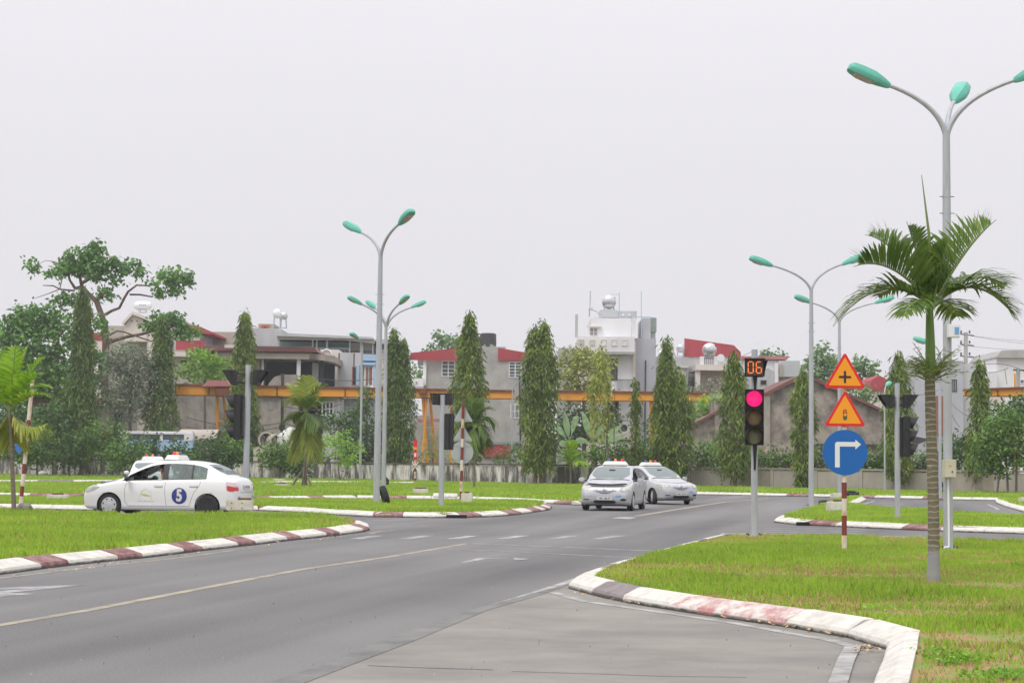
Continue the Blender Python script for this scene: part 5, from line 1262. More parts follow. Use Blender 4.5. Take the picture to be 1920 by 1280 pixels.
def bushy(name, label, cat, Y, ells, m, trunks=(), per=26, L=.34, W=.17, droop=.25, seed=1, group=None, ubase=None, bark='barkgrey', cr=.25, zb=0, k=9, flowers=None):
    r = np.random.default_rng(seed); u0 = ubase if ubase else ells[0][0]; b = P(u0, 880, Y); base = (b.x, Y, zb)
    T = Loc(name, base, label, cat, group); cl = px_ell(Y, ells)
    T.raw(leafcloud(ell_points(cl, per, r, k, cr), L, W, droop, r), 'crown', MAT[m], r)
    for tr in trunks:
        pts = [P(u, v, Y) if v is not None else Vector((P(u, 880, Y).x, Y, zb)) for (u, v, w) in tr]; mb = MB(); mb.tube(pts, [w*Y/F/2 for (_, _, w) in tr], MAT[bark], 9)
        T.mb(mb, 'trunk' if tr is trunks[0] else 'branch')
    if flowers:
        pts = ell_points(cl, flowers[0], r, 3, .1); f = r.random(len(pts)) < .5
        tag(T.raw(leafcloud(pts[f], .17, .15, 0, r), 'flowers', MAT['petal'], r), kind='stuff')
        g = ~f & (r.random(len(pts)) < .3)
        if g.sum() > 3: tag(T.raw(leafcloud(pts[g], .17, .15, 0, r), 'flowers', MAT['petalo'], r), kind='stuff')
    return T.root
# columnar mast trees
def mast(u, vtop, vcb, vbase, wpx, label, Y=None, seed=1, m='lf_mast', dens=1.0, tips=None, prof=None, trunks=None, thin=1.0, tw=6):
    r = np.random.default_rng(seed); b = G(u, vbase, 0) if Y is None else None
    if b is None: q = P(u, vbase, Y); b = Vector((q.x, Y, 0))
    Y = b.y; k = Y/F; T = Loc('mast_tree', tuple(b), label, 'tree', 'slender weeping trees along the boundary wall')
    V = []
    for ti, (tu, tv, tw_) in enumerate(tips or [(u, vtop, wpx)]):
        zt = P(tu, tv, Y).z; zb = P(tu, vcb, Y).z; x = P(tu, (tv+vcb)/2, Y).x; H = zt-zb; Rm = tw_*k/2*.88
        n = int(H*Rm*2*38*dens); t = r.random(n)**.9
        pf = prof or [(0, .55), (.08, .9), (.25, 1.0), (.5, .95), (.7, .78), (.85, .50), (.95, .24), (1, .06)]
        rr = np.interp(t, [p[0] for p in pf], [p[1] for p in pf])*Rm; a = r.uniform(0, 2*np.pi, n)
        lump = 1+.16*np.sin(t*23+a*2+seed)+.14*np.sin(t*47+a*3+seed*2)+r.normal(0, .07, n)
        rad = rr*lump*r.uniform(.35, 1.0, n)**.5*thin
        c = np.stack([x+rad*np.cos(a), Y+rad*np.sin(a), zb+t*H], 1); c = np.repeat(c, 10, 0); c = c+r.normal(size=c.shape)*np.array([.11, .11, .26])
        out = np.stack([np.cos(np.repeat(a, 10)), np.sin(np.repeat(a, 10)), np.zeros(n*10)], 1)*.45
        V.append(leafcloud(c, .40, .085, .75, r, out))
    T.raw(np.concatenate(V), 'crown', MAT[m], r)
    for (tu, tw_) in (trunks or [(u, tw)]):
        mb = MB(); x = P(tu, vbase, Y).x; w = tw_*k/2; mb.tube([(x, Y, -.05), (x+.05, Y, 1.2), (x-.05, Y, 3), (x, Y, P(tu, vtop, Y).z*.85)], [w*1.15, w, w*.8, w*.25], MAT['barkgrey' if seed % 2 else 'barkred'], 9); T.mb(mb, 'trunk')
    return T.root
mast(152, 545, 868, 897, 66, 'broad-skirted slender tree nearest the spreading tree at far left', seed=11, m='lf_mastd', prof=[(0, .5), (.08, .95), (.3, 1.0), (.55, .62), (.75, .52), (.9, .4), (1, .12)], tw=9, dens=1.1)
mast(303, 600, 868, 897, 62, 'slender tree left of the yellow gantry beam end', seed=12, m='lf_mastd', prof=[(0, .6), (.1, .95), (.35, 1.0), (.6, .8), (.8, .6), (.92, .35), (1, .06)], dens=1.1)
mast(456, 592, 895, 899, 74, 'slender tree with a narrow spire behind the left traffic light', seed=13, prof=[(0, .55), (.1, .85), (.25, 1.0), (.45, .8), (.6, .48), (.75, .55), (.87, .36), (.95, .2), (1, .07)], dens=1.0)
mast(745, 622, 884, 905, 60, 'slender tree immediately right of the farther four-headed lamp', seed=14, m='lf_mastd', tips=[(737, 622, 48), (755, 642, 48)], tw=7, dens=.9)
mast(879, 593, 858, 909, 64, 'tallest pointed slender tree in front of the grey house', seed=15, prof=[(0, .6), (.1, .9), (.3, .98), (.5, 1.0), (.7, .72), (.84, .55), (.93, .3), (1, .05)], trunks=[(874, 7)])
mast(1013, 612, 878, 913, 70, 'wide double-tipped slender tree right of the grey house', seed=16, tips=[(1000, 620, 50), (1019, 612, 56)], trunks=[(1004, 6), (1014, 7)], prof=[(0, .7), (.12, .9), (.4, .95), (.6, 1.0), (.78, .72), (.9, .42), (1, .07)])
mast(1125, 655, 815, 916, 48, 'thin see-through yellowish slender tree in front of the white house', seed=17, m='lf_yel', dens=.42, trunks=[(1139, 5), (1152, 2.5)])
mast(1191, 712, 875, 916, 15, 'very narrow young slender tree before the white house corner', seed=18, m='lf_mast', dens=.9, tw=3)
mast(1260, 640, 893, 917, 78, 'double-tipped drooping slender tree behind the second silver sedan', seed=19, tips=[(1249, 640, 46), (1272, 700, 56), (1243, 705, 44)], m='lf_mast', prof=[(0, .5), (.1, .85), (.3, 1.0), (.6, .9), (.8, .68), (.92, .4), (1, .07)], tw=8, dens=.8)
mast(1376, 668, 893, 919, 62, 'slender tree left of the red lamp, before the old gabled shed', seed=20, trunks=[(1378, 6)], dens=.8)
mast(1505, 703, 908, 921, 54, 'slender tree in front of the gable peak of the old shed', seed=21, dens=.75, prof=[(0, .25), (.15, .5), (.4, .75), (.6, 1.0), (.75, .85), (.88, .5), (1, .07)], tw=5)
mast(1684, 667, 892, 925, 60, 'slender tree behind the traffic light on the right middle island', seed=22, dens=.8, tw=5)
mast(1838, 684, 890, 928, 52, 'slender tree before the white houses at the right', seed=23, dens=.8, prof=[(0, .8), (.15, 1.05), (.35, .9), (.6, .62), (.8, .5), (.92, .3), (1, .06)], tw=6)
# vine-covered cone left of the four-headed lamp
bushy('climber_tree', 'dark cone of creeper-covered tree behind the lamp poles', 'tree', 140, [(688,745,17,24),(685,790,28,34),(678,835,38,34),(655,865,28,22),(700,860,30,26)], 'lf_dark', [[(688, None, 6), (688, 740, 3)]], per=34, seed=31, L=.34, W=.15)

# great spreading tree
def big_tree():
    Y = 150; r = np.random.default_rng(40); T = Loc('spreading_tree', (P(195, 880, Y).x, Y, 0), 'tall spreading tree with bare crooked limbs and flat leafy umbrellas at the far left', 'tree')
    brs = [[(190,None,17),(192,820,16),(196,760,15),(196,700,14),(198,650,13),(197,610,12),(190,590,11),(181,565,10)],
           [(181,565,10),(165,550,8),(152,535,7),(147,515,5),(150,500,3)], [(152,538,7),(140,540,6),(130,525,4.5),(124,505,4),(120,490,3)], [(155,530,7),(170,520,6),(195,525,4),(205,515,3)],
           [(197,590,6),(210,583,5.5),(225,578,5),(235,560,5),(243,548,4.5),(260,536,3.5),(285,538,2.5)], [(243,552,4),(262,552,3.5),(285,556,2.5)],
           [(198,645,8),(215,637,7),(240,630,6),(265,625,5),(290,618,4),(305,605,3)], [(205,628,4),(220,620,3.5),(232,622,3),(255,630,3),(285,640,2.5),(298,632,2)],
           [(181,562,6),(190,555,5),(200,548,3)], [(147,515,4),(140,490,3),(135,475,2)], [(140,545,4),(112,542,3),(98,535,2.5),(78,534,1.5)], [(112,542,2),(90,552,1.5),(70,560,1)], [(112,542,2),(118,525,1.5),(122,520,1)],
           [(130,500,2),(100,490,1.5),(85,488,1),(70,495,.8)], [(131,478,2.5),(128,468,1.5)],
           [(120,720,8),(108,680,7),(105,640,6),(125,620,4),(150,600,3)], [(105,650,5),(95,620,4),(70,600,3)]]
    for i, b in enumerate(brs):
        mb = MB(); pts = [P(u, v, Y) if v is not None else Vector((P(u, 880, Y).x, Y, -.1)) for u, v, _ in b]
        off = 0 if i == 0 else r.uniform(-1.2, 1.2)
        pts = [p+Vector((0, off*j/len(pts), 0)) for j, p in enumerate(pts)]
        mb.tube(pts, [w*Y/F/2 for _, _, w in b], MAT['barkred'], 9); T.mb(mb, 'trunk' if i == 0 else 'branch')
    um = [(150,478,28,10),(165,472,30,9),(125,500,26,13),(150,500,32,14),(185,492,32,15),(215,500,28,12),(240,497,24,11),(262,508,18,7),(100,512,16,9),(178,510,26,11),(215,522,16,7),
          (318,510,24,9),(340,517,24,10),(310,530,28,12),(330,542,20,9),(295,545,14,8),(346,527,16,8),(196,550,19,12),(120,562,22,12),(138,558,18,12),(300,600,24,15),(320,602,22,16),(285,610,22,9),(355,625,22,13),(338,618,18,12),(330,590,14,9),
          (185,464,9,4),(58,492,12,5),(62,502,10,4),(178,457,6,2)]
    e = px_ell(Y, um, 1.0); V = leafcloud(ell_points(e, 22, r, 9, .22), .42, .24, .35, r); T.raw(V, 'crown', MAT['lf_mid'], r)
big_tree()
bushy('broadleaf_tree', 'dense rounded green tree under and left of the spreading tree', 'tree', 146, [(60,590,34,26),(35,605,26,24),(85,600,26,24),(40,640,38,34),(90,640,40,34),(120,600,24,18),(65,690,50,40),(150,640,28,26),(185,610,20,14),(105,700,40,40),(180,680,26,30),(10,660,30,60), (20,720,40,60), (150,740,50,50), (60,760,60,50)], 'lf_mid', [[(108, None, 12), (106, 660, 9), (110, 620, 5)], [(55, None, 9), (58, 700, 6)]], per=24, seed=41, L=.42, W=.24)
bushy('broadleaf_tree', 'small bright green tree above the yellow gantry beam', 'tree', 150, [(370,665,22,14),(395,672,24,15),(380,690,34,18),(355,700,22,14),(415,680,16,10),(400,705,26,10)], 'lf_light', [[(385, None, 6), (384, 700, 4)]], per=24, seed=42, L=.36, W=.2)
bushy('grey_tree', 'grey-green wispy tree between the two leftmost slender trees', 'tree', 144, [(245,680,40,38),(225,715,38,40),(265,720,42,40),(240,755,50,34),(275,690,26,30),(215,670,18,22)], 'lf_grey', [[(245, None, 8), (243, 720, 5), (235, 660, 3)], [(243, 740, 4), (270, 690, 2)]], per=44, seed=43, L=.32, W=.11)
bushy('broadleaf_tree', 'yellowish round tree standing before the white house', 'tree', 149, [(1075,670,26,22),(1100,672,34,22),(1065,700,24,26),(1100,705,40,28),(1130,690,26,26),(1085,735,36,22),(1120,735,30,22)], 'lf_yel', [[(1095, None, 8), (1095, 720, 6)]], per=24, seed=44, L=.34, W=.18)
bushy('broadleaf_tree', 'dark shaded tree under the second gantry beam', 'tree', 149, [(1075,790,36,34),(1110,800,40,32),(1140,790,24,28),(1060,820,24,20)], 'lf_dark', [[(1095, None, 8), (1095, 780, 6)]], per=28, seed=45, L=.34, W=.17)
bushy('broadleaf_tree', 'pale distant tree rising behind the grey house with red parapet', 'tree', 215, [(838,637,20,14),(822,650,20,12),(850,648,22,16),(808,657,12,8),(790,690,16,20),(822,626,6,5),(868,640,14,12)], 'lf_far', [[(840, None, 6), (840, 650, 4)]], per=12, seed=46, L=.5, W=.3)
bushy('broadleaf_tree', 'tall pale tree between the two right lamp poles behind the old shed', 'tree', 190, [(1545,665,22,20),(1530,690,26,24),(1560,690,24,24),(1545,715,30,20),(1508,700,14,16)], 'lf_far', [[(1545, None, 8), (1545, 690, 5)]], per=14, seed=47, L=.5, W=.3)
bushy('broadleaf_tree', 'pale tree with two lobes just right of the warning triangles', 'tree', 188, [(1612,678,16,14),(1628,690,18,14),(1605,700,24,20),(1632,708,14,14),(1590,690,12,10)], 'lf_far', [[(1612, None, 8), (1612, 700, 5)]], per=14, seed=48, L=.5, W=.3)
bushy('broadleaf_tree', 'pale low tree peeping over the roofs behind the countdown box', 'tree', 210, [(1437,662,8,8),(1450,668,18,6),(1465,668,10,5)], 'lf_far', [[(1445, None, 6), (1445, 668, 4)]], per=14, seed=49, L=.5, W=.3)
bushy('broadleaf_tree', 'dull green tree over the right slope of the old shed', 'tree', 150, [(1600,735,30,14),(1625,745,26,14),(1580,725,20,12)], 'lf_far', [[(1605, None, 6), (1605, 740, 4)]], per=20, seed=50, L=.35, W=.2)
bushy('broadleaf_tree', 'light green tree between the gantry end and the old shed', 'tree', 136, [(1325,755,18,14),(1310,770,18,12),(1340,748,16,12),(1335,775,16,10),(1300,780,12,8)], 'lf_light', [[(1322, None, 5), (1322, 765, 3)]], per=30, seed=51, L=.3, W=.17)
# bushes on and behind the wall, left to right
B_ = [(25,800,40,50,'lf_dark',134),(70,830,40,40,'lf_hedge',132),(100,790,34,40,'lf_dark',136),(130,840,34,30,'lf_dark',133),(190,820,40,36,'lf_hedge',133),(235,850,38,28,'lf_hedge',131),(275,840,24,24,'lf_dark',133),(335,850,30,26,'lf_dark',133),(395,850,42,30,'lf_dark',131),(435,840,36,26,'lf_hedge',132),(525,848,36,26,'lf_hedge',131),(560,870,24,22,'lf_dark',131)]
for i, (u, v, ru, rv, m, Y) in enumerate(B_):
    lab = ['dark bush at the left picture edge behind the palm', 'bright-leaved bush behind the leaning post', 'dark tall bush filling the gap left of the first slender tree', 'dark bush under the first slender tree', 'leafy shrub left of the rear white sedan', 'green shrub above the roof of the rear white sedan', 'dark bush left of the second slender tree foot', 'dark bush right of the second slender tree foot', 'bush before the left concrete pipe', 'bush left of the left traffic light pole foot', 'low bush before the two pipe mouths', 'dark shrub left of the propped palm foot'][i]
    bushy('bush', lab, 'bush', Y, [(u, v, ru, rv), (u-ru*.4, v+rv*.4, ru*.7, rv*.6), (u+ru*.45, v+rv*.35, ru*.6, rv*.6)], m, [[(u, None, 5), (u, v, 3)]], per=42, seed=100+i, L=.30, W=.15, zb=0)
bushy('bush', 'bright green shrub with a bare stem left of the short single-headed lamp', 'bush', 127, [(640,825,22,16),(655,845,24,18),(622,838,20,14),(645,862,20,12),(610,822,12,10)], 'lf_light', [[(640, None, 3), (634, 880, 3), (640, 850, 2)], [(640, None, 2), (652, 880, 2)]], per=30, seed=121, L=.26, W=.14)
bushy('bush', 'dark shrub mass between the bright shrub and the creeper cone', 'bush', 138, [(640,800,30,26),(610,790,24,20),(665,790,22,30),(600,860,22,28)], 'lf_dark', [[(640, None, 4), (640, 800, 3)]], per=24, seed=122, L=.3, W=.15)
bushy('bush', 'small bush before the red wall foot of the grey house', 'bush', 127, [(960,850,22,14),(975,862,20,12),(940,862,14,9)], 'lf_hedge', [[(945, None, 2), (943, 900, 2), (950, 870, 1.5)]], per=30, seed=123, L=.26, W=.14)
bushy('bush', 'dry yellowish creeper on the gantry legs above the grimy wall', 'bush', 135, [(800,855,26,14),(830,850,20,12),(815,835,16,20),(780,862,20,9),(855,858,18,10)], 'lf_yel', [[(810, None, 2), (812, 850, 2)]], per=22, seed=124, L=.24, W=.10)
bushy('bush', 'light green leafy shrub left of the nearer silver sedan', 'bush', 121, [(1078,860,18,14),(1060,850,14,10),(1095,875,14,12),(1112,855,12,10)], 'lf_light', [[(1073, None, 3), (1070, 885, 3), (1073, 862, 2)]], per=30, seed=125, L=.24, W=.12)
hed = [(1110,1140,840,22),(1140,1235,842,22),(1300,1345,845,18),(1345,1450,848,18),(1450,1545,850,18),(1600,1700,852,20),(1700,1790,855,20)]
hl_ = ['hedge with a few orange petals above the nearer silver sedan', 'dark clipped hedge behind the roofs of both silver sedans', 'hedge left of the slender tree before the old shed', 'hedge behind the foot of the red traffic light', 'flower-flecked hedge behind the left right-hand lamp pole', 'hedge right of the blue disc sign', 'hedge between the ringed palm trunk and the side-view traffic light']
for i, (u0, u1, v, rv) in enumerate(hed):
    n = max(2, int((u1-u0)/22)); ee = [(u0+(u1-u0)*(j+.5)/n, v+10+random.uniform(-5, 5), (u1-u0)/n*.85, rv*random.uniform(.8, 1.1)) for j in range(n)]+[(u0+(u1-u0)*(j+.5)/n, v+20, (u1-u0)/n*.85, 12) for j in range(n)]
    bushy('hedge', hl_[i], 'hedge', 120-i*1.5, ee, 'lf_hedge', [[(u0+8, None, 3), (u0+8, v+10, 2)]], per=52, seed=140+i, L=.24, W=.13, flowers=(.35,))
bushy('bush', 'round dark green bush before the left wall of the old shed', 'bush', 122, [(1332,835,28,14),(1320,842,20,10),(1350,840,18,10)], 'lf_mid', [[(1332, None, 3), (1332, 840, 2)]], per=40, seed=150, L=.2, W=.11)
bushy('bush', 'big leafy bush at the right edge before the white houses', 'bush', 98, [(1880,800,34,36),(1905,830,36,40),(1860,830,30,34),(1915,790,24,24),(1875,865,34,24),(1850,860,20,22)], 'lf_hedge', [[(1890, None, 5), (1888, 880, 4), (1880, 830, 3)], [(1905, None, 5), (1906, 880, 4), (1912, 830, 3)], [(1868, None, 4), (1874, 890, 3), (1870, 850, 2)]], per=75, seed=151, L=.24, W=.14)
bushy('bush', 'dark bush behind the leafy bush at the right edge', 'bush', 108, [(1900,790,40,40),(1830,855,30,30),(1800,850,24,30),(1790,830,20,20),(1925,770,30,34)], 'lf_dark', [[(1900, None, 5), (1900, 800, 3)]], per=50, seed=152, L=.28, W=.15)
bushy('bush', 'grey-green shrub at the foot of the grey extension', 'bush', 126, [(1215,815,12,28),(1222,790,10,18),(1210,840,14,14)], 'lf_dark', [[(1215, None, 3), (1215, 820, 2)]], per=26, seed=153, L=.24, W=.12)
bushy('bush', 'straggly shrubs on the terrace before the barred balcony', 'bush', 150, [(1290,725,14,10),(1315,728,16,9),(1335,722,12,9)], 'lf_grey', [[(1310, None, 2), (1310, 728, 1)]], per=24, seed=154, L=.3, W=.15)

# ------------------------------------------------------------------ palms
def frond(root, base, tip, lift, side_len, n, m, V_up=.45, droop=.5, width=.035, start=.12, seed=1, name='frond', twist=0.0, curl=1.0, tipdir=None):
    """arching rachis with leaflets on both sides; coordinates local to root"""
    r = np.random.default_rng(seed); b = Vector(base); t = Vector(tip); mid = (b+t)*.5+Vector((0, 0, lift))
    q = lambda s: b*(1-s)**2+mid*2*s*(1-s)+t*s*s
    dq = lambda s: ((mid-b)*2*(1-s)+(t-mid)*2*s).normalized()
    fr = empty(name); fr.parent = root; fr.empty_display_size = .1
    mb = MB(); L = (t-b).length
    mb.tube([q(s) for s in np.linspace(0, 1, 12)], list(np.linspace(.020, .004, 12)*max(1, L/1.5)), MAT['stalk'], 6); mb.build('rachis', fr, smooth=True)
    V = []; up = Vector((0, 0, 1))
    for i in range(n):
        s = start+(1-start)*i/(n-1); p = q(s); d = dq(s); sd = d.cross(up)
        if sd.length < .15: sd = Vector((0, 1, 0)).cross(d)
        sd.normalize(); nn = sd.cross(d).normalized()
        if twist: 
            M = Matrix.Rotation(twist, 3, d); sd = M @ sd; nn = M @ nn
        prof = math.sin(math.pi*min(1, .12+s*.95))**.6
        for g in (-1, 1):
            l = side_len*prof*r.uniform(.85, 1.12)*(.75 if s > .93 else 1); fw = .35+.75*s
            dr = (sd*g*1.0+nn*V_up+d*fw+Vector(r.normal(0, .06, 3))).normalized(); w = width*r.uniform(.8, 1.15)*(1.2-.5*s)
            wn_ = dr.cross(nn).normalized(); dd = droop*r.uniform(.6, 1.3)
            P0 = p; P1 = p+dr*l*.4+Vector((0, 0, -dd*l*.08)); P2 = p+dr*l*.75+Vector((0, 0, -dd*l*.32)); P3 = p+dr*l+Vector((0, 0, -dd*l*.62))
            V += [P0-wn_*w*.25, P0+wn_*w*.25, P1+wn_*w*.5, P1-wn_*w*.5, P1-wn_*w*.5, P1+wn_*w*.5, P2+wn_*w*.38, P2-wn_*w*.38, P2-wn_*w*.38, P2+wn_*w*.38, P3+wn_*w*.04, P3-wn_*w*.04]
    V = np.array([tuple(v) for v in V]); rn = np.repeat(r.random(len(V)//12), 3)
    tag(link('leaflets', rawmesh('leaflets', V, 4, [m], rn), fr), kind='stuff'); return fr
MAT['stalk'] = M_('palm_stalk', (.16, .22, .06), .5, var=.1); MAT['shaft'] = M_('green_crownshaft', (.13, .27, .035), .42, c2=(.10, .17, .03), vscale=3, stretch=(6, 6, .7))
def ringtrunk():
    m, n, l, b = newmat('ringed_palm_bark'); tc = n.new('ShaderNodeTexCoord'); sx = n.new('ShaderNodeSeparateXYZ'); l.new(tc.outputs['Object'], sx.inputs[0])
    t = n.new('ShaderNodeTexNoise'); t.inputs['Scale'].default_value = 6; t.inputs['Detail'].default_value = 6; l.new(tc.outputs['Object'], t.inputs['Vector'])
    ma = n.new('ShaderNodeMath'); ma.operation = 'MULTIPLY_ADD'; ma.inputs[1].default_value = .10; l.new(t.outputs['Fac'], ma.inputs[0]); l.new(sx.outputs['Z'], ma.inputs[2])
    mm = n.new('ShaderNodeMath'); mm.operation = 'MODULO'; mm.inputs[1].default_value = .068; l.new(ma.outputs[0], mm.inputs[0])
    cmp = n.new('ShaderNodeMapRange'); cmp.inputs['From Min'].default_value = .010; cmp.inputs['From Max'].default_value = .018; l.new(mm.outputs[0], cmp.inputs['Value'])
    mx1 = n.new('ShaderNodeMix'); mx1.data_type = 'RGBA'; mx1.inputs['A'].default_value = (.07, .058, .038, 1); mx1.inputs['B'].default_value = (.23, .20, .12, 1); l.new(t.outputs['Fac'], mx1.inputs['Factor'])
    mx2 = n.new('ShaderNodeMix'); mx2.data_type = 'RGBA'; mx2.inputs['A'].default_value = (.30, .285, .23, 1); l.new(mx1.outputs['Result'], mx2.inputs['B']); l.new(cmp.outputs[0], mx2.inputs['Factor'])
    # lime wash at the foot
    m3 = n.new('ShaderNodeMath'); m3.operation = 'MULTIPLY_ADD'; m3.inputs[1].default_value = .35; l.new(t.outputs['Fac'], m3.inputs[0]); l.new(sx.outputs['Z'], m3.inputs[2])
    m4 = n.new('ShaderNodeMapRange'); m4.inputs['From Min'].default_value = .50; m4.inputs['From Max'].default_value = .62; l.new(m3.outputs[0], m4.inputs['Value'])
    m5 = n.new('ShaderNodeMix'); m5.data_type = 'RGBA'; m5.inputs['A'].default_value = (.27, .27, .27, 1); l.new(mx2.outputs['Result'], m5.inputs['B']); l.new(m4.outputs[0], m5.inputs['Factor'])
    l.new(m5.outputs['Result'], b.inputs['Base Color']); b.inputs['Roughness'].default_value = .85; return m
MAT['ring'] = ringtrunk()
def near_palm():
    b = G(1750, 1091, KH-.03); Y = b.y; root = empty('palm_tree', b, 0, 'near palm with a ringed trunk, green crownshaft and arching fronds on the right island', 'palm tree', 'palms planted on the islands')
    L = lambda u, v, dy=0: P(u, v, Y+dy)-b
    h1 = L(1747, 700).z; h2 = L(1746, 570).z; mb = MB(); pts = []; rs = []; n = 90
    for i in range(n+1):
        z = -.06+(h1+.06)*i/n; ph = ((z/.075) % 1); r0 = .070+.016*max(0, 1-z/.45)**2-.010*(z/h1); rs.append(r0+(.004 if ph < .2 else 0)); pts.append((-.02*(z/h1)+.012*math.sin(z*2), 0, z))
    mb.tube(pts, rs, MAT['ring'], 18); mb.build('trunk', root, smooth=True)
    mb = MB(); mb.tube([(-.02, 0, h1-.02), (-.022, 0, h1+.12), (-.025, 0, h1+.35), (-.03, 0, h2-.15), (-.03, 0, h2+.05), (-.02, 0, h2+.22)], [.060, .062, .058, .046, .040, .028], MAT['shaft'], 16); mb.build('crownshaft', root, smooth=True)
    c = L(1748, 560)
    W = .045
    spec = [  # tip(u,v,dy), lift, side_len, V_up, droop, n, twist
        ((1600, 500, -.25), .42, .62, 1.1, .3, 36, 0, 'lf_palmy' if False else 'lf_palm'), ((1622, 440, .45), .38, .55, .85, .35, 34, 0, 'lf_palm'), ((1868, 412, .1), .22, .62, 1.0, .2, 38, 0, 'lf_palm'),
        ((1562, 612, .1), .66, .62, .45, .60, 42, 0, 'lf_palm'), ((1908, 600, -.1), .62, .70, .45, .65, 44, 0, 'lf_palm'), ((1895, 540, .5), .46, .56, .45, .7, 44, 0, 'lf_palm'),
        ((1700, 415, .25), .05, .40, .9, .1, 34, 0, 'lf_palm'), ((1690, 600, -.75), .30, .36, .3, .8, 36, 0, 'lf_palm'), ((1800, 600, .85), .30, .42, .3, .8, 36, 0, 'lf_palm'), ((1780, 440, -.1), .02, .34, .9, .1, 30, 0, 'lf_palm'), ((1640, 560, .7), .35, .42, .4, .6, 38, 0, 'lf_palm')]
    for i, (tp, lift, sl, vu, dr, n, tw, m) in enumerate(spec):
        frond(root, (c.x, 0, c.z-.10), tuple(L(*tp)), lift, sl, n, MAT[m], vu, dr, .044, seed=200+i, twist=tw)
    mb = MB(); s0 = L(1747, 530); s1 = L(1742, 440); s2 = L(1728, 328); mb.tube([s0, s1, s2], [.025, .018, .004], MAT['stalk'], 8); mb.build('spear_leaf', root, smooth=True)
    # flower tuft round the foot of the crownshaft
    r = np.random.default_rng(9); mb = MB()
    for k in range(70):
        a = r.uniform(0, 6.28); up = r.uniform(-.15, 1.0); l = r.uniform(.18, .42); z0 = h1+r.uniform(-.1, .1); g = -1 if r.random() < .62 else 1
        d = Vector((g*abs(math.cos(a))*1.0, math.sin(a)*.6, up)).normalized(); p0 = Vector((-.02, 0, z0))+Vector((d.x, d.y, 0))*.07; p2 = p0+d*l; mb.tube([p0, (p0+p2)/2+Vector((0, 0, .03)), p2], [.006, .005, .002], MAT['stalk'], 4)
        for j in range(7):
            q = p0.lerp(p2, .35+.1*j); e = Vector(r.normal(0, 1, 3)).normalized()*.065; mb.add([q, q+e*.5+Vector((0, 0, .006)), q+e, q+e*.5-Vector((0, 0, .006))], [(0,1,2,3)], MAT['tuft'])
    mb.build('flower_tuft', root)
    mb = MB(); q = L(1757, 705); mb.tube([(.03, -.02, h1-.02), (.07, -.04, h1+.0), (.095, -.05, h1+.04)], [.02, .015, .004], MAT['barkred'], 6); mb.build('leaf_scar', root)
MAT['tuft'] = M_('flower_tuft_green', (.20, .26, .06), .7, var=.3, vscale=9)
near_palm()
def small_palm(u, vb, vc, label, fr, m, z0=KH-.03, tw=7, sl=.8, n=30, seed=1, props=False, dead=0, lean=0, ut=None, W=.07):
    b = G(u, vb, z0); Y = b.y; k = Y/F; root = empty('palm_tree', b, 0, label, 'palm tree', 'palms planted on the islands'); L = lambda uu, v, dy=0: P(uu, v, Y+dy)-b
    c = L(ut or u, vc); mb = MB(); mb.tube([(0, 0, -.05), (c.x*.4, 0, c.z*.4), (c.x, 0, c.z)], [tw*k*.6, tw*k*.5, tw*k*.42], MAT['palmbark'], 12); mb.build('trunk', root, smooth=True)
    for i, (tu, tv, dy, lift) in enumerate(fr):
        mm = m if i >= dead else 'lf_palmd'
        frond(root, tuple(c), tuple(L(tu, tv, dy)), lift, sl, n, MAT[mm], .45 if tv < vc else .1, .55 if tv < vc else 1.0, W, seed=seed*50+i)
    if props:
        mb = MB(); 
        for (uu, vv, tt) in ((545, 913, 872), (566, 914, 860), (585, 913, 885)):
            mb.tube([L(uu, vv+0, -.3)*Vector((1,1,0)) if False else Vector((L(uu, vv, -.3).x, -.3, 0)), L((uu+u)/2, (vv+tt)/2, -.2), L(u, tt, 0)], [.05, .05, .04], MAT['barkgrey'], 6)
        mb.build('prop_stick', root, smooth=True)
    return root
MAT['palmbark'] = M_('palm_bark', (.23, .19, .15), .9, c2=(.13, .11, .09), vscale=5, stretch=(1, 1, 5))
small_palm(27, 962, 770, 'leftmost palm with bright young fronds and dead hanging leaves', [(92, 790, -.2, -.5), (75, 800, .4, -.4), (-10, 800, 0, -.4), (30, 830, .3, -.3), (100, 730, .2, .55), (86, 665, .0, .25), (55, 640, .2, .1), (30, 640, -.2, .1), (-5, 650, .2, .2), (-40, 700, 0, .5), (-45, 760, .4, .6), (75, 700, -.4, .4), (98, 745, -.3, .4), (10, 680, .5, .2)], 'lf_palmy', tw=8, sl=.55, n=34, seed=5, dead=4, ut=18, W=.05)
small_palm(573, 916, 775, 'palm propped by three sticks in the left middle grass', [(560, 850, .3, -.6), (590, 850, -.3, -.5), (575, 855, 0, -.3), (605, 830, .4, -.3), (552, 820, .2, .0), (536, 762, 0, .9), (548, 725, .6, .6), (575, 700, 0, .2), (585, 715, .6, .3), (613, 722, 0, .6), (608, 760, -.8, .8), (545, 790, .8, .6), (600, 800, -.6, .4)], 'lf_palm', tw=6, sl=1.05, n=38, seed=6, props=True, dead=9, W=.075)
small_palm(889, 918, 800, 'slim palm in front of the tallest pointed slender tree', [(872, 775, 0, .5), (860, 800, .5, .7), (880, 735, 0, .2), (900, 745, .3, .3), (925, 770, 0, .8), (930, 800, .3, 1.0), (915, 825, -.3, .8), (865, 830, .4, .7), (895, 850, .5, .5), (910, 840, .6, .5), (875, 845, -.4, .3)], 'lf_palm', tw=4, sl=.95, n=34, seed=7, W=.075, dead=0)
small_palm(1070, 910, 872, 'low feathery palm left of the nearer silver sedan', [(1050, 850, 0, .5), (1045, 870, .3, .5), (1062, 830, 0, .3), (1080, 828, .3, .3), (1100, 850, 0, .6), (1106, 872, -.3, .6), (1072, 822, .3, .2)], 'lf_palmy', tw=4, sl=.8, n=20, seed=8, W=.10)
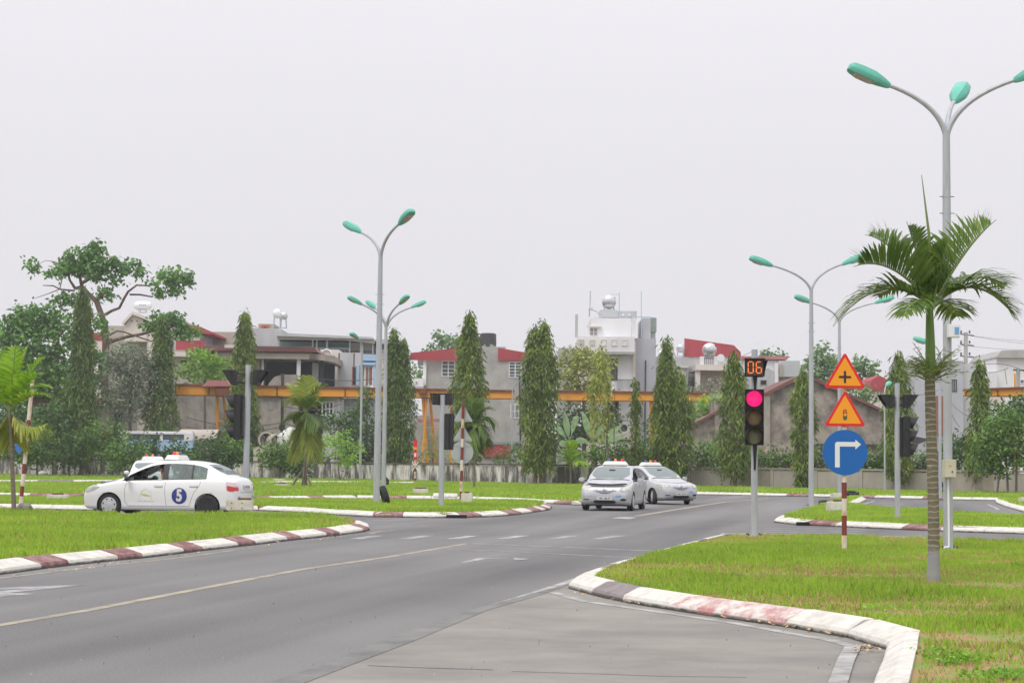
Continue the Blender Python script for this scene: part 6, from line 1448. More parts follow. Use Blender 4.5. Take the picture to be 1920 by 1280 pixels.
# banana plants
def banana(u, vb, Y, leaves, label):
    p = P(u, vb, Y); root = empty('banana_plant', (p.x, Y, 0), 0, label, 'banana plant', 'banana plants before the white house'); b = Vector((p.x, Y, 0))
    L = lambda uu, v, dy=0: P(uu, v, Y+dy)-b
    c = L(u, 835); mb = MB(); mb.tube([(0, 0, 0), (.05, 0, c.z*.5), (c.x, 0, c.z)], [.22, .17, .12], MAT['stalk'], 10); mb.build('trunk', root, smooth=True)
    for (mu, mv, tu, tv, w, dy) in leaves:
        q0, q1, q2 = c, L(mu, mv, dy*.5), L(tu, tv, dy); n = 10; V = []
        for i in range(n):
            s0, s1 = i/n, (i+1)/n
            f = lambda s: q0*(1-s)**2+q1*2*s*(1-s)+q2*s*s
            a, bb = f(s0), f(s1); d = (bb-a).normalized(); sd = d.cross(Vector((.25, -1, .35))).normalized(); ww = lambda s: w*.55*max(.02, math.sin(math.pi*min(1, max(0, (s-.18)/.82))**.8))
            for g in (-1, 1):
                dn = Vector((0, 0, -.35))
                V += [a, bb, bb+(sd*g+dn)*ww(s1), a+(sd*g+dn)*ww(s0)]
        V = np.array([tuple(v) for v in V]); link('leaf', rawmesh('leaf', V, 4, [MAT['lf_banana']], np.random.random(len(V)//4)), root)
banana(1068, 850, 128, [(1062,790,1058,768,.45,0),(1078,770,1086,782,.4,.5),(1045,790,1040,800,.4,.4),(1090,815,1100,830,.4,-.4),(1055,820,1048,835,.35,-.5)], 'left banana plant with broken upright leaves')
banana(1112, 850, 127, [(1100,790,1092,770,.5,0),(1125,790,1140,800,.45,.5),(1140,812,1168,795,.5,0),(1150,825,1175,812,.4,-.4),(1112,800,1110,785,.35,.4),(1088,815,1078,828,.4,-.5)], 'right banana plant with leaves reaching towards the white house')
# weeds in the near grass
r = np.random.default_rng(77); V = []
for (u, v, k) in [(1760,1226,40),(1795,1242,60),(1826,1238,40),(1885,1268,60),(1850,1274,40),(1640,1143,30),(1775,1244,40),(1904,1272,50)]:
    p = G(u, v, KH-.02); pts = np.array(p)+r.normal(size=(k*2, 3))*np.array([.08, .11, .010])+np.array([0, 0, .03]); V.append(leafcloud(pts, .035, .03, -.1, r))
V = np.concatenate(V); tag(link('weeds', rawmesh('weeds', V, 4, [MAT['lf_light']], r.random(len(V)//4))), 'low broad-leaved weeds in the near grass corner', None, None, 'stuff')

# far woods closing the view behind the houses
r = np.random.default_rng(88); cl = []
for x in np.arange(-78, 86, 4.2): cl.append(((x+r.uniform(-1, 1), 232+r.uniform(-6, 8), r.uniform(1.5, 3.0)), (r.uniform(3, 5), 3.5, r.uniform(2.5, 4.2))))
pts = ell_points(cl, 5, r, 9, .5); pts = pts[pts[:, 2] > 0]; V = leafcloud(pts, .75, .5, .2, r)
tag(link('woodland', rawmesh('woodland', V, 4, [MAT['lf_dark']], r.random(len(V)//4))), 'far low woods showing through gaps behind the houses', None, None, 'stuff')
# ------------------------------------------------------------------ buildings
def bm_(name, c, c2=None, **k): MAT[name] = M_(name, c, k.pop('rough', .85), c2=c2, obj=False, **k)
bm_('render_grey', (.47, .46, .435), (.30, .295, .28), vscale=.8, detail=8, thr=(.3, .7))
bm_('render_old', (.40, .365, .32), (.19, .175, .15), vscale=.8, detail=9, thr=(.35, .62), stretch=(1, 1, .6))
bm_('stone_old', (.36, .315, .265), (.15, .13, .115), vscale=.9, detail=9, thr=(.38, .6))
bm_('white_wall', (.78, .78, .79), (.66, .66, .67), vscale=.3, stretch=(1, 1, .4))
bm_('bluegrey_wall', (.46, .47, .51), (.40, .41, .45), vscale=.3)
bm_('cream_wall', (.72, .66, .60), (.60, .54, .48), vscale=.4)
bm_('beige_wall', (.46, .42, .36), (.36, .33, .28), vscale=.3)
bm_('ash_wall', (.54, .545, .55), (.43, .435, .44), vscale=.4, stretch=(2, 2, .3))
bm_('blue_paint', (.42, .58, .76), (.34, .50, .68), vscale=.5)
bm_('red_sheet', (.42, .065, .08), (.35, .065, .075), vscale=.6, stretch=(6, 6, .2))
bm_('brown_roof', (.21, .085, .07), (.15, .07, .06), vscale=.6)
bm_('pink_roof', (.50, .20, .20), (.40, .16, .16), vscale=.6)
bm_('green_sheet', (.13, .24, .22), (.30, .34, .32), vscale=.35, stretch=(.3, 1, 1))
bm_('grey_sheet', (.50, .52, .52), (.40, .43, .43), vscale=.5)
bm_('orange_roof', (.60, .16, .09), (.48, .13, .08), vscale=.8)
bm_('gantry_yellow', (.72, .31, .02), (.46, .20, .03), vscale=.6, thr=(.3, .5), rough=.55)
bm_('gantry_rust', (.22, .075, .03), (.13, .05, .03), vscale=1.2)
bm_('pipe_concrete', (.54, .50, .44), (.42, .38, .32), vscale=.8)
bm_('tarp', (.60, .60, .56), (.50, .50, .46), vscale=.8, bump=.8, bscale=2)
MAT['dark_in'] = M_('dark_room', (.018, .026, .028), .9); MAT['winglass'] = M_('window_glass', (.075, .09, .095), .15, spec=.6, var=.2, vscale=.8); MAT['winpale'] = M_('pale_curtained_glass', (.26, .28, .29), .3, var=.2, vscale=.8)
MAT['frame'] = M_('white_frame', (.70, .72, .73), .5); MAT['steel_tank'] = M_('steel_tank', (.60, .61, .62), .28, metal=.75, var=.08, vscale=3); MAT['tankwhite'] = M_('tank_white', (.78, .79, .80), .3)
MAT['tankmark'] = M_('tank_blue_mark', (.08, .20, .42), .5); MAT['bars'] = M_('window_bars', (.30, .24, .19), .6); MAT['shutter'] = M_('brown_shutter', (.28, .12, .08), .6)
class Bld(Loc):
    def box(s, name, u0, u1, v0, v1, Y, dep, m, parent=None, dz=0, slope=None, bev=0):
        """axis-aligned box whose front spans the photograph columns u0..u1, rows v0..v1 (v1 None = ground) at depth Y"""
        um = (u0+u1)/2; vm = v0 if v1 is None else (v0+v1)/2; x0 = P(u0, vm, Y).x; x1 = P(u1, vm, Y).x; z1 = P(um, v0, Y).z; z0 = 0 if v1 is None else P(um, v1, Y).z
        mb = MB(); mb.box((x0, Y+dz, z0), (x1, Y+dz+dep, z1), MAT[m]); o = s.mb(mb, name, False, parent, bev=bev); return o, (x0, x1, z0, z1)
    def poly(s, name, pts, Y, dep, m, parent=None, dz=0):
        q = [(P(u, 880 if v is None else v, Y).x, P(u, v, Y).z if v is not None else 0.0) for u, v in pts]; mb = MB(); mb.prism(q, Y+dz, Y+dz+dep, MAT[m], axis='y'); return s.mb(mb, name, False, parent)
    def window(s, u0, u1, v0, v1, Y, fm='frame', gm='winglass', nx=2, nz=1, fw=.08, bars=0):
        um, vm = (u0+u1)/2, (v0+v1)/2; x0, x1 = P(u0, vm, Y).x, P(u1, vm, Y).x; z0, z1 = P(um, v1, Y).z, P(um, v0, Y).z
        mb = MB(); y0, y1 = Y-.05, Y+.002
        mb.box((x0, y0, z0), (x1, y1, z0+fw), MAT[fm]); mb.box((x0, y0, z1-fw), (x1, y1, z1), MAT[fm])
        for i in range(nx+1): xx = x0+(x1-x0-fw)*i/nx; mb.box((xx, y0, z0+fw), (xx+fw, y1, z1-fw), MAT[fm])
        for i in range(1, nz): zz = z0+(z1-z0)*i/nz; mb.box((x0+fw, y0+.01, zz-fw/3), (x1-fw, y1, zz+fw/3), MAT[fm])
        if bars:
            for i in range(1, bars): xx = x0+(x1-x0)*i/bars; mb.cyl((xx, y0-.02, z0), (xx, y0-.02, z1), .018, MAT['bars'], 5)
        w = s.mb(mb, 'window', False); mb = MB()
        for i in range(nx):
            xa = x0+(x1-x0-fw)*i/nx+fw; xb = x0+(x1-x0-fw)*(i+1)/nx; mb.box((xa, Y-.025, z0+fw), (xb, Y-.012, z1-fw), MAT[gm])
        o = s.mb(mb, 'pane', False, w); return w
    def railing(s, u0, u1, v0, v1, Y, n, m='bars'):
        um = (u0+u1)/2; x0, x1 = P(u0, v0, Y).x, P(u1, v0, Y).x; z0, z1 = P(um, v1, Y).z, P(um, v0, Y).z; mb = MB()
        for i in range(n+1): xx = x0+(x1-x0)*i/n; mb.cyl((xx, Y, z0), (xx, Y, z1), .022, MAT[m], 5)
        mb.box((x0, Y-.03, z1-.05), (x1, Y+.03, z1), MAT[m]); mb.box((x0, Y-.03, z0), (x1, Y+.03, z0+.05), MAT[m]); return s.mb(mb, 'railing', False)
    def corrug(s, name, u0, u1, v0, v1, Y, m, pitch=.35, vr=None, dep=.06, dz=-.07):
        """ribbed sheet, optionally with a sloping top (v0 left, vr right)"""
        x0, x1 = P(u0, v0, Y).x, P(u1, v0, Y).x; um = (u0+u1)/2; n = max(2, int((x1-x0)/pitch)); mb = MB(); z0 = P(um, v1, Y).z
        zt = lambda f: P(u0+(u1-u0)*f, v0+((vr if vr is not None else v0)-v0)*f, Y).z
        for i in range(n):
            f0, f1 = i/n, (i+.78)/n; xa, xb = x0+(x1-x0)*f0, x0+(x1-x0)*f1; za, zb = zt(f0), zt(f1)
            mb.prism([(xa, z0), (xb, z0), (xb, zb), (xa, za)], Y+dz, Y+dz+dep, MAT[m], axis='y')
            xc = x0+(x1-x0)*(i+1)/n; mb.prism([(xb, z0), (xc, z0), (xc, zt((i+1)/n)), (xb, zb)], Y+dz+.03, Y+dz+dep, MAT[m], axis='y')
        return s.mb(mb, name, False)
def bld(u, Y, label, name='house', cat='house'): return Bld(name, (P(u, 880, Y).x, Y, 0), label, cat)
def tank(u, v, wpx, Y, label, end=False, m='steel_tank', stand=True, vfoot=None):
    """horizontal ball-ended water tank on a stand"""
    k = Y/F; c = P(u, v, Y); r = wpx*k/2; vf = vfoot or v+wpx*.62; zf = P(u, vf, Y).z; root = empty('water_tank', (c.x, Y, zf), 0, label, 'water tank', 'rooftop water tanks'); cz = c.z-zf
    mb = MB(); prof = [(.001, -1.15), (.35, -1.12), (.7, -1.0), (.93, -.82), (1, -.62), (1, -.2), (1.015, -.19), (1.015, -.14), (1, -.13), (1, .45), (1.015, .46), (1.015, .5), (1, .51), (.93, .85), (.7, 1.0), (.35, 1.1), (.001, 1.12)]
    ax = 'y' if end else 'x'; rr = .48*r if not end else r
    if end: mb.lathe([(a*r, h*r*1.1) for a, h in prof], MAT[m], 24, c=(0, 0, cz), axis='y')
    else: mb.lathe([(a*r*.5, h*r*.88) for a, h in prof], MAT[m], 24, c=(0, 0, cz), axis='x')
    mb.build('tank', root, smooth=True); hh = r if end else r*.5
    mb = MB()
    for a in (-.6, -.1, .45, .9): mb.cbox((a*hh*.8, -(1.27*r if False else 0)-hh*.98 if not end else -r*.90, cz+hh*(.5 if end else .05)), (hh*.22, .06, hh*.22), MAT['tankmark'])
    mb.build('tank_mark', root)
    mb = MB()
    for sx in (-1, 1):
        for sy in (-1, 1): mb.tube([(sx*hh*.75, sy*hh*.7, 0), (sx*hh*.6, sy*hh*.6, cz-hh*.3)], .03, MAT['galv'], 6)
    mb.box((-hh*.85, -hh*.75, 0), (hh*.85, hh*.75, .04), MAT['galv']); mb.build('stand', root); return root

# --- far left: white shack behind palms, cream gabled house
H = bld(300, 185, 'cream rooftop gable with tiny round vents behind the spreading tree')
H.poly('gable_wall', [(233,612),(250,589),(275,604),(275,640),(233,640)], 185, 6, 'cream_wall'); 
H.poly('roof', [(229,606),(250,584),(290,600),(285,604),(250,590),(232,609)], 185, 6.4, 'cream_wall', dz=-.4)
for u in (237,247,257): H.window(u-1.3, u+1.3, 600, 603, 184.9, 'render_grey', 'dark_in', 1, 1, .02)
H.box('wall', 200, 330, 611, None, 186.5, 8, 'beige_wall'); H.box('annexe_wall', 171, 200, 623, None, 186, 8, 'cream_wall'); H.corrug('red_parapet', 172, 193, 624, 638, 186, 'red_sheet')
H.box('pink_wall', 276, 340, 624, None, 185.2, 1, 'cream_wall')
tank(268, 573, 34, 188, 'white horizontal water tank on the cream gabled roof at left', m='tankwhite', vfoot=586)
H = bld(350, 176, 'terraced house with a sloping red sheet roof behind the second slender tree')
H.poly('wall', [(326,598),(340,600),(375,612),(375,None),(326,None)], 176, 8, 'ash_wall'); H.poly('roof', [(335,607),(375,612),(400,623),(400,627),(335,622)], 176, 8.4, 'red_sheet', dz=-.3)
H.box('lower_wall', 326, 384, 655, None, 174, 2, 'beige_wall'); H.box('balcony_slab', 318, 362, 660, 668, 173, 1.2, 'cream_wall'); H.window(338, 350, 674, 682, 173.9, 'render_grey', 'dark_in', 1, 1, .05)
H.corrug('red_band', 330, 384, 638, 656, 174, 'red_sheet')
# --- long old house with brown roof and verandah
H = bld(470, 158, 'long old house with a brown tiled roof and a deep dark verandah')
Y = 158
H.box('lower_wall', 328, 560, 742, None, Y, 9, 'render_old'); H.box('side_wall', 560, 606, 744, None, Y+.6, 8, 'render_old')
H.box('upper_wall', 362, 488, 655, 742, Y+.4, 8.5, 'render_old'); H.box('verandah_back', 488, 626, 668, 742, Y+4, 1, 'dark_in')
H.box('verandah_floor', 480, 640, 738, 744, Y-.3, 5, 'render_old')
H.box('eaves_beam', 400, 580, 661, 672, Y-.6, 9.5, 'beige_wall'); H.poly('eaves_end', [(580,661),(627,667),(627,679),(580,672)], Y-.4, 9, 'render_old')
q = [P(u, v, Y) for u, v in ((378,644),(582,646),(597,661),(368,659))]
mb = MB(); d = 8.0
V4 = [(q[0].x, Y+3.2, q[0].z), (q[1].x, Y+3.2, q[1].z), (q[2].x, Y-.9, q[2].z), (q[3].x, Y-.9, q[3].z)]
nrow = 7; nn = 60
for i in range(nrow):
    f0, f1 = i/nrow, (i+1)/nrow; a = Vector(V4[3]).lerp(Vector(V4[0]), f0); b_ = Vector(V4[2]).lerp(Vector(V4[1]), f0); c_ = Vector(V4[2]).lerp(Vector(V4[1]), f1); d_ = Vector(V4[3]).lerp(Vector(V4[0]), f1); o_ = Vector((0, 0, .06))
    mb.add([a+o_, b_+o_, c_, d_, a, b_], [(0,1,2,3),(4,5,1,0)], MAT['brown_roof'])
    for j in range(nn):
        p_ = a.lerp(b_, j/nn)+o_; r_ = d_.lerp(c_, j/nn); mb.tube([p_+Vector((0,0,.02)), r_+Vector((0,0,.03))], .045, MAT['brown_roof'], 4, False)
mb.add([V4[0], V4[1], (V4[1][0]+1, Y+8, V4[2][2]), (V4[0][0]-1, Y+8, V4[3][2])], [(0,1,2,3)], MAT['brown_roof'])
mb.add([V4[1], V4[2], (V4[1][0]+1, Y+8, V4[2][2])], [(0,1,2)], MAT['brown_roof']); mb.add([V4[0], V4[3], (V4[0][0]-1, Y+8, V4[3][2])], [(0,1,2)], MAT['brown_roof'])
H.mb(mb, 'roof', False)
H.box('column', 556, 563, 672, 738, Y-.2, .3, 'white_wall'); H.box('column', 490, 494, 672, 738, Y-.2, .3, 'render_grey'); H.box('door_frame', 585, 596, 680, 740, Y+3.2, .5, 'frame'); H.box('column', 600, 606, 672, 742, Y, .3, 'dark_in')
H.poly('balcony_parapet', [(498,738),(504,718),(515,706),(530,702),(558,702),(558,738)], Y-.3, .2, 'render_old'); H.box('balcony_parapet', 560, 602, 716, 738, Y-.3, .2, 'render_old')
for (a, b) in ((373,385),(502,513)): H.window(a, b, 750, 768, Y-.003, 'render_old', 'winpale', 1, 2, .08)
H.box('skylight_sheet', 421, 443, 646, 652, Y-1.2, .1, 'cream_wall')
# --- block house with tank tower, green-roofed canopy house
H = bld(505, 182, 'plain grey block house with a tank tower on its flat roof')
H.box('wall', 470, 525, 615, None, 182, 9, 'ash_wall'); H.box('wall', 380, 470, 622, None, 184, 9, 'beige_wall'); H.box('parapet', 484, 514, 607, 615, 182.5, 4, 'beige_wall')
for u in (492, 500): H.poly('roof_truss', [(u-5,615),(u-3,609),(u+5,609),(u+6,615),(u+3,615),(u+2,611),(u-1,611),(u-2,615)], 182.2, .2, 'rust' if False else 'orange_roof')
tank(520, 588, 17, 183, 'white ball-ended water tank on a tall frame above the block house', end=True, m='tankwhite', vfoot=614)
tank(532, 592, 14, 185, 'grey ball-ended water tank right of the white one on the tall frame', end=True, vfoot=615)
H = bld(620, 176, 'long open-topped house with a shallow green sheet roof')
Y = 176
H.poly('roof', [(518,624),(545,626),(700,633),(702,637),(520,631)], Y, 9, 'grey_sheet', dz=-1.0); H.box('fascia', 520, 640, 631, 637, Y-.7, .3, 'beige_wall'); H.poly('fascia', [(640,631),(702,637),(702,644),(640,637)], Y-.7, .3, 'beige_wall')
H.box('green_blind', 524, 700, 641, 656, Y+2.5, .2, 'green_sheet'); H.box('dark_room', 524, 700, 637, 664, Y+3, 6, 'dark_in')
for u in (522, 586, 594, 613, 656, 676, 699): H.box('post', u-1.2, u+1.2, 636, 663, Y-.3, .15, 'galv')
H.railing(590, 656, 652, 663, Y-.2, 26, 'galv'); H.railing(660, 700, 644, 664, Y-.2, 20, 'bars')
H.box('wall', 524, 640, 660, None, Y, 9, 'white_wall')
H = bld(655, 165, 'pale house with blue trim and brown shutters left of the lamp poles')
Y = 165
H.box('wall', 633, 678, 661, 745, Y, 8, 'ash_wall'); H.box('rust_streak', 634.5, 637, 662, 690, Y-.01, .008, 'rust'); H.box('rust_streak', 662.5, 665, 662, 690, Y-.01, .008, 'rust')
H.box('blue_band', 680, 704, 664, 676, Y-.3, 6, 'blue_paint'); H.box('blue_band', 680, 704, 679, 684, Y-.4, 6, 'blue_paint'); H.box('blue_post', 668, 673, 684, 722, Y-.3, .3, 'blue_paint'); H.box('blue_post', 699, 703, 684, 722, Y-.3, .3, 'blue_paint')
H.window(660, 668, 687, 722, Y-.003, 'shutter', 'dark_in', 1, 1, .1); H.window(683, 698, 687, 722, Y-.003, 'frame', 'winpale', 2, 1, .15); H.box('shutter', 686, 690, 688, 722, Y-.15, .05, 'shutter'); H.box('shutter', 693, 698, 688, 722, Y-.15, .05, 'shutter')
H.box('wall', 626, 700, 745, None, Y, 8, 'bluegrey_wall'); H.box('wall', 600, 634, 655, 735, Y+3, 5, 'cream_wall')
mb = MB(); pts = [P(612+10*math.cos(a), 667-12*math.sin(a), Y+2.9) for a in np.linspace(0, math.pi, 16)]; mb.tube(pts, .07, MAT['white_wall'], 5); H.mb(mb, 'arch')
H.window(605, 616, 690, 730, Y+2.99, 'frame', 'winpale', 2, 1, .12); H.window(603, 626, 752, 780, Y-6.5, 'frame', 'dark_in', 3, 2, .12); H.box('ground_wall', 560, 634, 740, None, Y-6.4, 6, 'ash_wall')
H.box('terrace_slab', 600, 704, 740, 746, Y-1, 3, 'cream_wall')
H = bld(712, 190, 'cream house with little arched openings right of the green-roofed house')
H.box('wall', 702, 745, 655, None, 190, 8, 'cream_wall'); H.box('roof_edge', 700, 748, 636, 644, 189, 8, 'grey_sheet'); H.box('wall', 702, 745, 644, 656, 190.5, 7, 'green_sheet')
for v in (660, 676): 
    for u in (704.5, 710.5): H.window(u-1.8, u+1.8, v, v+9, 189.99, 'cream_wall', 'render_old', 1, 1, .05)
# --- grey house with red parapet
H = bld(890, 160, 'grey rendered three-storey house with red sheet parapets and white-framed windows')
Y = 160
H.poly('wall', [(794,670),(900,650),(948,650),(948,672),(990,676),(990,None),(794,None)], Y, 9, 'render_grey')
H.corrug('red_parapet', 770, 862, 662, 676, Y, 'red_sheet', vr=653, pitch=.5, dz=-.55, dep=.08); H.corrug('red_parapet', 934, 987, 652, 676, Y, 'red_sheet', vr=661, pitch=.5, dz=-.2, dep=.08)
H.box('balcony_side', 793, 799, 674, 722, Y-.3, .3, 'white_wall'); H.box('balcony_shade', 783, 793, 674, 684, Y, 1, 'green_sheet')
H.window(828, 853, 676, 706, Y-.003, nz=4); H.window(954, 978, 678, 708, Y-.003, nz=5, gm='winglass'); H.window(957, 974, 757, 784, Y-.003, nz=2, gm='winpale')
H.box('terrace', 768, 794, 709, 725, Y-1, 2, 'white_wall'); H.window(779, 783, 715, 720, Y-1.003, 'bluegrey_wall', 'render_grey', 1, 1, .05)
H.box('low_wall', 768, 800, 778, None, Y-2, 2, 'render_grey'); H.box('red_base', 905, 955, 833, 856, Y-.25, .2, 'red_sheet'); H.poly('base_cap', [(915,829),(978,827),(978,831),(915,834)], Y-.3, .2, 'green_sheet')
H.poly('pink_awning', [(783,786),(825,784),(826,789),(783,791)], Y-4, 1.5, 'pink_roof'); mb = MB(); a = P(974, 705, Y-.1); b_ = P(976, 860, Y-.1); mb.cyl(a, b_, .06, MAT['darksteel'], 8); H.mb(mb, 'drain_pipe')
mb = MB(); a = P(977, 706, Y-.1); mb.lathe([(.02, 0), (.25, .1), (.2, .2)], MAT['steel_tank'], 10, c=a); 
T = Bld('water_tank', tuple(P(914, 652, Y+3)), 'dark water tank under netting on the grey house roof', 'water tank', 'rooftop water tanks')
c = P(915, 637, Y+3); mb = MB(); k = (Y+3)/F; mb.lathe([(.1*k, -15*k), (15*k, -14*k), (16*k, -6*k), (15.5*k, 4*k), (15.5*k, 11*k), (12*k, 12.5*k), (.1*k, 12.5*k)], MAT['tanknet'] if 'tanknet' in MAT else MAT['darksteel'], 14, c=c); T.mb(mb, 'tank')
T.poly('tent_sheet', [(900,652),(912,643),(918,643),(934,652)], Y+2.3, .8, 'green_sheet')
T.box('stand', 902, 932, 651, 660, Y+2.4, 1.4, 'render_grey')
# --- white four-storey house
H = bld(1150, 152, 'white four-storey flat-roofed house with an open terrace and dark balcony doors')
Y = 152
H.box('wall', 1085, 1190, 631, 663, Y-.9, 9, 'white_wall'); H.box('roof_room', 1108, 1184, 596, 632, Y+.5, 7, 'white_wall'); H.box('side_wing', 1190, 1230, 634, None, Y+.8, 9, 'bluegrey_wall')
H.box('wall', 1100, 1186, 663, None, Y, 9, 'white_wall'); H.box('corner_wall', 1186, 1192, 640, None, Y-.1, 9, 'cream_wall'); H.box('balcony_floor', 1130, 1190, 659, 664, Y-1.0, 1, 'render_grey')
H.box('upper_wing', 1205, 1220, 596, 650, Y+1.5, 6, 'ash_wall'); H.box('upper_wing', 1219, 1231, 596, 622, Y+1.6, 6, 'green_sheet'); H.box('upper_wing', 1219, 1229, 622, 650, Y+1.7, 6, 'render_grey'); H.box('column', 1186, 1192, 595, 634, Y-.2, 1, 'white_wall')
H.box('roof_box', 1125, 1158, 581, 595, Y+2, 3, 'grey_sheet'); H.box('roof_box', 1158, 1194, 583, 596, Y+2.6, 3, 'grey_sheet'); 
for u in (1168, 1180): H.box('vent', u-2, u+2, 588, 592, Y+2.5, .1, 'frame')
H.box('window_hood', 1100, 1128, 611, 613, Y+.1, .4, 'cream_wall')
H.window(1105, 1121, 614, 630, Y+.497, 'cream_wall', 'winpale', 2, 2, .08)
for i, u in enumerate((1084.5, 1105, 1126, 1146, 1166)): H.window(u, u+11, 636.5, 648.5, Y-.903, 'cream_wall' if i else 'ash_wall', 'white_wall' if i > 1 else 'cream_wall', 1, 1 if i > 1 else 3, .06)
H.box('screen_post', 1078.5, 1083.5, 589, 632, Y-.5, .2, 'ash_wall')
H.window(1141, 1158, 672, 713, Y-.003, 'darksteel', 'winglass', 2, 2, .09); H.window(1138, 1160, 752, 792, Y-.003, 'darksteel', 'dark_in', 2, 1, .09)
H.railing(1157, 1187, 711, 731, Y-.95, 14, 'darksteel'); H.box('balcony_floor', 1130, 1190, 730, 734, Y-1, 1, 'white_wall'); H.box('terrace_wall', 1110, 1184, 812, 826, Y-4, 3.8, 'cream_wall'); H.box('dark_gap', 1105, 1184, 823, 828, Y-4.1, 3, 'darksteel'); H.box('lower_wall', 1100, 1184, 828, None, Y-4, 3, 'cream_wall'); H.box('blue_sheet', 1152, 1178, 836, 839, Y-4.2, .1, 'blue_paint')
mb = MB(); c = P(1170, 802, Y-2); mb.lathe([(.001, -.1), (.28, -.09), (.30, 0), (.001, .02)], MAT['darksteel'], 16, c=c, axis='y'); H.mb(mb, 'fan_unit')
for u, v0, v1 in ((1107,545,592),(1161,548,595),(1202.5,546,632)):
    mb = MB(); mb.cyl(P(u+(-1.5 if u < 1110 else 0), v1, Y+1), P(u, v0, Y+1), .035, MAT['blue_paint' if u > 1110 else 'galv'], 6); H.mb(mb, 'mast')
mb = MB(); mb.tube([P(1145, 552, Y+1), P(1161, 552, Y+1)], .025, MAT['galv'], 5); mb.tube([P(1195, 594, Y+1), P(1216, 594, Y+1), P(1230, 596, Y+1)], .04, MAT['blue_paint'], 5); mb.tube([P(1105, 580, Y+1), P(1115, 582, Y+1), P(1135, 594, Y+1)], .05, MAT['galv'], 5); mb.tube([P(1105, 594, Y+1), P(1105, 578, Y+1), P(1112, 578, Y+1)], .05, MAT['galv'], 5); H.mb(mb, 'roof_pipework')
mb = MB(); mb.cyl(P(1210.5, 675, Y+.7), P(1208.5, 860, Y+.7), .055, MAT['darksteel'], 6); mb.cyl(P(1192.8, 735, Y-.2), P(1193, 850, Y-.2), .04, MAT['darksteel'], 6); H.mb(mb, 'drain_pipe')
H.box('lintel', 1128, 1190, 661, 664, Y-.3, .3, 'cream_wall')
tank(1142, 566, 26, Y+3, 'big ball-ended steel water tank on top of the white four-storey house', end=True, vfoot=582)
H = bld(1060, 175, 'low grey parapet behind the yellowish round tree', 'house'); H.box('wall', 1048, 1085, 652, None, 175, 6, 'render_grey')
# --- grey extension, red-sheeted house, barred balcony house
H = bld(1250, 158, 'grey flat-roofed extension right of the white house')
Y = 158
H.box('wall', 1212, 1290, 669, None, Y, 9, 'ash_wall'); H.window(1226, 1235, 689, 722, Y-.003, 'beige_wall', 'winpale', 1, 3, .08); H.box('cream_panel', 1270, 1282, 690, 745, Y-.02, .01, 'cream_wall'); H.box('slab', 1225, 1290, 686, 689, Y-.2, .2, 'cream_wall')
tank(1276, 653, 16, Y+4, 'small ball-ended water tank left of the red sheeted house', end=True, vfoot=668); tank(1240, 664, 13, Y+4, 'small white domed tank by the edge of the grey extension roof', end=True, m='tankwhite', vfoot=670)
H = bld(1330, 162, 'grey house topped with a tall sloping red sheet wall')
Y = 162
H.corrug('red_parapet', 1283, 1376, 634, 669, Y, 'red_sheet', vr=647, pitch=.45); H.poly('red_side', [(1376,647),(1389,660),(1389,674),(1376,669)], Y, .3, 'red_sheet'); H.box('wall', 1281, 1390, 668, None, Y+.05, 9, 'ash_wall')
H = bld(1350, 156, 'cream balcony house with vertical brown bars below a steel water tank')
Y = 156
H.box('slab', 1304, 1372, 683, 694, Y-.3, 6, 'cream_wall'); H.box('pillar', 1304, 1313, 694, 740, Y-.1, .5, 'cream_wall'); H.box('room', 1312, 1380, 694, 742, Y+1.5, 6, 'beige_wall'); H.railing(1313, 1372, 697, 735, Y, 19, 'bars'); H.box('wall', 1304, 1380, 738, None, Y, 7, 'beige_wall')
H.box('tank_pillar', 1313, 1320, 668, 683, Y, .6, 'white_wall'); H.box('tank_pillar', 1339, 1346, 668, 683, Y, .6, 'white_wall'); H.railing(1321, 1339, 671, 684, Y+.1, 5, 'darksteel')
tank(1330, 656, 26, Y+.6, 'shiny ball-ended water tank on white pillars before the red sheet wall', end=True, vfoot=669)
mb = MB(); c = P(1351, 671, Y); mb.lathe([(.001, -.02), (.25, -.06), (.33, -.22)], MAT['tankwhite'], 16, c=c, axis='y'); mb.tube([P(1347, 674, Y), P(1368, 684, Y)], .08, MAT['frame'], 6); H.mb(mb, 'satellite_dish')
# --- white sheds right of the countdown
H = bld(1440, 165, 'white sheds with a thin pink roof behind the countdown box')
Y = 165
H.poly('roof', [(1385,668),(1475,668),(1476,674),(1385,674)], Y, 8, 'pink_roof', dz=-.3); H.box('wall', 1376, 1460, 675, 703, Y, 8, 'white_wall'); H.box('wall', 1460, 1500, 676, 706, Y-.6, 6, 'grey_sheet'); H.poly('lean_to', [(1400,700),(1440,690),(1460,700),(1460,None),(1400,None)], Y-1, 4, 'ash_wall'); H.window(1425, 1438, 712, 722, Y-1.003, 'render_old', 'dark_in', 1, 1, .05)
H.box('post', 1453, 1459, 680, 730, Y-1.2, .3, 'white_wall'); H.box('beige_side', 1460, 1468, 682, 706, Y-.8, .2, 'beige_wall'); H.box('wall', 1396, 1500, 706, None, Y, 6, 'render_grey')
mb = MB(); mb.tube([P(1390, 668, Y), P(1410, 658, Y), P(1420, 667, Y)], .05, MAT['galv'], 5); H.mb(mb, 'roof_truss')
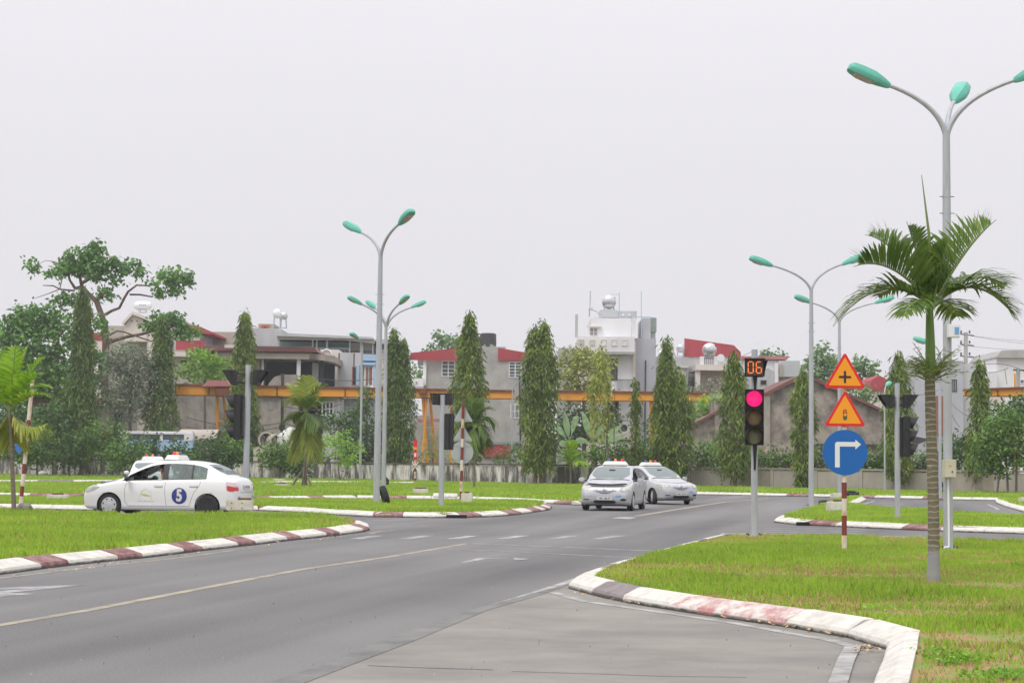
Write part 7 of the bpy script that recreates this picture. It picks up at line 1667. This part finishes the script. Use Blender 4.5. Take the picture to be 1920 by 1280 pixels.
# --- old gabled shed
H = bld(1500, 132, 'old weathered gabled shed with stained grey plaster walls', 'shed', 'shed')
Y = 132
H.poly('gable_wall', [(1340,752),(1436,738),(1497,707),(1540,718),(1600,748),(1660,776),(1660,None),(1340,None)], Y, 12, 'stone_old'); 
H.poly('roof_edge', [(1430,738),(1497,704),(1530,709),(1600,742),(1664,772),(1664,777),(1600,748),(1528,715),(1497,711),(1436,742)], Y, 12.5, 'brown_roof', dz=-.35)
H.poly('left_wing', [(1293,797),(1300,790),(1352,768),(1352,None),(1293,None)], Y+.3, 10, 'stone_old'); H.poly('roof_edge', [(1290,799),(1352,765),(1352,770),(1293,802)], Y-.05, 11, 'brown_roof', dz=-.05)
H.box('pilaster', 1432, 1444, 740, None, Y-.25, .25, 'render_old'); H.box('ledge', 1530, 1700, 832, 837, Y-.4, .4, 'darksteel')
H.poly('back_wall', [(1660,776),(1720,800),(1720,None),(1660,None)], Y+.5, 10, 'stone_old')
# --- red roofs behind shed
H = bld(1665, 178, 'cream house under a dark red sheet roof right of the warning triangles')
H.poly('roof', [(1635,712),(1648,703),(1665,712),(1665,733),(1630,731)], 178, 7, 'red_sheet'); H.box('wall', 1632, 1666, 733, None, 178.3, 6, 'cream_wall')
H = bld(1705, 172, 'small house with a bright orange-red tiled roof behind the slender tree')
H.poly('roof', [(1690,688),(1714,688),(1716,713),(1694,712)], 172, 5, 'orange_roof'); H.box('wall', 1694, 1718, 713, None, 172.2, 5, 'white_wall')
# --- right white buildings
H = bld(1760, 128, 'plain pale blue-grey block house behind the ringed palm trunk')
Y = 128
H.box('wall', 1716, 1806, 676, None, Y, 9, 'bluegrey_wall'); H.box('end_wall', 1805, 1836, 681, None, Y+.4, 9, 'ash_wall'); H.window(1784, 1794, 711, 734, Y-.003, 'darksteel', 'green_sheet', 2, 1, .06); H.box('brown_screen', 1755, 1771, 742, 815, Y-.5, .2, 'shutter'); H.poly('shed_roof', [(1718,818),(1738,822),(1738,826),(1718,834)], Y-3, 2, 'darksteel')
H = bld(1890, 134, 'white house with a grey-green sloped roof at the right edge')
Y = 134
H.poly('roof', [(1866,669),(1876,657),(1960,657),(1960,671),(1866,671)], Y, 8, 'render_grey', dz=-.4); H.box('wall', 1868, 1960, 671, None, Y, 8, 'white_wall'); H.box('side_wall', 1856, 1870, 697, None, Y-.5, 7, 'white_wall'); H.window(1912, 1935, 711, 719, Y-.003, 'frame', 'winglass', 3, 1, .06); H.box('blue_panel', 1906, 1925, 749, 780, Y-.3, .2, 'bluegrey_wall'); H.box('cream_panel', 1862, 1884, 742, 758, Y-.7, .2, 'cream_wall')

# ------------------------------------------------------------------ gantries
def gantry(label, u0, u1, v0a, v1a, v0b, v1b, Y, legs, notch=0):
    G_ = Bld('gantry_crane', (P((u0+u1)/2, 880, Y).x, Y, 0), label, 'gantry crane', 'yellow gantry beams'); n = max(2, int((u1-u0)/60))
    for i in range(n):
        f0, f1 = i/n, (i+1)/n-.002; ua, ub = u0+(u1-u0)*f0, u0+(u1-u0)*f1; t0, t1 = v0a+(v0b-v0a)*f0, v0a+(v0b-v0a)*f1; b0, b1 = v1a+(v1b-v1a)*f0, v1a+(v1b-v1a)*f1
        G_.poly('beam', [(ua, t0+4), (ub, t1+4), (ub, b1), (ua, b0)], Y, .5, 'gantry_yellow')
        G_.poly('beam_flange', [(ua, t0), (ub, t1), (ub, t1+4), (ua, t0+4)], Y, .75, 'gantry_rust', dz=-.12)
        G_.poly('stiffener', [(ua, t0+4), (ua+1.2, t0+4), (ua+1.2, b0), (ua, b0)], Y, .1, 'gantry_rust', dz=-.06)
        G_.poly('beam_flange', [(ua, b0-1.2), (ub, b1-1.2), (ub, b1), (ua, b0)], Y, .7, 'gantry_rust', dz=-.10)
    for (ut, vt, ub, w, dy) in legs:
        mb = MB(); a = P(ut, vt, Y); k = Y/F*w; mb.tube([(a.x, Y+.25, a.z), (P(ub, 870, Y).x, Y+.25+dy, 0)], k*.6, MAT['gantry_yellow'], 4); G_.mb(mb, 'leg', False)
    return G_
g = gantry('long yellow gantry beam running from the left houses to the grey house', 328, 966, 719, 741, 731, 748, 146, [(406,742,410,5,0),(418,742,430,4,2),(793,745,803,5,0),(806,745,818,4,2.5),(846,745,846,4,0),(800,745,790,3,-1.5)])
g.box('cross_brace', 408, 424, 788, 790, 146, .15, 'gantry_yellow'); g.box('trolley', 786, 800, 728, 738, 145.4, 1.2, 'gantry_rust'); g.box('cross_brace', 798, 848, 800, 802, 146.2, .15, 'gantry_yellow')
g.poly('hood', [(378,724),(390,713),(424,713),(436,724)], 145.2, 1.8, 'pink_roof'); g.box('winch', 404, 436, 725, 742, 145.3, 1.6, 'gantry_rust')
gantry('second yellow gantry beam with a rusty top rail, before the white house', 1040, 1331, 731, 751, 735, 753, 146, [(1222,752,1226,7,0)])
gantry('third yellow gantry beam cut by the right edge of the picture', 1810, 1990, 729, 742, 722, 745, 112, [(1905,700,1906,3,0)])

# ------------------------------------------------------------------ yard things: pipes, tarp, bus
def pipe(u, v, ru, Lm, Y, label, yaw=0, dirx=False):
    c = P(u, v, Y); k = Y/F; r = ru*k; mb = MB(); prof = [(r, 0), (r, Lm), (r*.80, Lm), (r*.80, 0), (r, 0)]; n = 28; vs = []; fs = []
    for (q, h) in prof:
        for j in range(n): a = 2*math.pi*j/n; vs.append((q*math.cos(a), h, q*math.sin(a)))
    for i in range(len(prof)-1):
        for j in range(n): fs.append((i*n+j, i*n+(j+1) % n, (i+1)*n+(j+1) % n, (i+1)*n+j))
    mb.add(vs, fs, MAT['pipe_concrete']); o = mb.build('concrete_pipe', None, smooth=True, loc=(c.x, Y, r), rot=(0, 0, yaw)); o.location.z = c.z; return tag(o, label, 'pipe', 'concrete pipes in the yard')
def cradle(u, vt, Y, w, label):
    B = bld(u, Y, label, 'pipe_cradle', 'timber stack'); B.box('beam', u-w, u+w, vt, None, Y, 1.6, 'pipe_concrete')
pipe(412, 822, 17, 3.2, 143, 'large concrete pipe lying sideways left of the left traffic light', yaw=R(78))
pipe(499, 824, 15, 2.4, 143, 'left one of two concrete pipe mouths behind the bush', yaw=R(20)); pipe(520, 827, 14, 2.4, 142, 'right one of two concrete pipe mouths behind the bush', yaw=R(20))
cradle(505, 838, 142.2, 30, 'pale concrete sleeper under the two pipe mouths'); cradle(412, 839, 142.5, 26, 'pale concrete sleeper under the large sideways pipe')
tr = bld(545, 141, 'lumpy load under a pale grey tarpaulin right of the pipe mouths', 'covered_load', 'covered load')
bm = bmesh.new(); bmesh.ops.create_icosphere(bm, subdivisions=4, radius=1)
from mathutils import noise
for q in bm.verts:
    d = 1+.25*noise.noise(q.co*1.7)+.1*noise.noise(q.co*5); q.co = Vector((q.co.x*1.05*d, q.co.y*.9, max(-.9, q.co.z*1.25*d)))
me = bpy.data.meshes.new('tarpaulin'); bm.to_mesh(me); bm.free(); me.materials.append(MAT['tarp']); me.polygons.foreach_set('use_smooth', [True]*len(me.polygons)); o = link('tarpaulin', me, tr.root, (0, 0, P(545, 832, 141).z))
mb = MB(); z_ = P(545, 845, 141).z; mb.box((-1.1, -.6, -.0), (1.1, .6, z_), MAT['pipe_concrete']); mb.build('load_base', tr.root)
o = bushy('bush', 'grass tuft under the covered load', 'bush', 139, [(545,866,26,14),(520,868,22,12)], 'lf_hedge', [[(540, None, 2), (540, 866, 1)]], per=30, seed=171, L=.26, W=.12)
B = bld(290, 142, 'white minibus with a blue lower half behind the left bushes', 'minibus', 'minibus')
B.box('body', 219, 362, 808, 816, 142, 2.2, 'white_wall', bev=.1); B.box('window_band', 240, 358, 813.5, 824, 142.05, 2.1, 'winglass'); B.box('lower_body', 219, 362, 824, 846, 142, 2.2, 'blue_paint', bev=.05); B.box('body_front', 219, 240, 816, 824, 142, 2.2, 'white_wall'); B.box('pillar', 300, 305, 812, 826, 141.96, 2.2, 'white_wall'); B.box('pillar', 345, 362, 812, 826, 141.96, 2.2, 'white_wall')
for u in (240, 340):
    mb = MB(); c = P(u, 850, 142); mb.lathe([(.001, -.1), (.42, -.1), (.42, .12), (.001, .12)], MAT['rubber'], 18, c=(c.x, 142, .42), axis='y'); B.mb(mb, 'wheel')
H = bld(200, 146, 'ruined reddish brick sheds behind the left bushes', 'shed', 'shed')
H.box('wall', 60, 235, 752, None, 146, 5, 'beige_wall'); H.poly('roof', [(50,748),(110,735),(235,752),(235,758),(60,758)], 146, 5, 'brown_roof', dz=-.3); H.box('dark_door', 214, 228, 765, None, 145.9, .08, 'dark_in'); H.box('orange_panel', 190, 215, 815, 825, 145.8, .1, 'orange_roof')

# ------------------------------------------------------------------ poles and wires
def wire(pts, label, parent=None, r=.018):
    P_ = []
    for (a, b, sag) in pts:
        for k in range(9): t = k/8; q = a.lerp(b, t); q.z -= sag*4*t*(1-t); P_.append(q)
    return P_
U = Bld('utility_pole', (P(1811, 880, 140).x, 140, 0), 'concrete utility pole with three crossarms behind the near lamp pole', 'utility pole', 'utility poles'); Y = 140
mb = MB(); mb.cyl((P(1809, 880, Y).x, Y, 0), P(1811, 623, Y), .16, MAT['render_grey'], 8); U.mb(mb, 'pole')
for v in (626, 645, 667):
    mb = MB(); a = P(1800, v, Y); b_ = P(1826, v+3, Y); mb.tube([a, b_], .05, MAT['darksteel'], 6); U.mb(mb, 'crossarm')
    for u in (1802, 1818):
        mb = MB(); c = P(u, v-1, Y); mb.lathe([(.02, 0), (.09, .05), (.05, .12), (.09, .17), (.02, .24)], MAT['darksteel'], 8, c=c); U.mb(mb, 'insulator')
V_ = Bld('utility_pole', (P(1910, 880, 118).x, 118, 0), 'short pole with a bracket of insulators at the right edge', 'utility pole', 'utility poles')
mb = MB(); mb.cyl((P(1909, 880, 118).x, 118, 0), P(1909, 690, 118), .13, MAT['render_grey'], 8); V_.mb(mb, 'pole'); mb = MB(); mb.tube([P(1900, 693, 118), P(1920, 694, 118)], .06, MAT['darksteel'], 6); V_.mb(mb, 'crossarm')
W_ = Bld('utility_pole', (P(541, 880, 148).x, 148, 0), 'grey utility pole with coiled cables in front of the old house wall', 'utility pole', 'utility poles')
mb = MB(); mb.cyl((P(528, 880, 148).x, 148, 0), P(530, 700, 148), .13, MAT['darksteel'], 8); W_.mb(mb, 'pole'); mb = MB(); mb.lathe([(.1, -.3), (.25, -.2), (.25, .2), (.1, .3)], MAT['darksteel'], 10, c=P(529, 800, 148)); W_.mb(mb, 'junction_can')
def wires(label, runs, r=.011):
    mb = MB()
    for (u0, v0, Y0, u1, v1, Y1, sag) in runs:
        mb.tube(wire([(P(u0, v0, Y0), P(u1, v1, Y1), sag)], ''), r, MAT['darksteel'], 4, False)
    return tag(mb.build('power_lines', fix=False), label, 'power lines')
wires('thin power lines leaving the right utility pole', [(1802,626,140,2050,638,135,.3),(1818,629,140,2050,646,135,.3),(1802,647,140,2050,650,135,.3),(1818,667,140,2050,672,135,.3)])
wires('drooping thick cables crossing before the white houses at the right', [(1822,690,125,1909,690,118,-.3),(1822,700,125,1835,690,125,0),(1909,692,118,2020,700,118,.3),(1760,720,127,1824,782,125,.5),(1771,735,127,1800,800,127,.4),(1722,740,127,1765,728,127,.1),(1828,695,125,1890,690,119,.2),(1884,692,119,1888,720,119,0)], .018)
wires('slack cables along the front of the old house', [(350,782,150,530,792,148,.5),(530,792,148,690,798,150,.5),(350,800,150,530,800,148,.4),(530,760,148,640,757,150,.4),(590,708,156,700,710,156,.2),(1060,700,150,1100,705,150,0)], .03)
wires('cables drooping between gantry and white house', [(1150,755,150,1190,780,150,.8),(1150,775,150,1205,778,151,.6),(1105,742,150,1190,742,150,.2)], .02)

# ------------------------------------------------------------------ haze
hm = bpy.data.materials.new('haze_air'); hm.use_nodes = True; hn = hm.node_tree.nodes; hn.clear()
ho = hn.new('ShaderNodeOutputMaterial'); hv = hn.new('ShaderNodeVolumePrincipled'); hv.inputs['Color'].default_value = (.93, .94, .97, 1); hv.inputs['Density'].default_value = HAZE
hv.inputs['Anisotropy'].default_value = .2; hm.node_tree.links.new(hv.outputs[0], ho.inputs['Volume'])
mb = MB(); mb.box((-650, -90, -1.05), (650, 1110, 26), hm); tag(mb.build('haze'), 'thin pale air between the viewer and the far houses', None, None, 'stuff')
